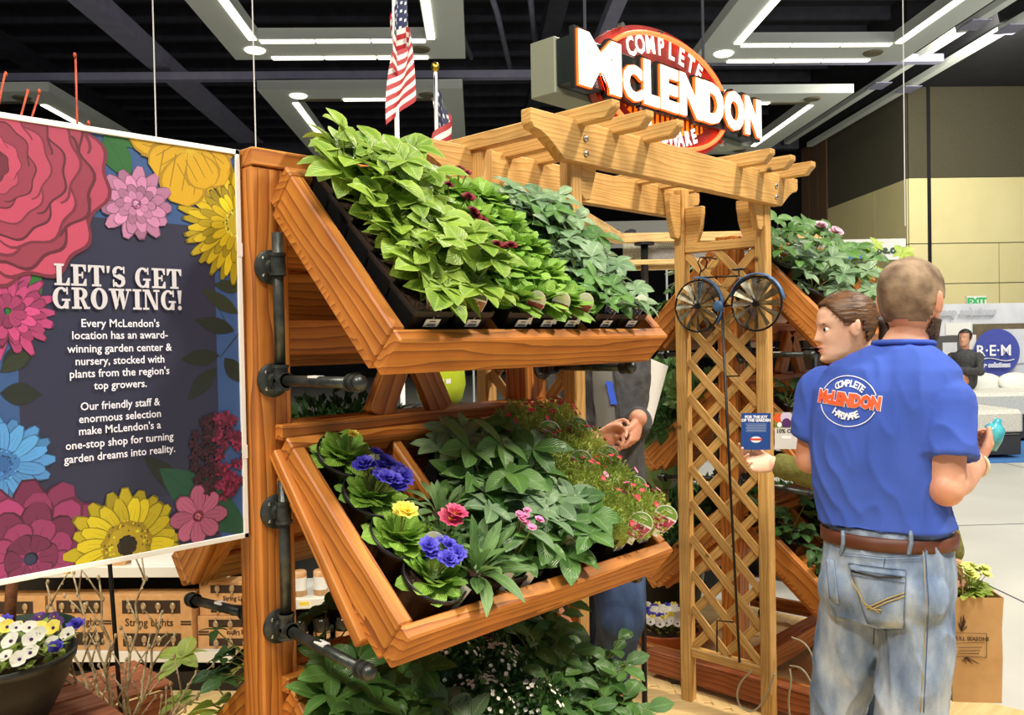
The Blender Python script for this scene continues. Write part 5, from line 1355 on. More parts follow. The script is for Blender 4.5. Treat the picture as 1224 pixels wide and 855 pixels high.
for px in (772, 975):
    b = W(px, 410, 6.45); MB().tube([V((b.x, b.y, 0)), V((b.x, b.y, W(px, 290, 6.45).z))], .028, 10).build('pipe_post', M_BLACK, pf, True); MB().lathe([(0, 0), (.075, 0), (.075, -.02), (0, -.02)], 20, Matrix.Translation((b.x, b.y, W(px, 290, 6.45).z))).build('pipe_flange', M_BLACK, pf)
# wire mesh panel: a woven grid
m_wire = pm('grey_wire', (150, 150, 146), .5, metal=.5); wm = MB()
for k in range(74):
    a = W(778 + k * 2.8, 312, 6.5); b = W(778 + k * 2.8 + 12, 289, 6.5); c = W(778 + k * 2.8 - 12, 289, 6.5); wm.tube([a, b], .004, 3, cap=False); wm.tube([a, c], .004, 3, cap=False)
o = wm.build('wire_mesh', m_wire, pf); o['kind'] = 'stuff'
cfbox('backing_panel', 745, 289, 985, 312, 6.6, .01, pm('off_white_cloth', (196, 200, 186), .8, (150, 156, 140), 40), pf)

# banners further back
def banner(name, px0, py0, px1, py1, d, label, mat=None):
    c = W((px0 + px1) / 2, 410, d); t = thing(name, label, 'banner', V((c.x, c.y, 0)))
    cfbox('panel', px0, py0, px1, py1, d, .03, mat or M_WHITE, t)
    for px in (px0 + 3, px1 - 3):
        b = W(px, py1, d) + YW * .05; MB().tube([V((b.x, b.y, 0)), b + V((0, 0, .3))], .02, 8).build('support_post', M_ringm, t)
    return t
M_ringm = m_ring
def btext(t, txt, px, py, d, size, colr, off=.01, sx=1, mat=None):
    M = Matrix((XR, YW, V((0, 0, 1)))).transposed().to_4x4(); M.translation = W(px, py, d) - YW * .006
    p = MB(); put_text(p, txt, size, M @ RX(PI / 2), offset=off, cl=colr, sx=sx); p.build('printed_text', mat or M_PRINT, t)
g_ban = pm('grey_banner_cloth', (150, 150, 144), .8)
t = banner('hanging_banner', 560, 268, 800, 300, 16, 'grey banner lettered EXPERT C above the plants behind the arbor', g_ban); btext(t, 'EXPERT C', 712, 291, 16, .34, (40, 40, 44), .02)
t = banner('hanging_banner', 985, 287, 1083, 312, 13, 'white banner ending in hope.org right of the second rack'); btext(t, 'uplifthope.org'[6:], 1058, 303, 13, .17, (70, 92, 70)); btext(t, 'online', 1020, 303, 13, .15, (70, 92, 70)) if False else None
cfbox('blue_band', 1006, 305, 1040, 312, 12.99, .01, pm('banner_blue', (70, 140, 210), .6), t)
ex = W(1167, 360, 18.6); t = thing('exit_sign', 'white EXIT sign with green letters on the cream wall', 'exit sign', ex)
cfbox('housing', 1156, 354, 1179, 366, 18.7, .08, M_WHITE, t); btext(t, 'EXIT', 1167.5, 364, 18.7, .2, (60, 190, 110), .012)

# ================================================================ mattress booth on the right
m_purp = pm('banner_violet_blue', (72, 82, 168), .6); m_matt = pm('quilted_mattress', (236, 234, 222), .8, (214, 212, 200), 40, bump=.4); m_bedb = pm('dark_bed_base', (64, 64, 66), .8); m_carp = pm('blue_carpet', (62, 118, 184), .95, (70, 130, 196), 40)
def hp_(px, a, z=None): return (px - 570) / F_PX * a
bt_ = thing('mattress_backdrop', 'white mattress booth backdrop with R E M logo and sleep solutions lettering', 'backdrop', H(9.8, 14, 0))
zz = lambda py, a: 1.6 + (401.5 - py) / F_PX * a
def hb2(nm, px0, py0, px1, py1, a, th, mat, par): return hbox(nm, (hp_(px0, a), a, zz(py1, a)), (hp_(px1, a), a + th, zz(py0, a)), mat, par)
m_bd1 = pm('printed_grey_bedroom', (222, 224, 228), .6, (206, 208, 214), 3); m_bd2 = pm('printed_brown_wall', (120, 106, 80), .6, (96, 84, 64), 5); m_bd3 = pm('printed_dark_grey', (86, 84, 84), .6)
hb2('backdrop_panel', 1085, 366, 1330, 520, 14, .08, m_bd1, bt_)
hb2('printed_wall', 1176, 391, 1330, 421, 13.99, .005, m_bd2, bt_); hb2('printed_window', 1142, 389, 1174, 404, 13.985, .004, M_WHITE, bt_); hb2('printed_panel', 1205, 398, 1330, 440, 13.98, .004, m_bd1, bt_)
hb2('printed_headboard', 1100, 405, 1168, 440, 13.985, .004, m_bd3, bt_); hb2('printed_picture', 1138, 413, 1156, 430, 13.98, .004, m_bd1, bt_); hb2('printed_picture', 1166, 404, 1180, 422, 13.98, .004, M_WHITE, bt_)
hb2('printed_bed', 1105, 425, 1176, 452, 13.975, .004, M_WHITE, bt_)
def htext(txt, px, py, a, size, colr, par, off=.01, mat=None):
    p = MB(); put_text(p, txt, size, HM @ Matrix.Translation((hp_(px, a), a, zz(py, a))) @ RX(PI / 2), offset=off, cl=colr); p.build('printed_text', mat or M_PRINT, par)
htext('sleep solutions', 1168, 380, 13.95, .17, (186, 188, 196), bt_)
Mc = HM @ Matrix.Translation((hp_(1206, 13.9), 13.9, zz(426, 13.9))) @ RX(PI / 2)
MB().lathe([(0, -.02), (.385, -.02), (.385, .0), (0, .0)], 48, Mc).build('round_logo', m_purp, bt_)
htext('R·E·M', 1202, 430, 13.86, .25, (246, 246, 250), bt_, .004); htext('sleep solutions', 1200, 444, 13.86, .10, (222, 224, 240), bt_)
p = MB(); p.tube([Mc @ V((-.28 + .56 * k / 10, -.12 + .025 * math.sin(k / 10 * 6.28), .012)) for k in range(11)], .008, 5); p.build('logo_swoosh', M_WHITE, bt_)
carp = struct(hbox('floor', (hp_(1184, 10.3), 10.3, .001), (16, 14.0, .012), m_carp))
def bed(r0, r1, a0, a1, zb, zt, label, pill=()):
    t = thing('bed', label, 'bed', H((r0 + r1) / 2, (a0 + a1) / 2, 0))
    hbox('bed_base', (r0 + .03, a0 + .03, 0.05), (r1 - .03, a1, zb), m_bedb, t, .01); hbox('mattress', (r0, a0, zb), (r1, a1, zt), m_matt, t, .05)
    hbox('piping', (r0 - .005, a0 - .005, zb + .02), (r1, a1, zb + .035), M_BLACK, t)
    return t
bed(hp_(1130, 11), hp_(1216, 11), 10.6, 11.9, .30, .62, 'nearer bed with cream quilted mattress and dark grey base, right edge')
bed(hp_(1120, 12.6), hp_(1330, 12.6), 12.2, 13.8, .36, .72, 'further wide bed with white mattress, where the man lounges')
for k, (px, a) in enumerate(((1190, 13.5), (1230, 13.4), (1142, 13.6))):
    c = H(hp_(px, a), a, .80); M = Matrix.Translation(c) @ HM @ RX(-.5)
    tag(MB().ball((0, 0, 0), (.30, .09, .17), 20, 10, M=M).build('pillow', M_WHITE, smooth=True), ('white pillow in the middle of the further bed', 'white pillow at the right of the further bed', 'white pillow behind the lounging man')[k], 'pillow')

# ================================================================ people
dg = None
def remeshed(name, mb, mat, parent, voxel, smooth=3, fn=None):
    me = mb.mesh('tmp', mat); o = bpy.data.objects.new('tmp', me); col.objects.link(o)
    bm = bmesh.new(); bm.from_mesh(me); bmesh.ops.recalc_face_normals(bm, faces=bm.faces); bm.to_mesh(me); bm.free()
    md = o.modifiers.new('r', 'REMESH'); md.mode = 'VOXEL'; md.voxel_size = voxel; md.use_smooth_shade = True
    if smooth: s = o.modifiers.new('s', 'SMOOTH'); s.factor = .6; s.iterations = smooth
    bpy.context.view_layer.update()
    ev = o.evaluated_get(bpy.context.evaluated_depsgraph_get()); m2 = bpy.data.meshes.new_from_object(ev)
    bpy.data.objects.remove(o); bpy.data.meshes.remove(me)
    if fn:
        nrm = [v.normal.copy() for v in m2.vertices]
        for v, n_ in zip(m2.vertices, nrm): v.co = fn(v.co, n_)
    n = len(m2.vertices); c = V((sum(v.co.x for v in m2.vertices) / n, sum(v.co.y for v in m2.vertices) / n, min(v.co.z for v in m2.vertices)))
    m2.transform(Matrix.Translation(-c)); m2.materials.clear(); m2.materials.append(mat); m2.name = name
    m2.polygons.foreach_set('use_smooth', [True] * len(m2.polygons))
    return link(name, m2, parent, Matrix.Translation(c))
def limb(mb, pts, rad, n=16):
    mb.tube(pts, rad, n); 
    for p, r_ in zip(pts, rad): mb.ball(tuple(p), r_ * .995, 16, 10)
def facing(phi):   # phi: turn to the right of straight away from the camera
    s = XR * math.cos(phi) - YW * math.sin(phi); f_ = YW * math.cos(phi) + XR * math.sin(phi); return s, f_
def ringsets(mb, rs, s, f_, n=32, k=.85):
    sg = lambda v: (1 if v >= 0 else -1) * abs(v) ** k
    mb.loft([[c + s * (hw * sg(math.cos(t))) + f_ * (hd * sg(math.sin(t))) for t in (2 * PI * i / n for i in range(n))] for c, hw, hd in rs])
HT = ((-.118, .022, .078, .025), (-.107, .040, .090, .0), (-.088, .052, .092, -.025), (-.06, .060, .090, -.06), (-.03, .068, .088, -.084), (0, .073, .088, -.097), (.03, .0755, .092, -.102), (.058, .073, .087, -.099), (.083, .062, .070, -.084), (.101, .043, .044, -.058), (.112, .022, .018, -.032), (.115, .008, .0, -.018))
def head(c, s, f_, sc=1, tilt=0, off=0, keep=None, nose=1, n=56):
    """head as stacked rings with face relief; c is the eye-level centre"""
    mb = MB(); zs = []; N = 44
    for i in range(N + 1):
        z = HT[0][0] + (HT[-1][0] - HT[0][0]) * (i / N)
        for a, b in zip(HT, HT[1:]):
            if a[0] <= z <= b[0] + 1e-9:
                t = (z - a[0]) / (b[0] - a[0]); q = [a[j] + (b[j] - a[j]) * t for j in range(1, 4)]; break
        zs.append((z, *q))
    up = V((0, 0, 1)); g = lambda x, z, cx, cz, sx_, sz: math.exp(-((x - cx) / sx_) ** 2 - ((z - cz) / sz) ** 2)
    rings_ = []
    for z, w, fr_, bk_ in zs:
        R_ = []
        for k in range(n):
            a = 2 * PI * k / n; x = w * math.cos(a); y = (fr_ + bk_) / 2 + (fr_ - bk_) / 2 * math.sin(a)
            if math.sin(a) > .2 and nose:
                d = 0
                t = max(0, min(1, (.014 - z) / .05)); 
                if -.048 < z < .02: d += (.004 + .021 * t) * math.exp(-(x / (.007 + .006 * t)) ** 2) * (1 if z > -.036 else max(0, 1 - (-.036 - z) / .012))
                d += .006 * g(x, z, .028, .022, .018, .008) + .006 * g(x, z, -.028, .022, .018, .008) - .009 * g(x, z, .031, .0, .015, .011) - .009 * g(x, z, -.031, .0, .015, .011)
                d += .007 * g(x, z, 0, -.063, .020, .006) + .006 * g(x, z, 0, -.077, .017, .006) - .004 * g(x, z, 0, -.070, .02, .003) + .007 * g(x, z, 0, -.103, .016, .011) - .005 * g(x, z, 0, -.088, .018, .006)
                d += .004 * g(x, z, .04, -.03, .02, .02) + .004 * g(x, z, -.04, -.03, .02, .02)
                y += d
            if off: m = V((x, y + .005, z)); m = m * (1 + off / max(.05, m.length)); x, y, zz_ = m.x, m.y - .005, m.z
            else: zz_ = z
            y2 = y * math.cos(tilt) - zz_ * math.sin(tilt); z2 = y * math.sin(tilt) + zz_ * math.cos(tilt)
            R_.append((V((x, y, zz_)), c + (s * x + f_ * y2 + up * z2) * sc))
        rings_.append(R_)
    if keep is None:
        mb.loft([[p for _, p in R_] for R_ in rings_])
        for sd_ in (-1, 1):   # ears
            for (dx, y_, z_, rx, ry, rz) in ((.004, -.008, -.008, .009, .017, .029), (.010, -.016, .004, .007, .011, .022)):
                e = V(((w_ := .074) * sd_ + dx * sd_, y_, z_)); y2 = e.y * math.cos(tilt) - e.z * math.sin(tilt); z2 = e.y * math.sin(tilt) + e.z * math.cos(tilt)
                M = Matrix((s, f_, up)).transposed().to_4x4(); M.translation = c + (s * e.x + f_ * y2 + up * z2) * sc
                mb.ball((0, 0, 0), (rx * sc, ry * sc, rz * sc), 14, 10, M=M)
    else:
        vs = [p for R_ in rings_ for _, p in R_]; loc = [q for R_ in rings_ for q, _ in R_]; fs = []
        for i in range(len(rings_) - 1):
            for k in range(n):
                f = (i * n + k, i * n + (k + 1) % n, (i + 1) * n + (k + 1) % n, (i + 1) * n + k)
                m_ = sum((loc[j] for j in f), V((0, 0, 0))) / 4
                if keep(m_): fs.append(f)
        fs.append(tuple(range((len(rings_) - 1) * n, len(rings_) * n)))
        mb.add(vs, fs)
    return mb
def clean(o):
    bm = bmesh.new(); bm.from_mesh(o.data); bmesh.ops.delete(bm, geom=[v for v in bm.verts if not v.link_faces], context='VERTS'); bmesh.ops.solidify(bm, geom=bm.faces, thickness=.004) if False else None
    bm.to_mesh(o.data); bm.free(); md = o.modifiers.new('thick', 'SOLIDIFY'); md.thickness = .006; md.offset = 0; return o
def hand(mb, w, d, pn, side, s=1.0, curl=((.5, .7, .5),) * 4, thumb=.6, tcurl=.4, splay=.06):
    d, pn, side = d.normalized(), pn.normalized(), side.normalized()
    rg = []
    for t, hw, hh in ((-.02, .026, .019), (.0, .027, .018), (.03, .036, .017), (.06, .041, .0155), (.085, .040, .013), (.094, .034, .010)):
        rg.append([w + d * t * s + side * (hw * s * math.cos(a)) + pn * (hh * s * math.sin(a)) for a in (2 * PI * k / 16 for k in range(16))])
    mb.loft(rg)
    for i in range(4):
        b = w + d * .082 * s + side * (.033 - .0218 * i) * s; L_ = (.072, .08, .074, .058)[i] * s; r0 = (.0082, .0085, .008, .0072)[i] * s
        v = (d + side * splay * (1.5 - i)).normalized(); pts = [b, ]; ang = 0; p = b
        for j, fr_ in enumerate((.46, .31, .23)):
            ang += curl[i][j]; dv = v * math.cos(ang) + pn * math.sin(ang); p = p + dv * L_ * fr_; pts.append(p)
        limb(mb, pts, [r0, r0 * .96, r0 * .88, r0 * .76], 10)
    b = w + d * .018 * s + side * .022 * s; v = (d * math.cos(thumb) + side * math.sin(thumb) + pn * .25).normalized()
    p1 = b + v * .038 * s; v2 = (v * math.cos(tcurl) + (d * .6 + pn * .7).normalized() * math.sin(tcurl)).normalized(); p2 = p1 + v2 * .032 * s; v3 = (v2 * math.cos(tcurl) + pn * math.sin(tcurl)).normalized(); p3 = p2 + v3 * .026 * s
    limb(mb, [b, p1, p2, p3], [.014 * s, .0125 * s, .011 * s, .009 * s], 10)
def folds(seed, amp, sc, dirv=V((0, 0, 1))):
    from mathutils import noise
    def fn(co, n_):
        q = V((co.x, co.y, co.z)) * sc; q = q - dirv * q.dot(dirv) * .6 + V((seed, seed * 2, 0))
        return co + n_ * ((noise.noise(q) ) * amp + (1 - abs(noise.noise(q * 1.9))) ** 3 * amp * .6 - amp * .3)
    return fn

# ---- man in the blue t-shirt, seen from behind
m_blue_t = pm('royal_blue_cotton', (62, 92, 186), .9, (54, 84, 176), 6, bump=.0)
def denim(name, c1, c2, c3):
    m, nt, N, L, b = nodes(name); n = noise_node(nt, 9, 4, mapscale=(1.6, 1.6, .7)); r = N.new('ShaderNodeValToRGB'); e = r.color_ramp.elements
    e[0].position = .3; e[0].color = lin(c1); e[1].position = .7; e[1].color = lin(c3); k = e.new(.5); k.color = lin(c2); L.new(n.outputs[0], r.inputs[0])
    n2 = noise_node(nt, 420, 1); hs = N.new('ShaderNodeHueSaturation'); a = N.new('ShaderNodeMath'); a.operation = 'MULTIPLY_ADD'; a.inputs[1].default_value = .5; a.inputs[2].default_value = .75
    L.new(n2.outputs[0], a.inputs[0]); L.new(a.outputs[0], hs.inputs['Value']); L.new(r.outputs[0], hs.inputs['Color']); L.new(hs.outputs[0], b.inputs['Base Color']); b.inputs['Roughness'].default_value = .85
    bp_ = N.new('ShaderNodeBump'); bp_.inputs['Strength'].default_value = .2; bp_.inputs['Distance'].default_value = .001; L.new(n2.outputs[0], bp_.inputs['Height']); L.new(bp_.outputs[0], b.inputs['Normal']); return m
m_denim = denim('faded_shaded_denim', (84, 106, 138), (132, 150, 174), (178, 190, 202)); m_dden = denim('dark_denim', (44, 62, 96), (56, 78, 116), (74, 98, 138))  # pale denim's noise contrast also paints in highlights and shadows on the legs
m_belt = pm('brown_leather', (104, 56, 36), .5, (84, 44, 28), 14); m_gold = pm('tan_topstitch', (176, 156, 104), .8); m_navyst = pm('dark_seam_thread', (74, 92, 122), .8)
m_orange_p = pm('orange_print', (240, 92, 48), .7); m_white_p = pm('white_print', (232, 234, 240), .7); m_shoe = pm('dark_shoe_leather', (40, 34, 30), .5)
phi = math.radians(33); S_, F_ = facing(phi)
mb0 = W(1060, 700, 2.42); man = thing('person', 'man in blue store t-shirt and faded jeans, seen from behind', 'person', (mb0.x, mb0.y, 0))
TR = [(W(1083, 396, 2.44), .050, .054), (W(1081, 407, 2.43), .062, .062), (W(1077, 416, 2.42), .096, .076), (W(1071, 427, 2.42), .138, .088), (W(1065, 442, 2.42), .176, .10), (W(1059, 465, 2.42), .196, .112), (W(1055, 505, 2.42), .192, .12),
      (W(1052, 545, 2.42), .18, .124), (W(1052, 580, 2.42), .174, .127), (W(1056, 605, 2.42), .176, .13), (W(1059, 620, 2.42), .180, .136)]
LG = lambda px, py, d: W(px, py, d)
legs = (([W(1030, 700, 2.50), W(1018, 760, 2.50), W(1003, 850, 2.55)], [.098, .092, .076]), ([W(1095, 700, 2.36), W(1094, 770, 2.36), W(1088, 860, 2.34)], [.10, .098, .082]))
body = MB(); ringsets(body, [(c - V((0, 0, .012 if 1 < i < 6 else 0)), a * (.80 if i > 1 else .97), b * (.78 if i > 1 else .95)) for i, (c, a, b) in enumerate(TR)] + [(W(1061, 665, 2.42), .145, .105), (W(1060, 710, 2.42), .14, .10)], S_, F_)
body.tube([W(1084, 420, 2.43), W(1089, 385, 2.43)], .054, 20)
for pts, rad in legs:
    k = pts[-1]; an = V((k.x, k.y, .09)) + F_ * -.03; limb(body, pts + [k.lerp(an, .5), an], [r_ * .78 for r_ in rad] + [.055, .042]); limb(body, [an + V((0, 0, -.03)), an + F_ * .14 + V((0, 0, -.045))], [.045, .035])
shL, elL, wrL = W(985, 466, 2.54), W(968, 549, 2.56), W(1012, 552, 2.80)
shR, elR, wrR = W(1128, 484, 2.33), W(1131, 585, 2.27), W(1166, 556, 2.47)
limb(body, [shL, shL.lerp(elL, .5), elL, elL.lerp(wrL, .35), wrL], [.058, .050, .043, .042, .028])
limb(body, [shR, shR.lerp(elR, .5), elR, elR.lerp(wrR, .35), wrR], [.060, .055, .046, .046, .030])
hand(body, wrR, W(1184, 530, 2.52) - wrR, -XR * .3 + V((0, 0, 1)) * .6 + YW * .4, -YW * .8 + V((0, 0, .5)), .95, curl=((.9, 1.1, .8),) * 4)
hand(body, wrL, W(1035, 540, 2.9) - wrL, V((0, 0, 1)), -YW, .95)
hs_, hf_ = facing(math.radians(48)); hc = W(1089, 361, 2.43)
body.v += []; hd_ = head(hc, hs_, hf_, 1.03, tilt=-.08); k = len(body.v); body.add(hd_.v, hd_.f)
remeshed('body', body, M_SKIN, man, .0052, 2)
hb_ = head(hc, hs_, hf_, 1.03, tilt=-.08, off=.004, nose=0, keep=lambda p: (p.y < .035 + max(0, p.z) * .45 or p.z > .075) and p.z > -.064 - p.y * .15 and not (abs(p.x) > .055 and p.z < .012 and p.y > -.028))
m_hair = pm('short_grey_brown_hair', (96, 76, 58), .85, (158, 134, 108), 14, bump=.9, detail=5, lo=.38, hi=.66)
clean(hb_.build('hair', m_hair, man, True))
m_beard = pm('dark_beard', (62, 46, 38), .9, (96, 74, 58), 80, bump=.8)
clean(head(hc, hs_, hf_, 1.03, tilt=-.08, off=.005, nose=0, keep=lambda p: p.z < -.045 and p.y > -.012 + (-.045 - p.z) * .0).build('beard', m_beard, man, True))
# t-shirt
sh_ = MB(); ringsets(sh_, [(W(1080, 412, 2.43), .080, .072)] + TR[2:] + [(W(1060, 626, 2.42), .184, .140)], S_, F_)
sl1 = shL.lerp(elL, .70); limb(sh_, [shL + V((0, 0, -.0)), shL.lerp(elL, .4)], [.072, .066]); sh_.tube([shL, sl1], [.072, .068], 20)
sl2 = shR.lerp(elR, .64); limb(sh_, [shR, shR.lerp(elR, .3)], [.080, .076]); sh_.tube([shR, sl2 + V((0, 0, -.002))], [.080, .082], 24)
tsh = remeshed('t_shirt', sh_, m_blue_t, man, .006, 2, folds(3, .013, 9, V((.2, .2, .93))))
MB().tube([W(1080, 411, 2.43) + S_ * (.078 * math.cos(a)) + F_ * (.071 * math.sin(a)) + V((0, 0, .006)) * math.sin(a) * -1 for a in (2 * PI * k / 36 for k in range(37))], .008, 8).build('collar', m_blue_t, tsh, True)
# jeans
jn = MB(); ringsets(jn, [(W(1061, 626, 2.42), .165, .124), (W(1061, 650, 2.42), .170, .13), (W(1061, 680, 2.42), .178, .14), (W(1061, 710, 2.42), .176, .142), (W(1060, 735, 2.42), .16, .13)], S_, F_)
for sd_, px in ((-1, 0), (1, 0)): jn.ball(tuple(W(1061, 700, 2.42) + S_ * (.082 * sd_) - F_ * .052), (.09, .09, .10), 20, 12)
for pts, rad in legs:
    k = pts[-1]; an = V((k.x, k.y, .08)) + F_ * -.03; limb(jn, pts + [k.lerp(an, .5), an], rad + [.078, .085], 20)
jeans = remeshed('jeans', jn, m_denim, man, .006, 2, folds(7, .016, 8, V((.3, .2, .9))))
def bvh(o): me = o.data; T = WM[o.name]; return BVHTree.FromPolygons([T @ v.co for v in me.vertices], [tuple(p.vertices) for p in me.polygons])
def wrap(mb, tree, dirv, off=.0015):
    me = mb.mesh('w', M_WHITE); bm = bmesh.new(); bm.from_mesh(me); bmesh.ops.triangulate(bm, faces=bm.faces)
    for _ in range(3):
        es = [e for e in bm.edges if e.calc_length() > .010]
        if not es: break
        bmesh.ops.subdivide_edges(bm, edges=es, cuts=1); bmesh.ops.triangulate(bm, faces=bm.faces)
    mb.v = [v.co.copy() for v in bm.verts]; bm.verts.index_update(); mb.f = [tuple(v.index for v in f.verts) for f in bm.faces]; mb.m = [0] * len(mb.f); mb.c = None; bm.free(); bpy.data.meshes.remove(me)
    out = []
    for p in mb.v:
        h = tree.ray_cast(p - dirv * .6, dirv)[0]
        out.append((h - dirv * off) if h is not None else p)
    mb.v = out; return mb
TB, JB = bvh(tsh), bvh(jeans)
# belt, loops, pockets, seams
ring_ = lambda c, hw, hd, dz=0: [c + S_ * (hw * math.cos(t)) + F_ * (hd * math.sin(t)) + V((0, 0, dz)) for t in (2 * PI * i / 40 for i in range(40))]
cb = W(1061, 640, 2.42)
MB().loft([ring_(cb, .174, .134, -.019), ring_(cb, .180, .140, -.017), ring_(cb, .180, .140, .017), ring_(cb, .174, .134, .019)]).build('belt', m_belt, man, True)
BD = F_   # looking direction onto his back
def jpt(px, py): 
    p = W(px, py, 2.2); r_ = (p - CAM).normalized(); h = JB.ray_cast(CAM, r_)[0]; return h if h is not None else W(px, py, 2.3)
def jline(pts, rad, mat, nm, par=jeans, sub=4, off=.0015):
    P_ = []
    for a, b in zip(pts, pts[1:]):
        for k in range(sub): P_.append(jpt(a[0] + (b[0] - a[0]) * k / sub, a[1] + (b[1] - a[1]) * k / sub))
    P_.append(jpt(*pts[-1])); P_ = [p_ + (CAM - p_).normalized() * off for p_ in P_]; return MB().tube(P_, rad, 5).build(nm, mat, par, True)
def jpatch(quad, nm, mat, par=jeans, n=8, th=.003):
    g = []; a, b, c, d = quad
    for i in range(n + 1):
        for j in range(n + 1):
            u, v = i / n, j / n; px = (a[0] * (1 - u) + b[0] * u) * (1 - v) + (d[0] * (1 - u) + c[0] * u) * v; py = (a[1] * (1 - u) + b[1] * u) * (1 - v) + (d[1] * (1 - u) + c[1] * u) * v
            p = jpt(px, py); g.append(p + (CAM - p).normalized() * th)
    fs = [(i * (n + 1) + j, (i + 1) * (n + 1) + j, (i + 1) * (n + 1) + j + 1, i * (n + 1) + j + 1) for i in range(n) for j in range(n)]
    o = MB().add(g, fs).build(nm, mat, par, True); md = o.modifiers.new('thick', 'SOLIDIFY'); md.thickness = th; return o
jpatch([(1014, 674), (1083, 682), (1080, 752), (1036, 745)], 'back_pocket', m_denim); jpatch([(988, 668), (997, 670), (1003, 722), (992, 716)], 'back_pocket', m_denim)
jpatch([(1040, 642), (1076, 647), (1075, 661), (1039, 656)], 'leather_patch', pm('grey_brown_patch', (92, 92, 88), .7))
for pts in ([(1014, 674), (1083, 682), (1080, 752), (1058, 754), (1036, 745), (1014, 674)], [(1016, 681), (1082, 690)], [(1016, 688), (1082, 697)], [(1006, 664), (1058, 670), (1104, 668)], [(1006, 661), (1058, 667), (1104, 665)]): jline(pts, (.0009), m_navyst, 'seam', off=.008)
for pts in ([(1018, 694), (1034, 722), (1052, 733)], [(1020, 698), (1036, 726), (1054, 730)], [(1038, 730), (1060, 720), (1081, 713)], [(1036, 727), (1060, 716), (1081, 709)]): jline(pts, .0020, m_gold, 'pocket_stitching', off=.009)
jline([(1106, 655), (1110, 720), (1107, 790), (1104, 852)], .0014, m_navyst, 'seam'); jline([(1103, 655), (1107, 720), (1104, 790), (1100, 852)], .0012, m_gold, 'seam'); jline([(1058, 668), (1046, 735), (1044, 770)], .0016, m_navyst, 'seam')
jline([(1018, 683), (1050, 690), (1078, 690)], .0025, M_BLACK, 'pocket_opening', off=.009)
for px in (1005, 1086): 
    a, b = jpt(px, 662), jpt(px + 3, 650); c = (a - CAM).normalized(); MB().tube([a - c * .004, b - c * .016, b - c * .017 + V((0, 0, .022)), b - c * .010 + V((0, 0, .034))], .0060, 6).build('belt_loop', m_denim, jeans)
# back print
def tpt(px, py):
    r_ = (W(px, py, 2.2) - CAM).normalized(); return TB.ray_cast(CAM, r_)
h = tpt(1013, 478); c0 = h[0]; n0 = -F_ ; ux = S_.copy(); uz = V((0, 0, 1)); Mt = Matrix((ux, uz, n0)).transposed().to_4x4(); Mt.translation = c0 + n0 * .01
Mt = Mt @ Matrix.Rotation(-.10, 4, 'Z') @ Matrix.Diagonal((.72, .86, 1, 1))
def tprint(mb, nm, mat): wrap(mb, TB, F_, .0042); mb.build(nm, mat, tsh)
p = MB(); put_text(p, 'McLENDON', .052, Mt @ Matrix.Translation((0, -.018, 0)), offset=.004, sx=.86); pw = MB(); put_text(pw, 'McLENDON', .052, Mt @ Matrix.Translation((0, -.018, 0)), offset=.0065, sx=.86)
wrap(pw, TB, F_, .0016); pw.build('printed_text', m_white_p, tsh); tprint(p, 'printed_text', m_orange_p)
p = MB(); arc_text(p, 'COMPLETE', .030, .066, .048, PI / 2, .20, Mt @ Matrix.Translation((0, -.006, 0)), offset=.001); tprint(p, 'printed_text', m_white_p)
p = MB(); arc_text(p, 'HARDWARE', .030, .078, .062, -PI / 2, .17, Mt @ Matrix.Translation((0, .0, 0)), offset=.001, top=False); tprint(p, 'printed_text', m_white_p)
for a0, a1 in ((.35, PI - .35), (PI + .3, 2 * PI - .3)):
    vs = []; n = 26
    for i in range(n + 1):
        a = a0 + (a1 - a0) * i / n
        for q in (1, 1.035): vs.append(Mt @ V((.105 * q * math.cos(a), .078 * q * math.sin(a) - .004, 0)))
    tprint(MB().add(vs, [(2 * i, 2 * i + 1, 2 * i + 3, 2 * i + 2) for i in range(n)]), 'printed_oval', m_white_p)
m_band = pm('cream_wristband', (230, 220, 190), .6); dW = (wrR - elR).normalized()
MB().tube([wrR + dW * .0 + (dW.orthogonal().normalized() * math.cos(a) + dW.cross(dW.orthogonal().normalized()) * math.sin(a)) * .034 for a in (2 * PI * k / 24 for k in range(25))], .005, 6).build('wristband', m_band, man, True)
for pts, rad in legs:
    k = pts[-1]; an = V((k.x, k.y, .0)) - F_ * .03
    q = MB(); ringsets(q, [(an + F_ * .04 + V((0, 0, z)), a, b) for z, a, b in ((.0, .048, .14), (.03, .05, .143), (.05, .046, .125), (.085, .042, .07), (.10, .04, .05))], S_, F_); q.build('shoe', m_shoe, man, True)
tc = W(1188, 517, 2.53)
tg_ = thing('teal_bottle', 'small translucent teal bottle in the raised hand of the man', 'bottle', tc + V((0, 0, -.05)))
MB().lathe([(0, -.05), (.022, -.05), (.028, -.02), (.028, .012), (.016, .026), (.010, .032), (.010, .042), (0, .042)], 20, Matrix.Translation(tc) @ RX(.3)).build('bottle', pm('teal_plastic', (50, 150, 170), .15, (90, 190, 200), 30), tg_, True)

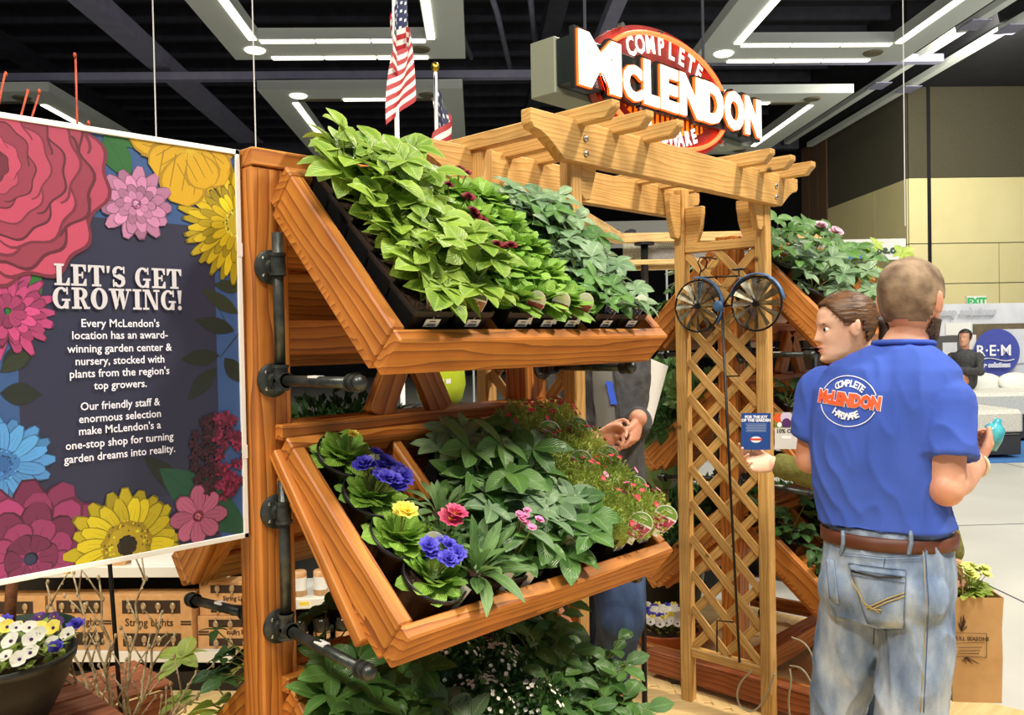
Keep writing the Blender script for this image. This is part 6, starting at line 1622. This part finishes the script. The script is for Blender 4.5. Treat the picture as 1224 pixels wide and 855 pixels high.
# ---- young woman facing left
m_olive = pm('olive_knit', (96, 96, 44), .95, (116, 114, 56), 60, bump=.6)
wb0 = W(1040, 600, 2.95); wom = thing('person', 'young woman with brown ponytail and olive sleeves holding up cards, facing left', 'person', (wb0.x, wb0.y, 0))
ws, wf = facing(-PI / 2 + .06)       # facing left, camera sees her left cheek
hc2 = W(1010, 391, 2.85)
wbod = MB(); WT = [(W(1022, 432, 2.87), .05, .05), (W(1030, 446, 2.88), .09, .06), (W(1036, 460, 2.9), .16, .08), (W(1040, 490, 2.92), .18, .10), (W(1044, 540, 2.94), .165, .11), (W(1048, 600, 2.95), .15, .105), (W(1050, 650, 2.95), .165, .115), (W(1050, 700, 2.95), .18, .125)]
ringsets(wbod, WT, ws, wf); wbod.tube([W(1026, 445, 2.88), W(1022, 408, 2.86)], .050, 20)
for sd_ in (-1, 1):
    hp2 = W(1050, 700, 2.95) + ws * .08 * sd_; limb(wbod, [hp2, V((hp2.x, hp2.y, .48)), V((hp2.x, hp2.y, .09)) + wf * -.03], [.095, .062, .045]); limb(wbod, [V((hp2.x, hp2.y, .05)) - wf * .03, V((hp2.x, hp2.y, .04)) + wf * .12], [.045, .035])
lsh, lel, lwr = W(1036, 478, 2.74), W(1006, 578, 2.70), W(926, 555, 2.78)
limb(wbod, [lsh, lel, lwr], [.05, .04, .026])
rsh, rel, rwr = W(1050, 478, 3.08), W(1112, 590, 3.05), W(1140, 668, 2.95)
limb(wbod, [rsh, rel, rwr], [.05, .04, .026])
hand(wbod, lwr, W(893, 552, 2.79) - lwr, V((0, 0, 1)) * .75 - YW * .75, V((0, 0, 1)) * .8 + YW * .5, .88, curl=((.35, .6, .4), (.45, .7, .5), (.6, .8, .6), (.7, .9, .6)), thumb=.5)
hand(wbod, rwr, V((0, 0, -1)), -YW, -XR, .88, curl=((.9, 1.2, .9),) * 4)
q = head(hc2, ws, wf, .95, tilt=-.10); wbod.add(q.v, q.f)
remeshed('body', wbod, M_SKIN2, wom, .004, 1)
m_whair = pm('brown_hair', (112, 76, 44), .45, (64, 42, 26), 26, mapscale=(1, 1, 5), bump=.5, detail=4)
hw_ = head(hc2, ws, wf, .95, tilt=-.10, off=.009, nose=0, keep=lambda p: (p.y < .012 + max(0, p.z) * .72 or p.z > .085) and p.z > -.075 - p.y * .4 and not (p.z < .018 and p.y > -.038 and abs(p.x) > .03) and not (p.z < -.02 and p.y > -.05))
clean(hw_.build('hair', m_whair, wom, True))
bkp = hc2 - wf * .105 + V((0, 0, .018))
MB().tube([bkp + wf * .02, bkp - wf * .012, bkp - wf * .032 + V((0, 0, -.02)), bkp - wf * .035 + V((0, 0, -.075)), bkp - wf * .02 + V((0, 0, -.13)), bkp - wf * .01 + V((0, 0, -.17))], [.02, .018, .028, .032, .022, .006], 16).build('ponytail', pm('dark_brown_hair', (60, 40, 26), .5, (36, 24, 16), 30, bump=.5), wom, True)
for sd_ in (-1, 1):
    e = hc2 + (ws * (.030 * sd_) + wf * .0685 + V((0, 0, .0))) * .95 + V((0, 0, -.008))
    ey = MB().ball(tuple(e), .0105, 14, 10).build('eye', M_WHITE, wom, True); MB().ball(tuple(e + wf * .008), (.006, .006, .006), 12, 8).build('iris', m_shoe, ey, True)
    br = [e + ws * (sd_ * x) + wf * (.017 - abs(x - .0) * .35) + V((0, 0, .020 - abs(x) * .15)) for x in (-.014, -.005, .006, .016)]; MB().tube(br, [.001, .002, .002, .001], 6).build('eyebrow', m_whair, wom, True)
    MB().tube([e + ws * (sd_ * x) + wf * (.0125 - abs(x) * .3) + V((0, 0, .0035 - abs(x) * .15)) for x in (-.010, 0, .010)], .0014, 5).build('eyelash', m_shoe, wom, True)
m_lip = pm('lips', (206, 128, 116), .5)
for z in (-.060, -.073):
    MB().tube([hc2 + (ws * x + wf * (.0945 - abs(x) * .55 + .0 + (z < -.07) * -.004 - .10 * z * 0) + V((0, 0, z))) * .95 + V((0, 0, -.009)) + wf * -.0005 for x in (-.02, -.01, 0, .01, .02)], [.0006, .002, .0026, .002, .0006], 8).build('lip', m_lip, wom, True)
slv = MB(); ringsets(slv, [(c, a * 1.08 + .004, b * 1.08 + .004) for c, a, b in WT[1:]], ws, wf); limb(slv, [lsh, lel], [.062, .056]); limb(slv, [lel, lel.lerp(lwr, .86)], [.056, .042]); limb(slv, [rsh, rel, rel.lerp(rwr, .9)], [.06, .052, .042])
jk = remeshed('sweater', slv, m_olive, wom, .007, 2, folds(11, .009, 12))
pn = MB(); ringsets(pn, [(W(1050, 680, 2.95), .18, .125), (W(1050, 720, 2.95), .182, .13)], ws, wf)
for sd_ in (-1, 1):
    hp2 = W(1050, 700, 2.95) + ws * .08 * sd_; limb(pn, [hp2, V((hp2.x, hp2.y, .48)), V((hp2.x, hp2.y, .1)) - wf * .03], [.10, .072, .06])
remeshed('trousers', pn, m_dden, wom, .009, 2)
for sd_ in (-1, 1):
    hp2 = W(1050, 700, 2.95) + ws * .08 * sd_; q = MB(); ringsets(q, [(V((hp2.x, hp2.y, z)) + wf * .03, a, b) for z, a, b in ((0, .042, .12), (.03, .043, .122), (.05, .04, .10), (.09, .038, .05))], ws, wf); q.build('shoe', m_shoe, wom, True)
# cards in her hand
def card(c4, d, label, col_, texts, mat=M_PRINT):
    P4 = [W(px, py, d + dd) for px, py, dd in c4]; x = (P4[1] - P4[0]); y = (P4[3] - P4[0]); M = frame(P4[3], x, x.cross(P4[0] - P4[3])); w, h = x.length, y.length
    # local: x right, y up, z toward camera
    z = (P4[1] - P4[0]).cross(P4[0] - P4[3]).normalized(); xx = x.normalized(); yy = z.cross(xx); M = Matrix((xx, yy, z)).transposed().to_4x4(); M.translation = P4[3]
    t = thing('leaflet', label, 'leaflet', P4[3]); MB().box((0, 0, -.0008), (w, h, 0), cl=col_).build('card', mat, t, local=M); return t, M, w, h
t, M, w, h = card([(885, 494, 0), (920, 494, .01), (927, 538, .01), (886, 538, 0)], 2.765, 'blue leaflet headed FOR THE JOY OF THE GARDEN held by the woman', (30, 70, 140), ())
p = MB(); 
for s_, sz, y in (('FOR THE JOY', .0125, .86), ('OF THE GARDEN', .0125, .77)): put_text(p, s_, sz, M @ Matrix.Translation((w / 2, h * y, .0004)), offset=.0006, cl=(236, 238, 244))
for k in range(7): p.add([M @ V(v) for v in ((w * (.14 + .02 * (k % 3)), h * (.70 - .034 * k), .0004), (w * (.86 - .02 * (k % 2)), h * (.70 - .034 * k), .0004), (w * (.86 - .02 * (k % 2)), h * (.712 - .034 * k), .0004), (w * (.14 + .02 * (k % 3)), h * (.712 - .034 * k), .0004))], [(0, 1, 2, 3)], cl=(150, 170, 206))
p.add([M @ V((w * .5 + .018 * math.cos(a), h * .28 + .010 * math.sin(a), .0004)) for a in (2 * PI * k / 20 for k in range(20))], [tuple(range(20))], cl=(236, 236, 240)); p.add([M @ V((w * .5 + x, h * .28 + y, .0006)) for x, y in ((-.02, -.003), (.02, -.003), (.02, .004), (-.02, .004))], [(0, 1, 2, 3)], cl=(200, 70, 50))
p.build('printed_text', M_PRINT, t)
t, M, w, h = card([(924, 493, .03), (952, 493, .03), (951, 537, .03), (926, 537, .03)], 2.765, 'coupon leaflet with purple flower photo lettered 10% OFF held by the woman', (206, 204, 200), ())
p = MB(); p.add([M @ V(v) for v in ((0, h * .58, .0003), (w, h * .58, .0003), (w, h, .0003), (0, h, .0003))], [(0, 1, 2, 3)], cl=(110, 130, 60))
for k, (x, y, r_, c) in enumerate(((.15, .85, .2, (214, 90, 40)), (.85, .8, .2, (206, 96, 50)), (.5, .85, .26, (200, 190, 214)), (.5, .7, .2, (84, 44, 96)), (.2, .66, .1, (240, 236, 230)), (.8, .66, .1, (90, 120, 50)))):
    p.add([M @ V((w * (x + r_ * math.cos(a)), h * min(.995, max(.585, y + r_ * .7 * math.sin(a))), .0005 + k * .0001)) for a in (2 * PI * j / 14 for j in range(14))], [tuple(range(14))], cl=c)
put_text(p, '10% OFF', .018, M @ Matrix.Translation((w / 2, h * .44, .0006)), offset=.0006, cl=(50, 60, 50)); p.add([M @ V(v) for v in ((w * .3, h * .28, .0005), (w * .7, h * .28, .0005), (w * .7, h * .36, .0005), (w * .3, h * .36, .0005))], [(0, 1, 2, 3)], cl=(240, 240, 236))
p.build('printed_text', M_PRINT, t)
# paper bag with hellebore
bc = W(1160, 832, 2.95); Mb = Matrix.Translation(bc) @ Matrix((XR, YW, V((0, 0, 1)))).transposed().to_4x4() @ RZ(-.12)
bgc = MB(); 
def rec(w, d, z): return [V((x * w, y * d, z)) for x, y in ((-1, -1), (0, -1.02), (1, -1), (1.0, 0), (1, 1), (0, 1), (-1, 1), (-1, 0))]
bg = thing('paper_bag', 'brown kraft paper shopping bag beside the jeans, with a shop stamp', 'bag', bc)
m_bag = pm('kraft_paper', (192, 150, 96), .75, (204, 162, 108), 10, bump=.15)
bgc.loft([rec(.078, .055, 0), rec(.081, .058, .15), rec(.08, .056, .25), rec(.086, .058, .355), rec(.083, .055, .354), rec(.076, .053, .25), rec(.075, .05, .01)], cap=True).build('bag', m_bag, bg, local=Mb)
p = MB()
put_text(p, 'FULL SEASONS', .017, Mb @ Matrix.Translation((-.018, -.0605, .21)) @ RX(PI / 2), offset=.0005, cl=(70, 48, 34))
for a, b in (((-.072, .155), (.03, .155)), ((.03, .155), (.03, .235)), ((.03, .235), (-.072, .235)), ((-.07, .20), (.022, .205)), ((-.06, .185), (.015, .188)), ((-.06, .175), (.01, .177)), ((-.06, .166), (.005, .167))):
    p.tube([Mb @ V((a[0], -.0605, a[1])), Mb @ V((b[0], -.0605, b[1]))], .0008, 4, cl=(70, 48, 34))
r = random.Random(2)
for k in range(9):
    a = -.05 + r.uniform(-.01, .02); p.tube([Mb @ V((-.05, -.0605, .24)), Mb @ V((a, -.0605, .255 + .005 * k))], .0012, 4, cl=(70, 48, 34)); p.tube([Mb @ V((-.035, -.0605, .155)), Mb @ V((-.05 + .007 * k, -.0605, .138 - .003 * (k % 3)))], .001, 4, cl=(70, 48, 34))
p.build('printed_stamp', M_PRINT, bg)
for s_ in (-1, 1):
    MB().tube([Mb @ V((-.04, s_ * .05, .34)), Mb @ V((-.035, s_ * .03, .42)), Mb @ V((-.05, 0, .45)), Mb @ V((-.065, s_ * .03, .42)), Mb @ V((-.07, s_ * .05, .34))], .003, 6).build('handle', m_bag, bg, True)
plant(Mb @ Matrix.Translation((.0, 0, .25)), 'viv', 'yellow-green flowering hellebore poking out of the paper bag', 'plant', None, 200, 'sq', n=18, h=(.04, .09), sc=.62, flowers=((F_HEL, 14, .10, .055, .9),), name='potted_hellebore')

# ---- person in grey jacket behind the rack
m_grey = pm('charcoal_fleece', (62, 62, 64), .95, (80, 80, 80), 30, bump=.5); m_tee = pm('grey_t_shirt', (112, 112, 104), .9)
gb = W(712, 560, 3.12); gp = thing('person', 'person in charcoal jacket with hands clasped, standing behind the front rack', 'person', (gb.x, gb.y, 0))
gs, gf = facing(PI + .25)   # facing the camera, slightly to the right
gm = MB(); GT = [(W(704, 398, 3.15), .052, .055), (W(704, 412, 3.15), .10, .075), (W(704, 424, 3.15), .18, .09), (W(704, 450, 3.15), .19, .11), (W(705, 490, 3.15), .175, .115), (W(706, 540, 3.14), .165, .115), (W(708, 600, 3.14), .172, .12), (W(710, 640, 3.13), .178, .13)]
ringsets(gm, GT, gs, gf); gm.tube([GT[0][0], GT[0][0] + V((0, 0, .08))], .055, 18)
q = head(GT[0][0] + V((0, 0, .175)), gs, gf, 1.0); gm.add(q.v, q.f)
ge1, gw1 = W(752, 520, 3.10), W(763, 500, 2.90); gsh1 = W(752, 428, 3.16)
ge2, gw2 = W(660, 505, 3.08), W(712, 528, 2.88); gsh2 = W(652, 428, 3.12)
limb(gm, [gsh1, ge1, gw1], [.052, .044, .030]); limb(gm, [gsh2, ge2, gw2], [.052, .044, .030])
hand(gm, W(763, 500, 2.90), W(757, 530, 2.86) - W(763, 500, 2.90), -XR * .8 + YW * .5, -XR * .55 - YW * .8, .92, curl=((.5, .7, .4), (.55, .7, .5), (.6, .8, .5), (.7, .8, .5)), thumb=.9)
hand(gm, W(712, 528, 2.88), W(745, 512, 2.84) - W(712, 528, 2.88), -YW * .6 + V((0, 0, -.5)), V((0, 0, 1)), .95, curl=((.3, .6, .5), (.5, .8, .6), (.7, .9, .7), (.8, .9, .7)), thumb=.3)
lk = ([W(735, 640, 3.12), W(742, 742, 2.98), W(722, 860, 3.2)], [.10, .075, .05]); lk2 = ([W(690, 640, 3.16), W(694, 740, 3.20), W(700, 860, 3.25)], [.10, .07, .05])
for pts, rad in (lk, lk2):
    k = pts[-1]; an = V((k.x, k.y, .09)); limb(gm, pts + [an], [r_ * .85 for r_ in rad] + [.042]); limb(gm, [an - V((0, 0, .04)), an - V((0, 0, .05)) + gf * .13], [.042, .032])
remeshed('body', gm, M_SKIN, gp, .004, 1)
gj = MB(); ringsets(gj, [(c, a * 1.1 + .008, b * 1.1 + .008) for c, a, b in GT[1:]], gs, gf); limb(gj, [gsh1, ge1, ge1.lerp(gw1, .8)], [.072, .060, .046]); limb(gj, [gsh2, ge2, ge2.lerp(gw2, .75)], [.07, .06, .046])
gjo = remeshed('jacket', gj, m_grey, gp, .007, 2, folds(5, .012, 9)); GB = bvh(gjo)
def gpt(px, py, off=.004): r_ = (W(px, py, 2.8) - CAM).normalized(); h = GB.ray_cast(CAM, r_)[0]; return (h if h is not None else W(px, py, 3.0)) - r_ * off
def gpatch(cols_, nm, mat, off):
    g = [gpt(px, py, off) for row in cols_ for px, py in row]; n = len(cols_[0]); m_ = len(cols_)
    MB().add(g, [(i * n + j, i * n + j + 1, (i + 1) * n + j + 1, (i + 1) * n + j) for i in range(m_ - 1) for j in range(n - 1)]).build(nm, mat, gjo, True)
gpatch([[(706 + 4 * j + 6 * i / 6, 415 + 16 * i) for j in range(7)] for i in range(7)], 't_shirt_front', m_tee, .006)
gpatch([[(724 + 2.6 * j + 1.2 * i, 456 + 5.5 * i) for j in range(4)] for i in range(6)], 'blue_graphic', pm('blue_print', (50, 90, 210), .8), .010)
p = MB(); [p.tube([gpt(px, py, .012) for px, py in pts], .0014, 4) for pts in ([(706, 430), (708, 470), (714, 506)], [(733, 430), (738, 470), (742, 500)])]; p.build('zip', m_grey, gjo)
gq = MB(); ringsets(gq, [(W(710, 625, 3.13), .18, .13), (W(712, 660, 3.13), .182, .135)], gs, gf)
for pts, rad in (lk, lk2):
    k = pts[-1]; limb(gq, pts + [V((k.x, k.y, .1))], [r_ * 1.12 for r_ in rad] + [.06], 18)
remeshed('jeans', gq, m_dden, gp, .008, 3, folds(9, .01, 8))
for pts, rad in (lk, lk2):
    k = pts[-1]; q = MB(); ringsets(q, [(V((k.x, k.y, z)) + gf * .04, a, b) for z, a, b in ((0, .045, .13), (.03, .046, .132), (.05, .043, .11), (.10, .04, .06))], gs, gf); q.build('shoe', m_shoe, gp, True)
hg = head(GT[0][0] + V((0, 0, .175)), gs, gf, 1.0, off=.007, nose=0, keep=lambda p: (p.y < .03 + max(0, p.z) * .5 or p.z > .08) and p.z > -.05 and not (abs(p.x) > .05 and p.z < .015 and p.y > -.03)); clean(hg.build('hair', m_whair, gp, True))

def eyes(c, s, f_, sc, tilt, par):
    for sd_ in (-1, 1):
        e = c + (s * (.030 * sd_) + f_ * .0705) * sc + V((0, 0, math.sin(tilt) * .075))
        ey = MB().ball(tuple(e), .0105 * sc, 14, 10).build('eye', M_WHITE, par, True); MB().ball(tuple(e + f_ * .0075 * sc), .0055 * sc, 10, 8).build('iris', m_shoe, ey, True)
        MB().tube([e + s * (sd_ * x) + f_ * .013 + V((0, 0, .021 - abs(x) * .2)) for x in (-.014, -.004, .006, .016)], [.001, .002, .002, .001], 6).build('eyebrow', m_whair, par, True)
eyes(GT[0][0] + V((0, 0, .175)), gs, gf, 1.0, 0, gp); eyes(hc, hs_, hf_, 1.03, -.08, man)
# ---- man lounging on the far bed
lb = H(hp_(1166, 13.2), 13.2, .72); lm = thing('person', 'distant man in dark sweater lounging on the further bed', 'person', lb); ls, lf = facing(PI + .9)
q = MB(); limb(q, [lb + V((0, 0, .12)), lb + V((0, 0, .45)), lb + V((0, 0, .56))], [.15, .17, .07]); hd2 = head(lb + V((0, 0, .80)), ls, lf, 1.15); q.add(hd2.v, hd2.f); q.tube([lb + V((0, 0, .5)), lb + V((0, 0, .72))], .06, 12)
limb(q, [lb + V((0, 0, .1)), lb + lf * .45 + V((0, 0, .25)), lb + lf * .9 + V((0, 0, .1))], [.12, .09, .06])
hand(q, lb + lf * .3 + V((0, 0, .30)), ls, lf, V((0, 0, 1)))
remeshed('body', q, M_SKIN, lm, .014, 2)
q = MB(); limb(q, [lb + V((0, 0, .12)), lb + V((0, 0, .45))], [.17, .19]); limb(q, [lb + ls * .2 + V((0, 0, .5)), lb + ls * .27 + lf * .12 + V((0, 0, .28)), lb + lf * .28 + V((0, 0, .30))], [.08, .07, .055]); limb(q, [lb - ls * .2 + V((0, 0, .5)), lb - ls * .27 + lf * .12 + V((0, 0, .28)), lb + lf * .26 + V((0, 0, .30))], [.08, .07, .055]); limb(q, [lb + ls * .2 + V((0, 0, .5)), lb - ls * .2 + V((0, 0, .5))], [.08, .08])
remeshed('sweater', q, m_grey, lm, .016, 2); clean(head(lb + V((0, 0, .80)), ls, lf, 1.15, off=.008, nose=0, keep=lambda p: (p.y < .03 or p.z > .075) and p.z > -.02).build('hair', m_shoe, lm, True))

eyes(lb + V((0, 0, .80)), ls, lf, 1.15, 0, lm)
# ================================================================ plants on the second rack and behind the first
def TP(Mx, x, s, tilt=.2): return Mx @ Matrix.Translation((x, s, .006)) @ RX(-tilt if Mx in () else -tilt)
RR = [(T2[-1, 0], .10, .40, 'dark', 'dark hellebore at the top left of the second rack upper right tray', 12, .2, 1.2), (T2[-1, 0], .16, .22, 'grey', 'silvery hellebore trailing below the lattice top on the second rack', 11, .16, 1.1), (T2[-1, 0], .36, .36, 'dark', 'hellebore with dusty pink flowers on the second rack', 13, .22, 1.2), (T2[-1, 0], .40, .16, 'grey', 'silvery hellebore behind the ponytail on the second rack', 10, .15, 1.1),
      (T2[-1, 0], .62, .34, 'dark', 'dark hellebore behind the man\'s head on the second rack', 12, .2, 1.2), (T2[-1, 0], .86, .22, 'viv', 'bright leafy hellebore right of the man\'s head on the second rack', 14, .26, 1.2),
      (T2[-1, 1], .14, .36, 'deep', 'dark plant at the top of the second rack middle right tray', 9, .12, 1), (T2[-1, 1], .4, .3, 'dark', 'dark plant in the middle right tray of the second rack', 9, .12, 1),
      (T2[-1, 2], .12, .34, 'deep', 'dark leafy plant in the bottom right tray of the second rack, upper', 13, .16, 1.1), (T2[-1, 2], .16, .12, 'deep', 'dark leafy plant in the bottom right tray of the second rack, lower', 13, .16, 1.1), (T2[-1, 2], .42, .28, 'ovald', 'oval-leaved shrub in the bottom right tray of the second rack', 9, .16, 1.1),
      (T2[1, 0], .12, .30, 'grey', 'silvery hellebore on the second rack upper left tray, nearest the lattice', 9, .14, 1), (T2[1, 0], .36, .28, 'viv', 'bright hellebore on the second rack upper left tray, beside the spinner', 11, .18, 1.1), (T2[1, 0], .12, .12, 'dark', 'dark hellebore at the lip of the second rack upper left tray', 9, .12, 1),
      (T2[1, 2], .15, .3, 'deep', 'dark plant in the bottom left tray of the second rack, behind the jeans leg', 10, .12, 1),
      (T1[1, 1], .10, .34, 'deep', 'dark leafy plant behind the front rack, near the top of its rear middle tray', 11, .18, 1.3), (T1[1, 1], .34, .36, 'deep', 'dark leafy plant behind the front rack beside the brace boards', 11, .18, 1.3), (T1[1, 1], .55, .32, 'dark', 'dark hellebore behind the front rack, rear middle tray', 9, .14, 1.1),
      (T1[1, 2], .10, .36, 'deep', 'trailing ivy-like plant behind the front rack post, rear bottom tray', 14, .22, 1.0), (T1[1, 2], .12, .14, 'viv', 'broad bright leaves left of the front rack post, rear bottom tray', 8, .26, 1.5), (T1[1, 2], .3, .3, 'deep', 'dark bushy plant in the rear bottom tray of the front rack', 14, .2, 1.1)]
for i, (Mx, x, s, kd, lab, n, hh, sc_) in enumerate(RR):
    fl_ = ((F_HP, 4, .22, .08, 1.2),) if 'dusty' in lab else ()
    P = Mx @ Matrix.Translation((x, s, .006)) @ RX(-.2 if Mx.to_3x3()[1][1] > 0 else -.2)
    plant(P, kd, lab, 'plant', None, 300 + i, 'rd', n=n, h=(hh * .5, hh), sc=sc_, flowers=fl_, bias=V((-.25, -.2, .2)) if i < 6 else V((-.1, 0, .2)), name='potted_shrub')
MN = mound(40, .14, .16, 700, .045, L_STRAP); 
for i, (x, s, lab) in enumerate(((.10, .30, 'spiky rosemary-like shrub behind the clasped hands, nearest'), (.34, .34, 'spiky rosemary-like shrub behind the clasped hands, further'))):
    mossy(T2[1, 1] @ Matrix.Translation((x, s, .006)) @ RX(-.3), lab, 'plant', None, 400 + i, meshes=[MN], name='potted_shrub', pot='big', sc=.95)
MP = mound(41, .09, .08, 900, .012, L_DEEP)
mossy(T2[-1, 1] @ Matrix.Translation((.22, .16, .006)) @ RX(-.3), 'pink heather-like plant on the second rack, just above the held leaflets', 'plant', None, 410, meshes=[MP], fl=((F_LP, 40, .6),), name='potted_heather', pot='rd')
plant(T2[-1, 2] @ Matrix.Translation((.06, .46, .006)) @ RX(-.3), 'strap', 'yellow-variegated strap-leaved plant below the held leaflets', 'plant', None, 411, 'rd', n=20, sc=1.0, name='potted_grass')
bq = W(792, 505, 4.9); A = Matrix.Translation((bq.x, bq.y, .012)) @ Matrix.Scale(3.2, 4)
MB3 = mound(45, .09, .15, 1500, .022, L_DEEP)
MB2 = mound(44, .075, .13, 1500, .02, L_STRAP)
t = thing('potted_bamboo', 'tall fine-leaved green shrub in a black pot behind the clasped hands', 'plant', A.translation)
link('pot', P_BIG, t, A); MB().tube([A @ V((0, 0, .1)), V((bq.x, bq.y, bq.z))], .03, 8).build('trunk', M_STEM, t)
o = link('foliage', MB2, t, Matrix.Translation((bq.x, bq.y, bq.z - .1)) @ Matrix.Scale(3.1, 4)); o['kind'] = 'stuff'
bq = W(745, 540, 5.6); o = link('foliage', MB2, t, Matrix.Translation((bq.x, bq.y, bq.z - .1)) @ Matrix.Scale(2.6, 4)); o['kind'] = 'stuff'
for i, (k_, x, s, sc_, lab) in enumerate((((1, 1), .10, .10, 1.7, 'dark bushy shrub at the lip of the second rack middle left tray'), ((1, 1), .45, .2, 1.8, 'dark bushy shrub further along the second rack middle left tray'), ((1, 2), .40, .25, 1.9, 'dark bushy shrub in the second rack bottom left tray'), ((1, 2), .12, .08, 1.7, 'dark bushy shrub at the lip of the second rack bottom left tray'),
        ((-1, 1), .55, .2, 1.9, 'dark bushy shrub in the second rack middle right tray'), ((-1, 2), .38, .1, 1.9, 'dark bushy shrub at the lip of the second rack bottom right tray'), ((-1, 2), .62, .3, 2.0, 'dark bushy shrub further along the second rack bottom right tray'))):
    mossy(T2[k_] @ Matrix.Translation((x, s, .006)) @ RX(-.3), lab, 'plant', 'dark shrubs on the second rack', 420 + i, meshes=MOUND_D, name='potted_shrub', pot='rd', sc=sc_)
for i, (x, s) in enumerate(((.10, .30), (.34, .32))):
    mossy(T1[1, 1] @ Matrix.Translation((x, s, .006)) @ RX(-.3), ('dark bushy shrub seen under the upper pipe behind the front rack', 'dark bushy shrub behind the brace boards of the front rack')[i], 'plant', 'dark shrubs behind the front rack', 430 + i, meshes=MOUND_D, name='potted_shrub', pot='rd', sc=1.7)
for i, (px, d) in enumerate(((800, 5.9), (850, 5.6), (905, 5.9), (955, 5.7), (760, 8.0), (720, 8.4))):
    g_ = W(px, 620, d); A = Matrix.Translation((g_.x, g_.y, .012 if i < 4 else .0)) @ Matrix.Scale(2.6, 4)
    mossy(A, ('tall dark shrub on the floor behind the arbor, leftmost', 'tall dark shrub on the floor directly behind the lattice', 'tall dark shrub on the floor behind the right arbor post', 'tall dark shrub on the floor behind the second rack, rightmost', 'round dark shrub on the floor far behind the grey jacket', 'round dark shrub on the floor furthest back behind the front rack')[i], 'plant', 'dark shrubs on the floor', 440 + i, meshes=[MB3], name='potted_shrub', pot='big', sc=2.3)
# shallow terracotta bowl of mixed flowers on the booth floor
fc = onp(795, 774, 2, 0); m_terra = pm('terracotta', (196, 108, 60), .8, (176, 92, 48), 20)
bw3 = bowl(V((fc.x, fc.y, .012)), .19, .10, m_terra, 'shallow terracotta bowl of white, yellow and blue flowers on the booth floor', 3)
r = random.Random(9)
for i in range(50):
    a = i * 2.4; q = .17 * math.sqrt((i + .5) / 50); p = V((fc.x + q * math.cos(a), fc.y + q * math.sin(a), .12))
    link('leaf', r.choice(MESH['ovalv']), bw3, frame(p, V((math.cos(a), math.sin(a), .8)), V((0, 0, 1))))
    link('flower', (F_PANW, F_WH, F_YEL, F_BLUE)[(0, 0, 2, 0, 3)[i % 5]], bw3, axisM(p + V((0, 0, .05)), (V((0, 0, 1)) - YW * .8)) @ Matrix.Scale(1.2, 4))
# yellow and black tool case corner, bottom right edge
tcx = W(1215, 850, 3.3); q = Matrix.Translation(V((tcx.x, tcx.y, 0))) @ RZ(.2)
tl_ = thing('cable_cover', 'red, black and yellow striped cable ramp on the floor, bottom right corner', 'cable ramp', (tcx.x, tcx.y, 0))
for k in range(7):
    MB().add([q @ V(v) for v in ((-.08 + 0, -.28 + k * .08, 0), (.08, -.28 + k * .08, 0), (.05, -.28 + k * .08, .04), (-.05, -.28 + k * .08, .04), (-.08, -.2 + k * .08, 0), (.08, -.2 + k * .08, 0), (.05, -.2 + k * .08, .04), (-.05, -.2 + k * .08, .04))], [(0, 1, 2, 3), (7, 6, 5, 4), (3, 2, 6, 7), (0, 3, 7, 4), (1, 5, 6, 2), (0, 4, 5, 1)]).build('ramp_section', (pm('ramp_yellow', (232, 196, 40), .5), M_BLACK, pm('ramp_red', (170, 40, 40), .5))[k % 3], tl_)
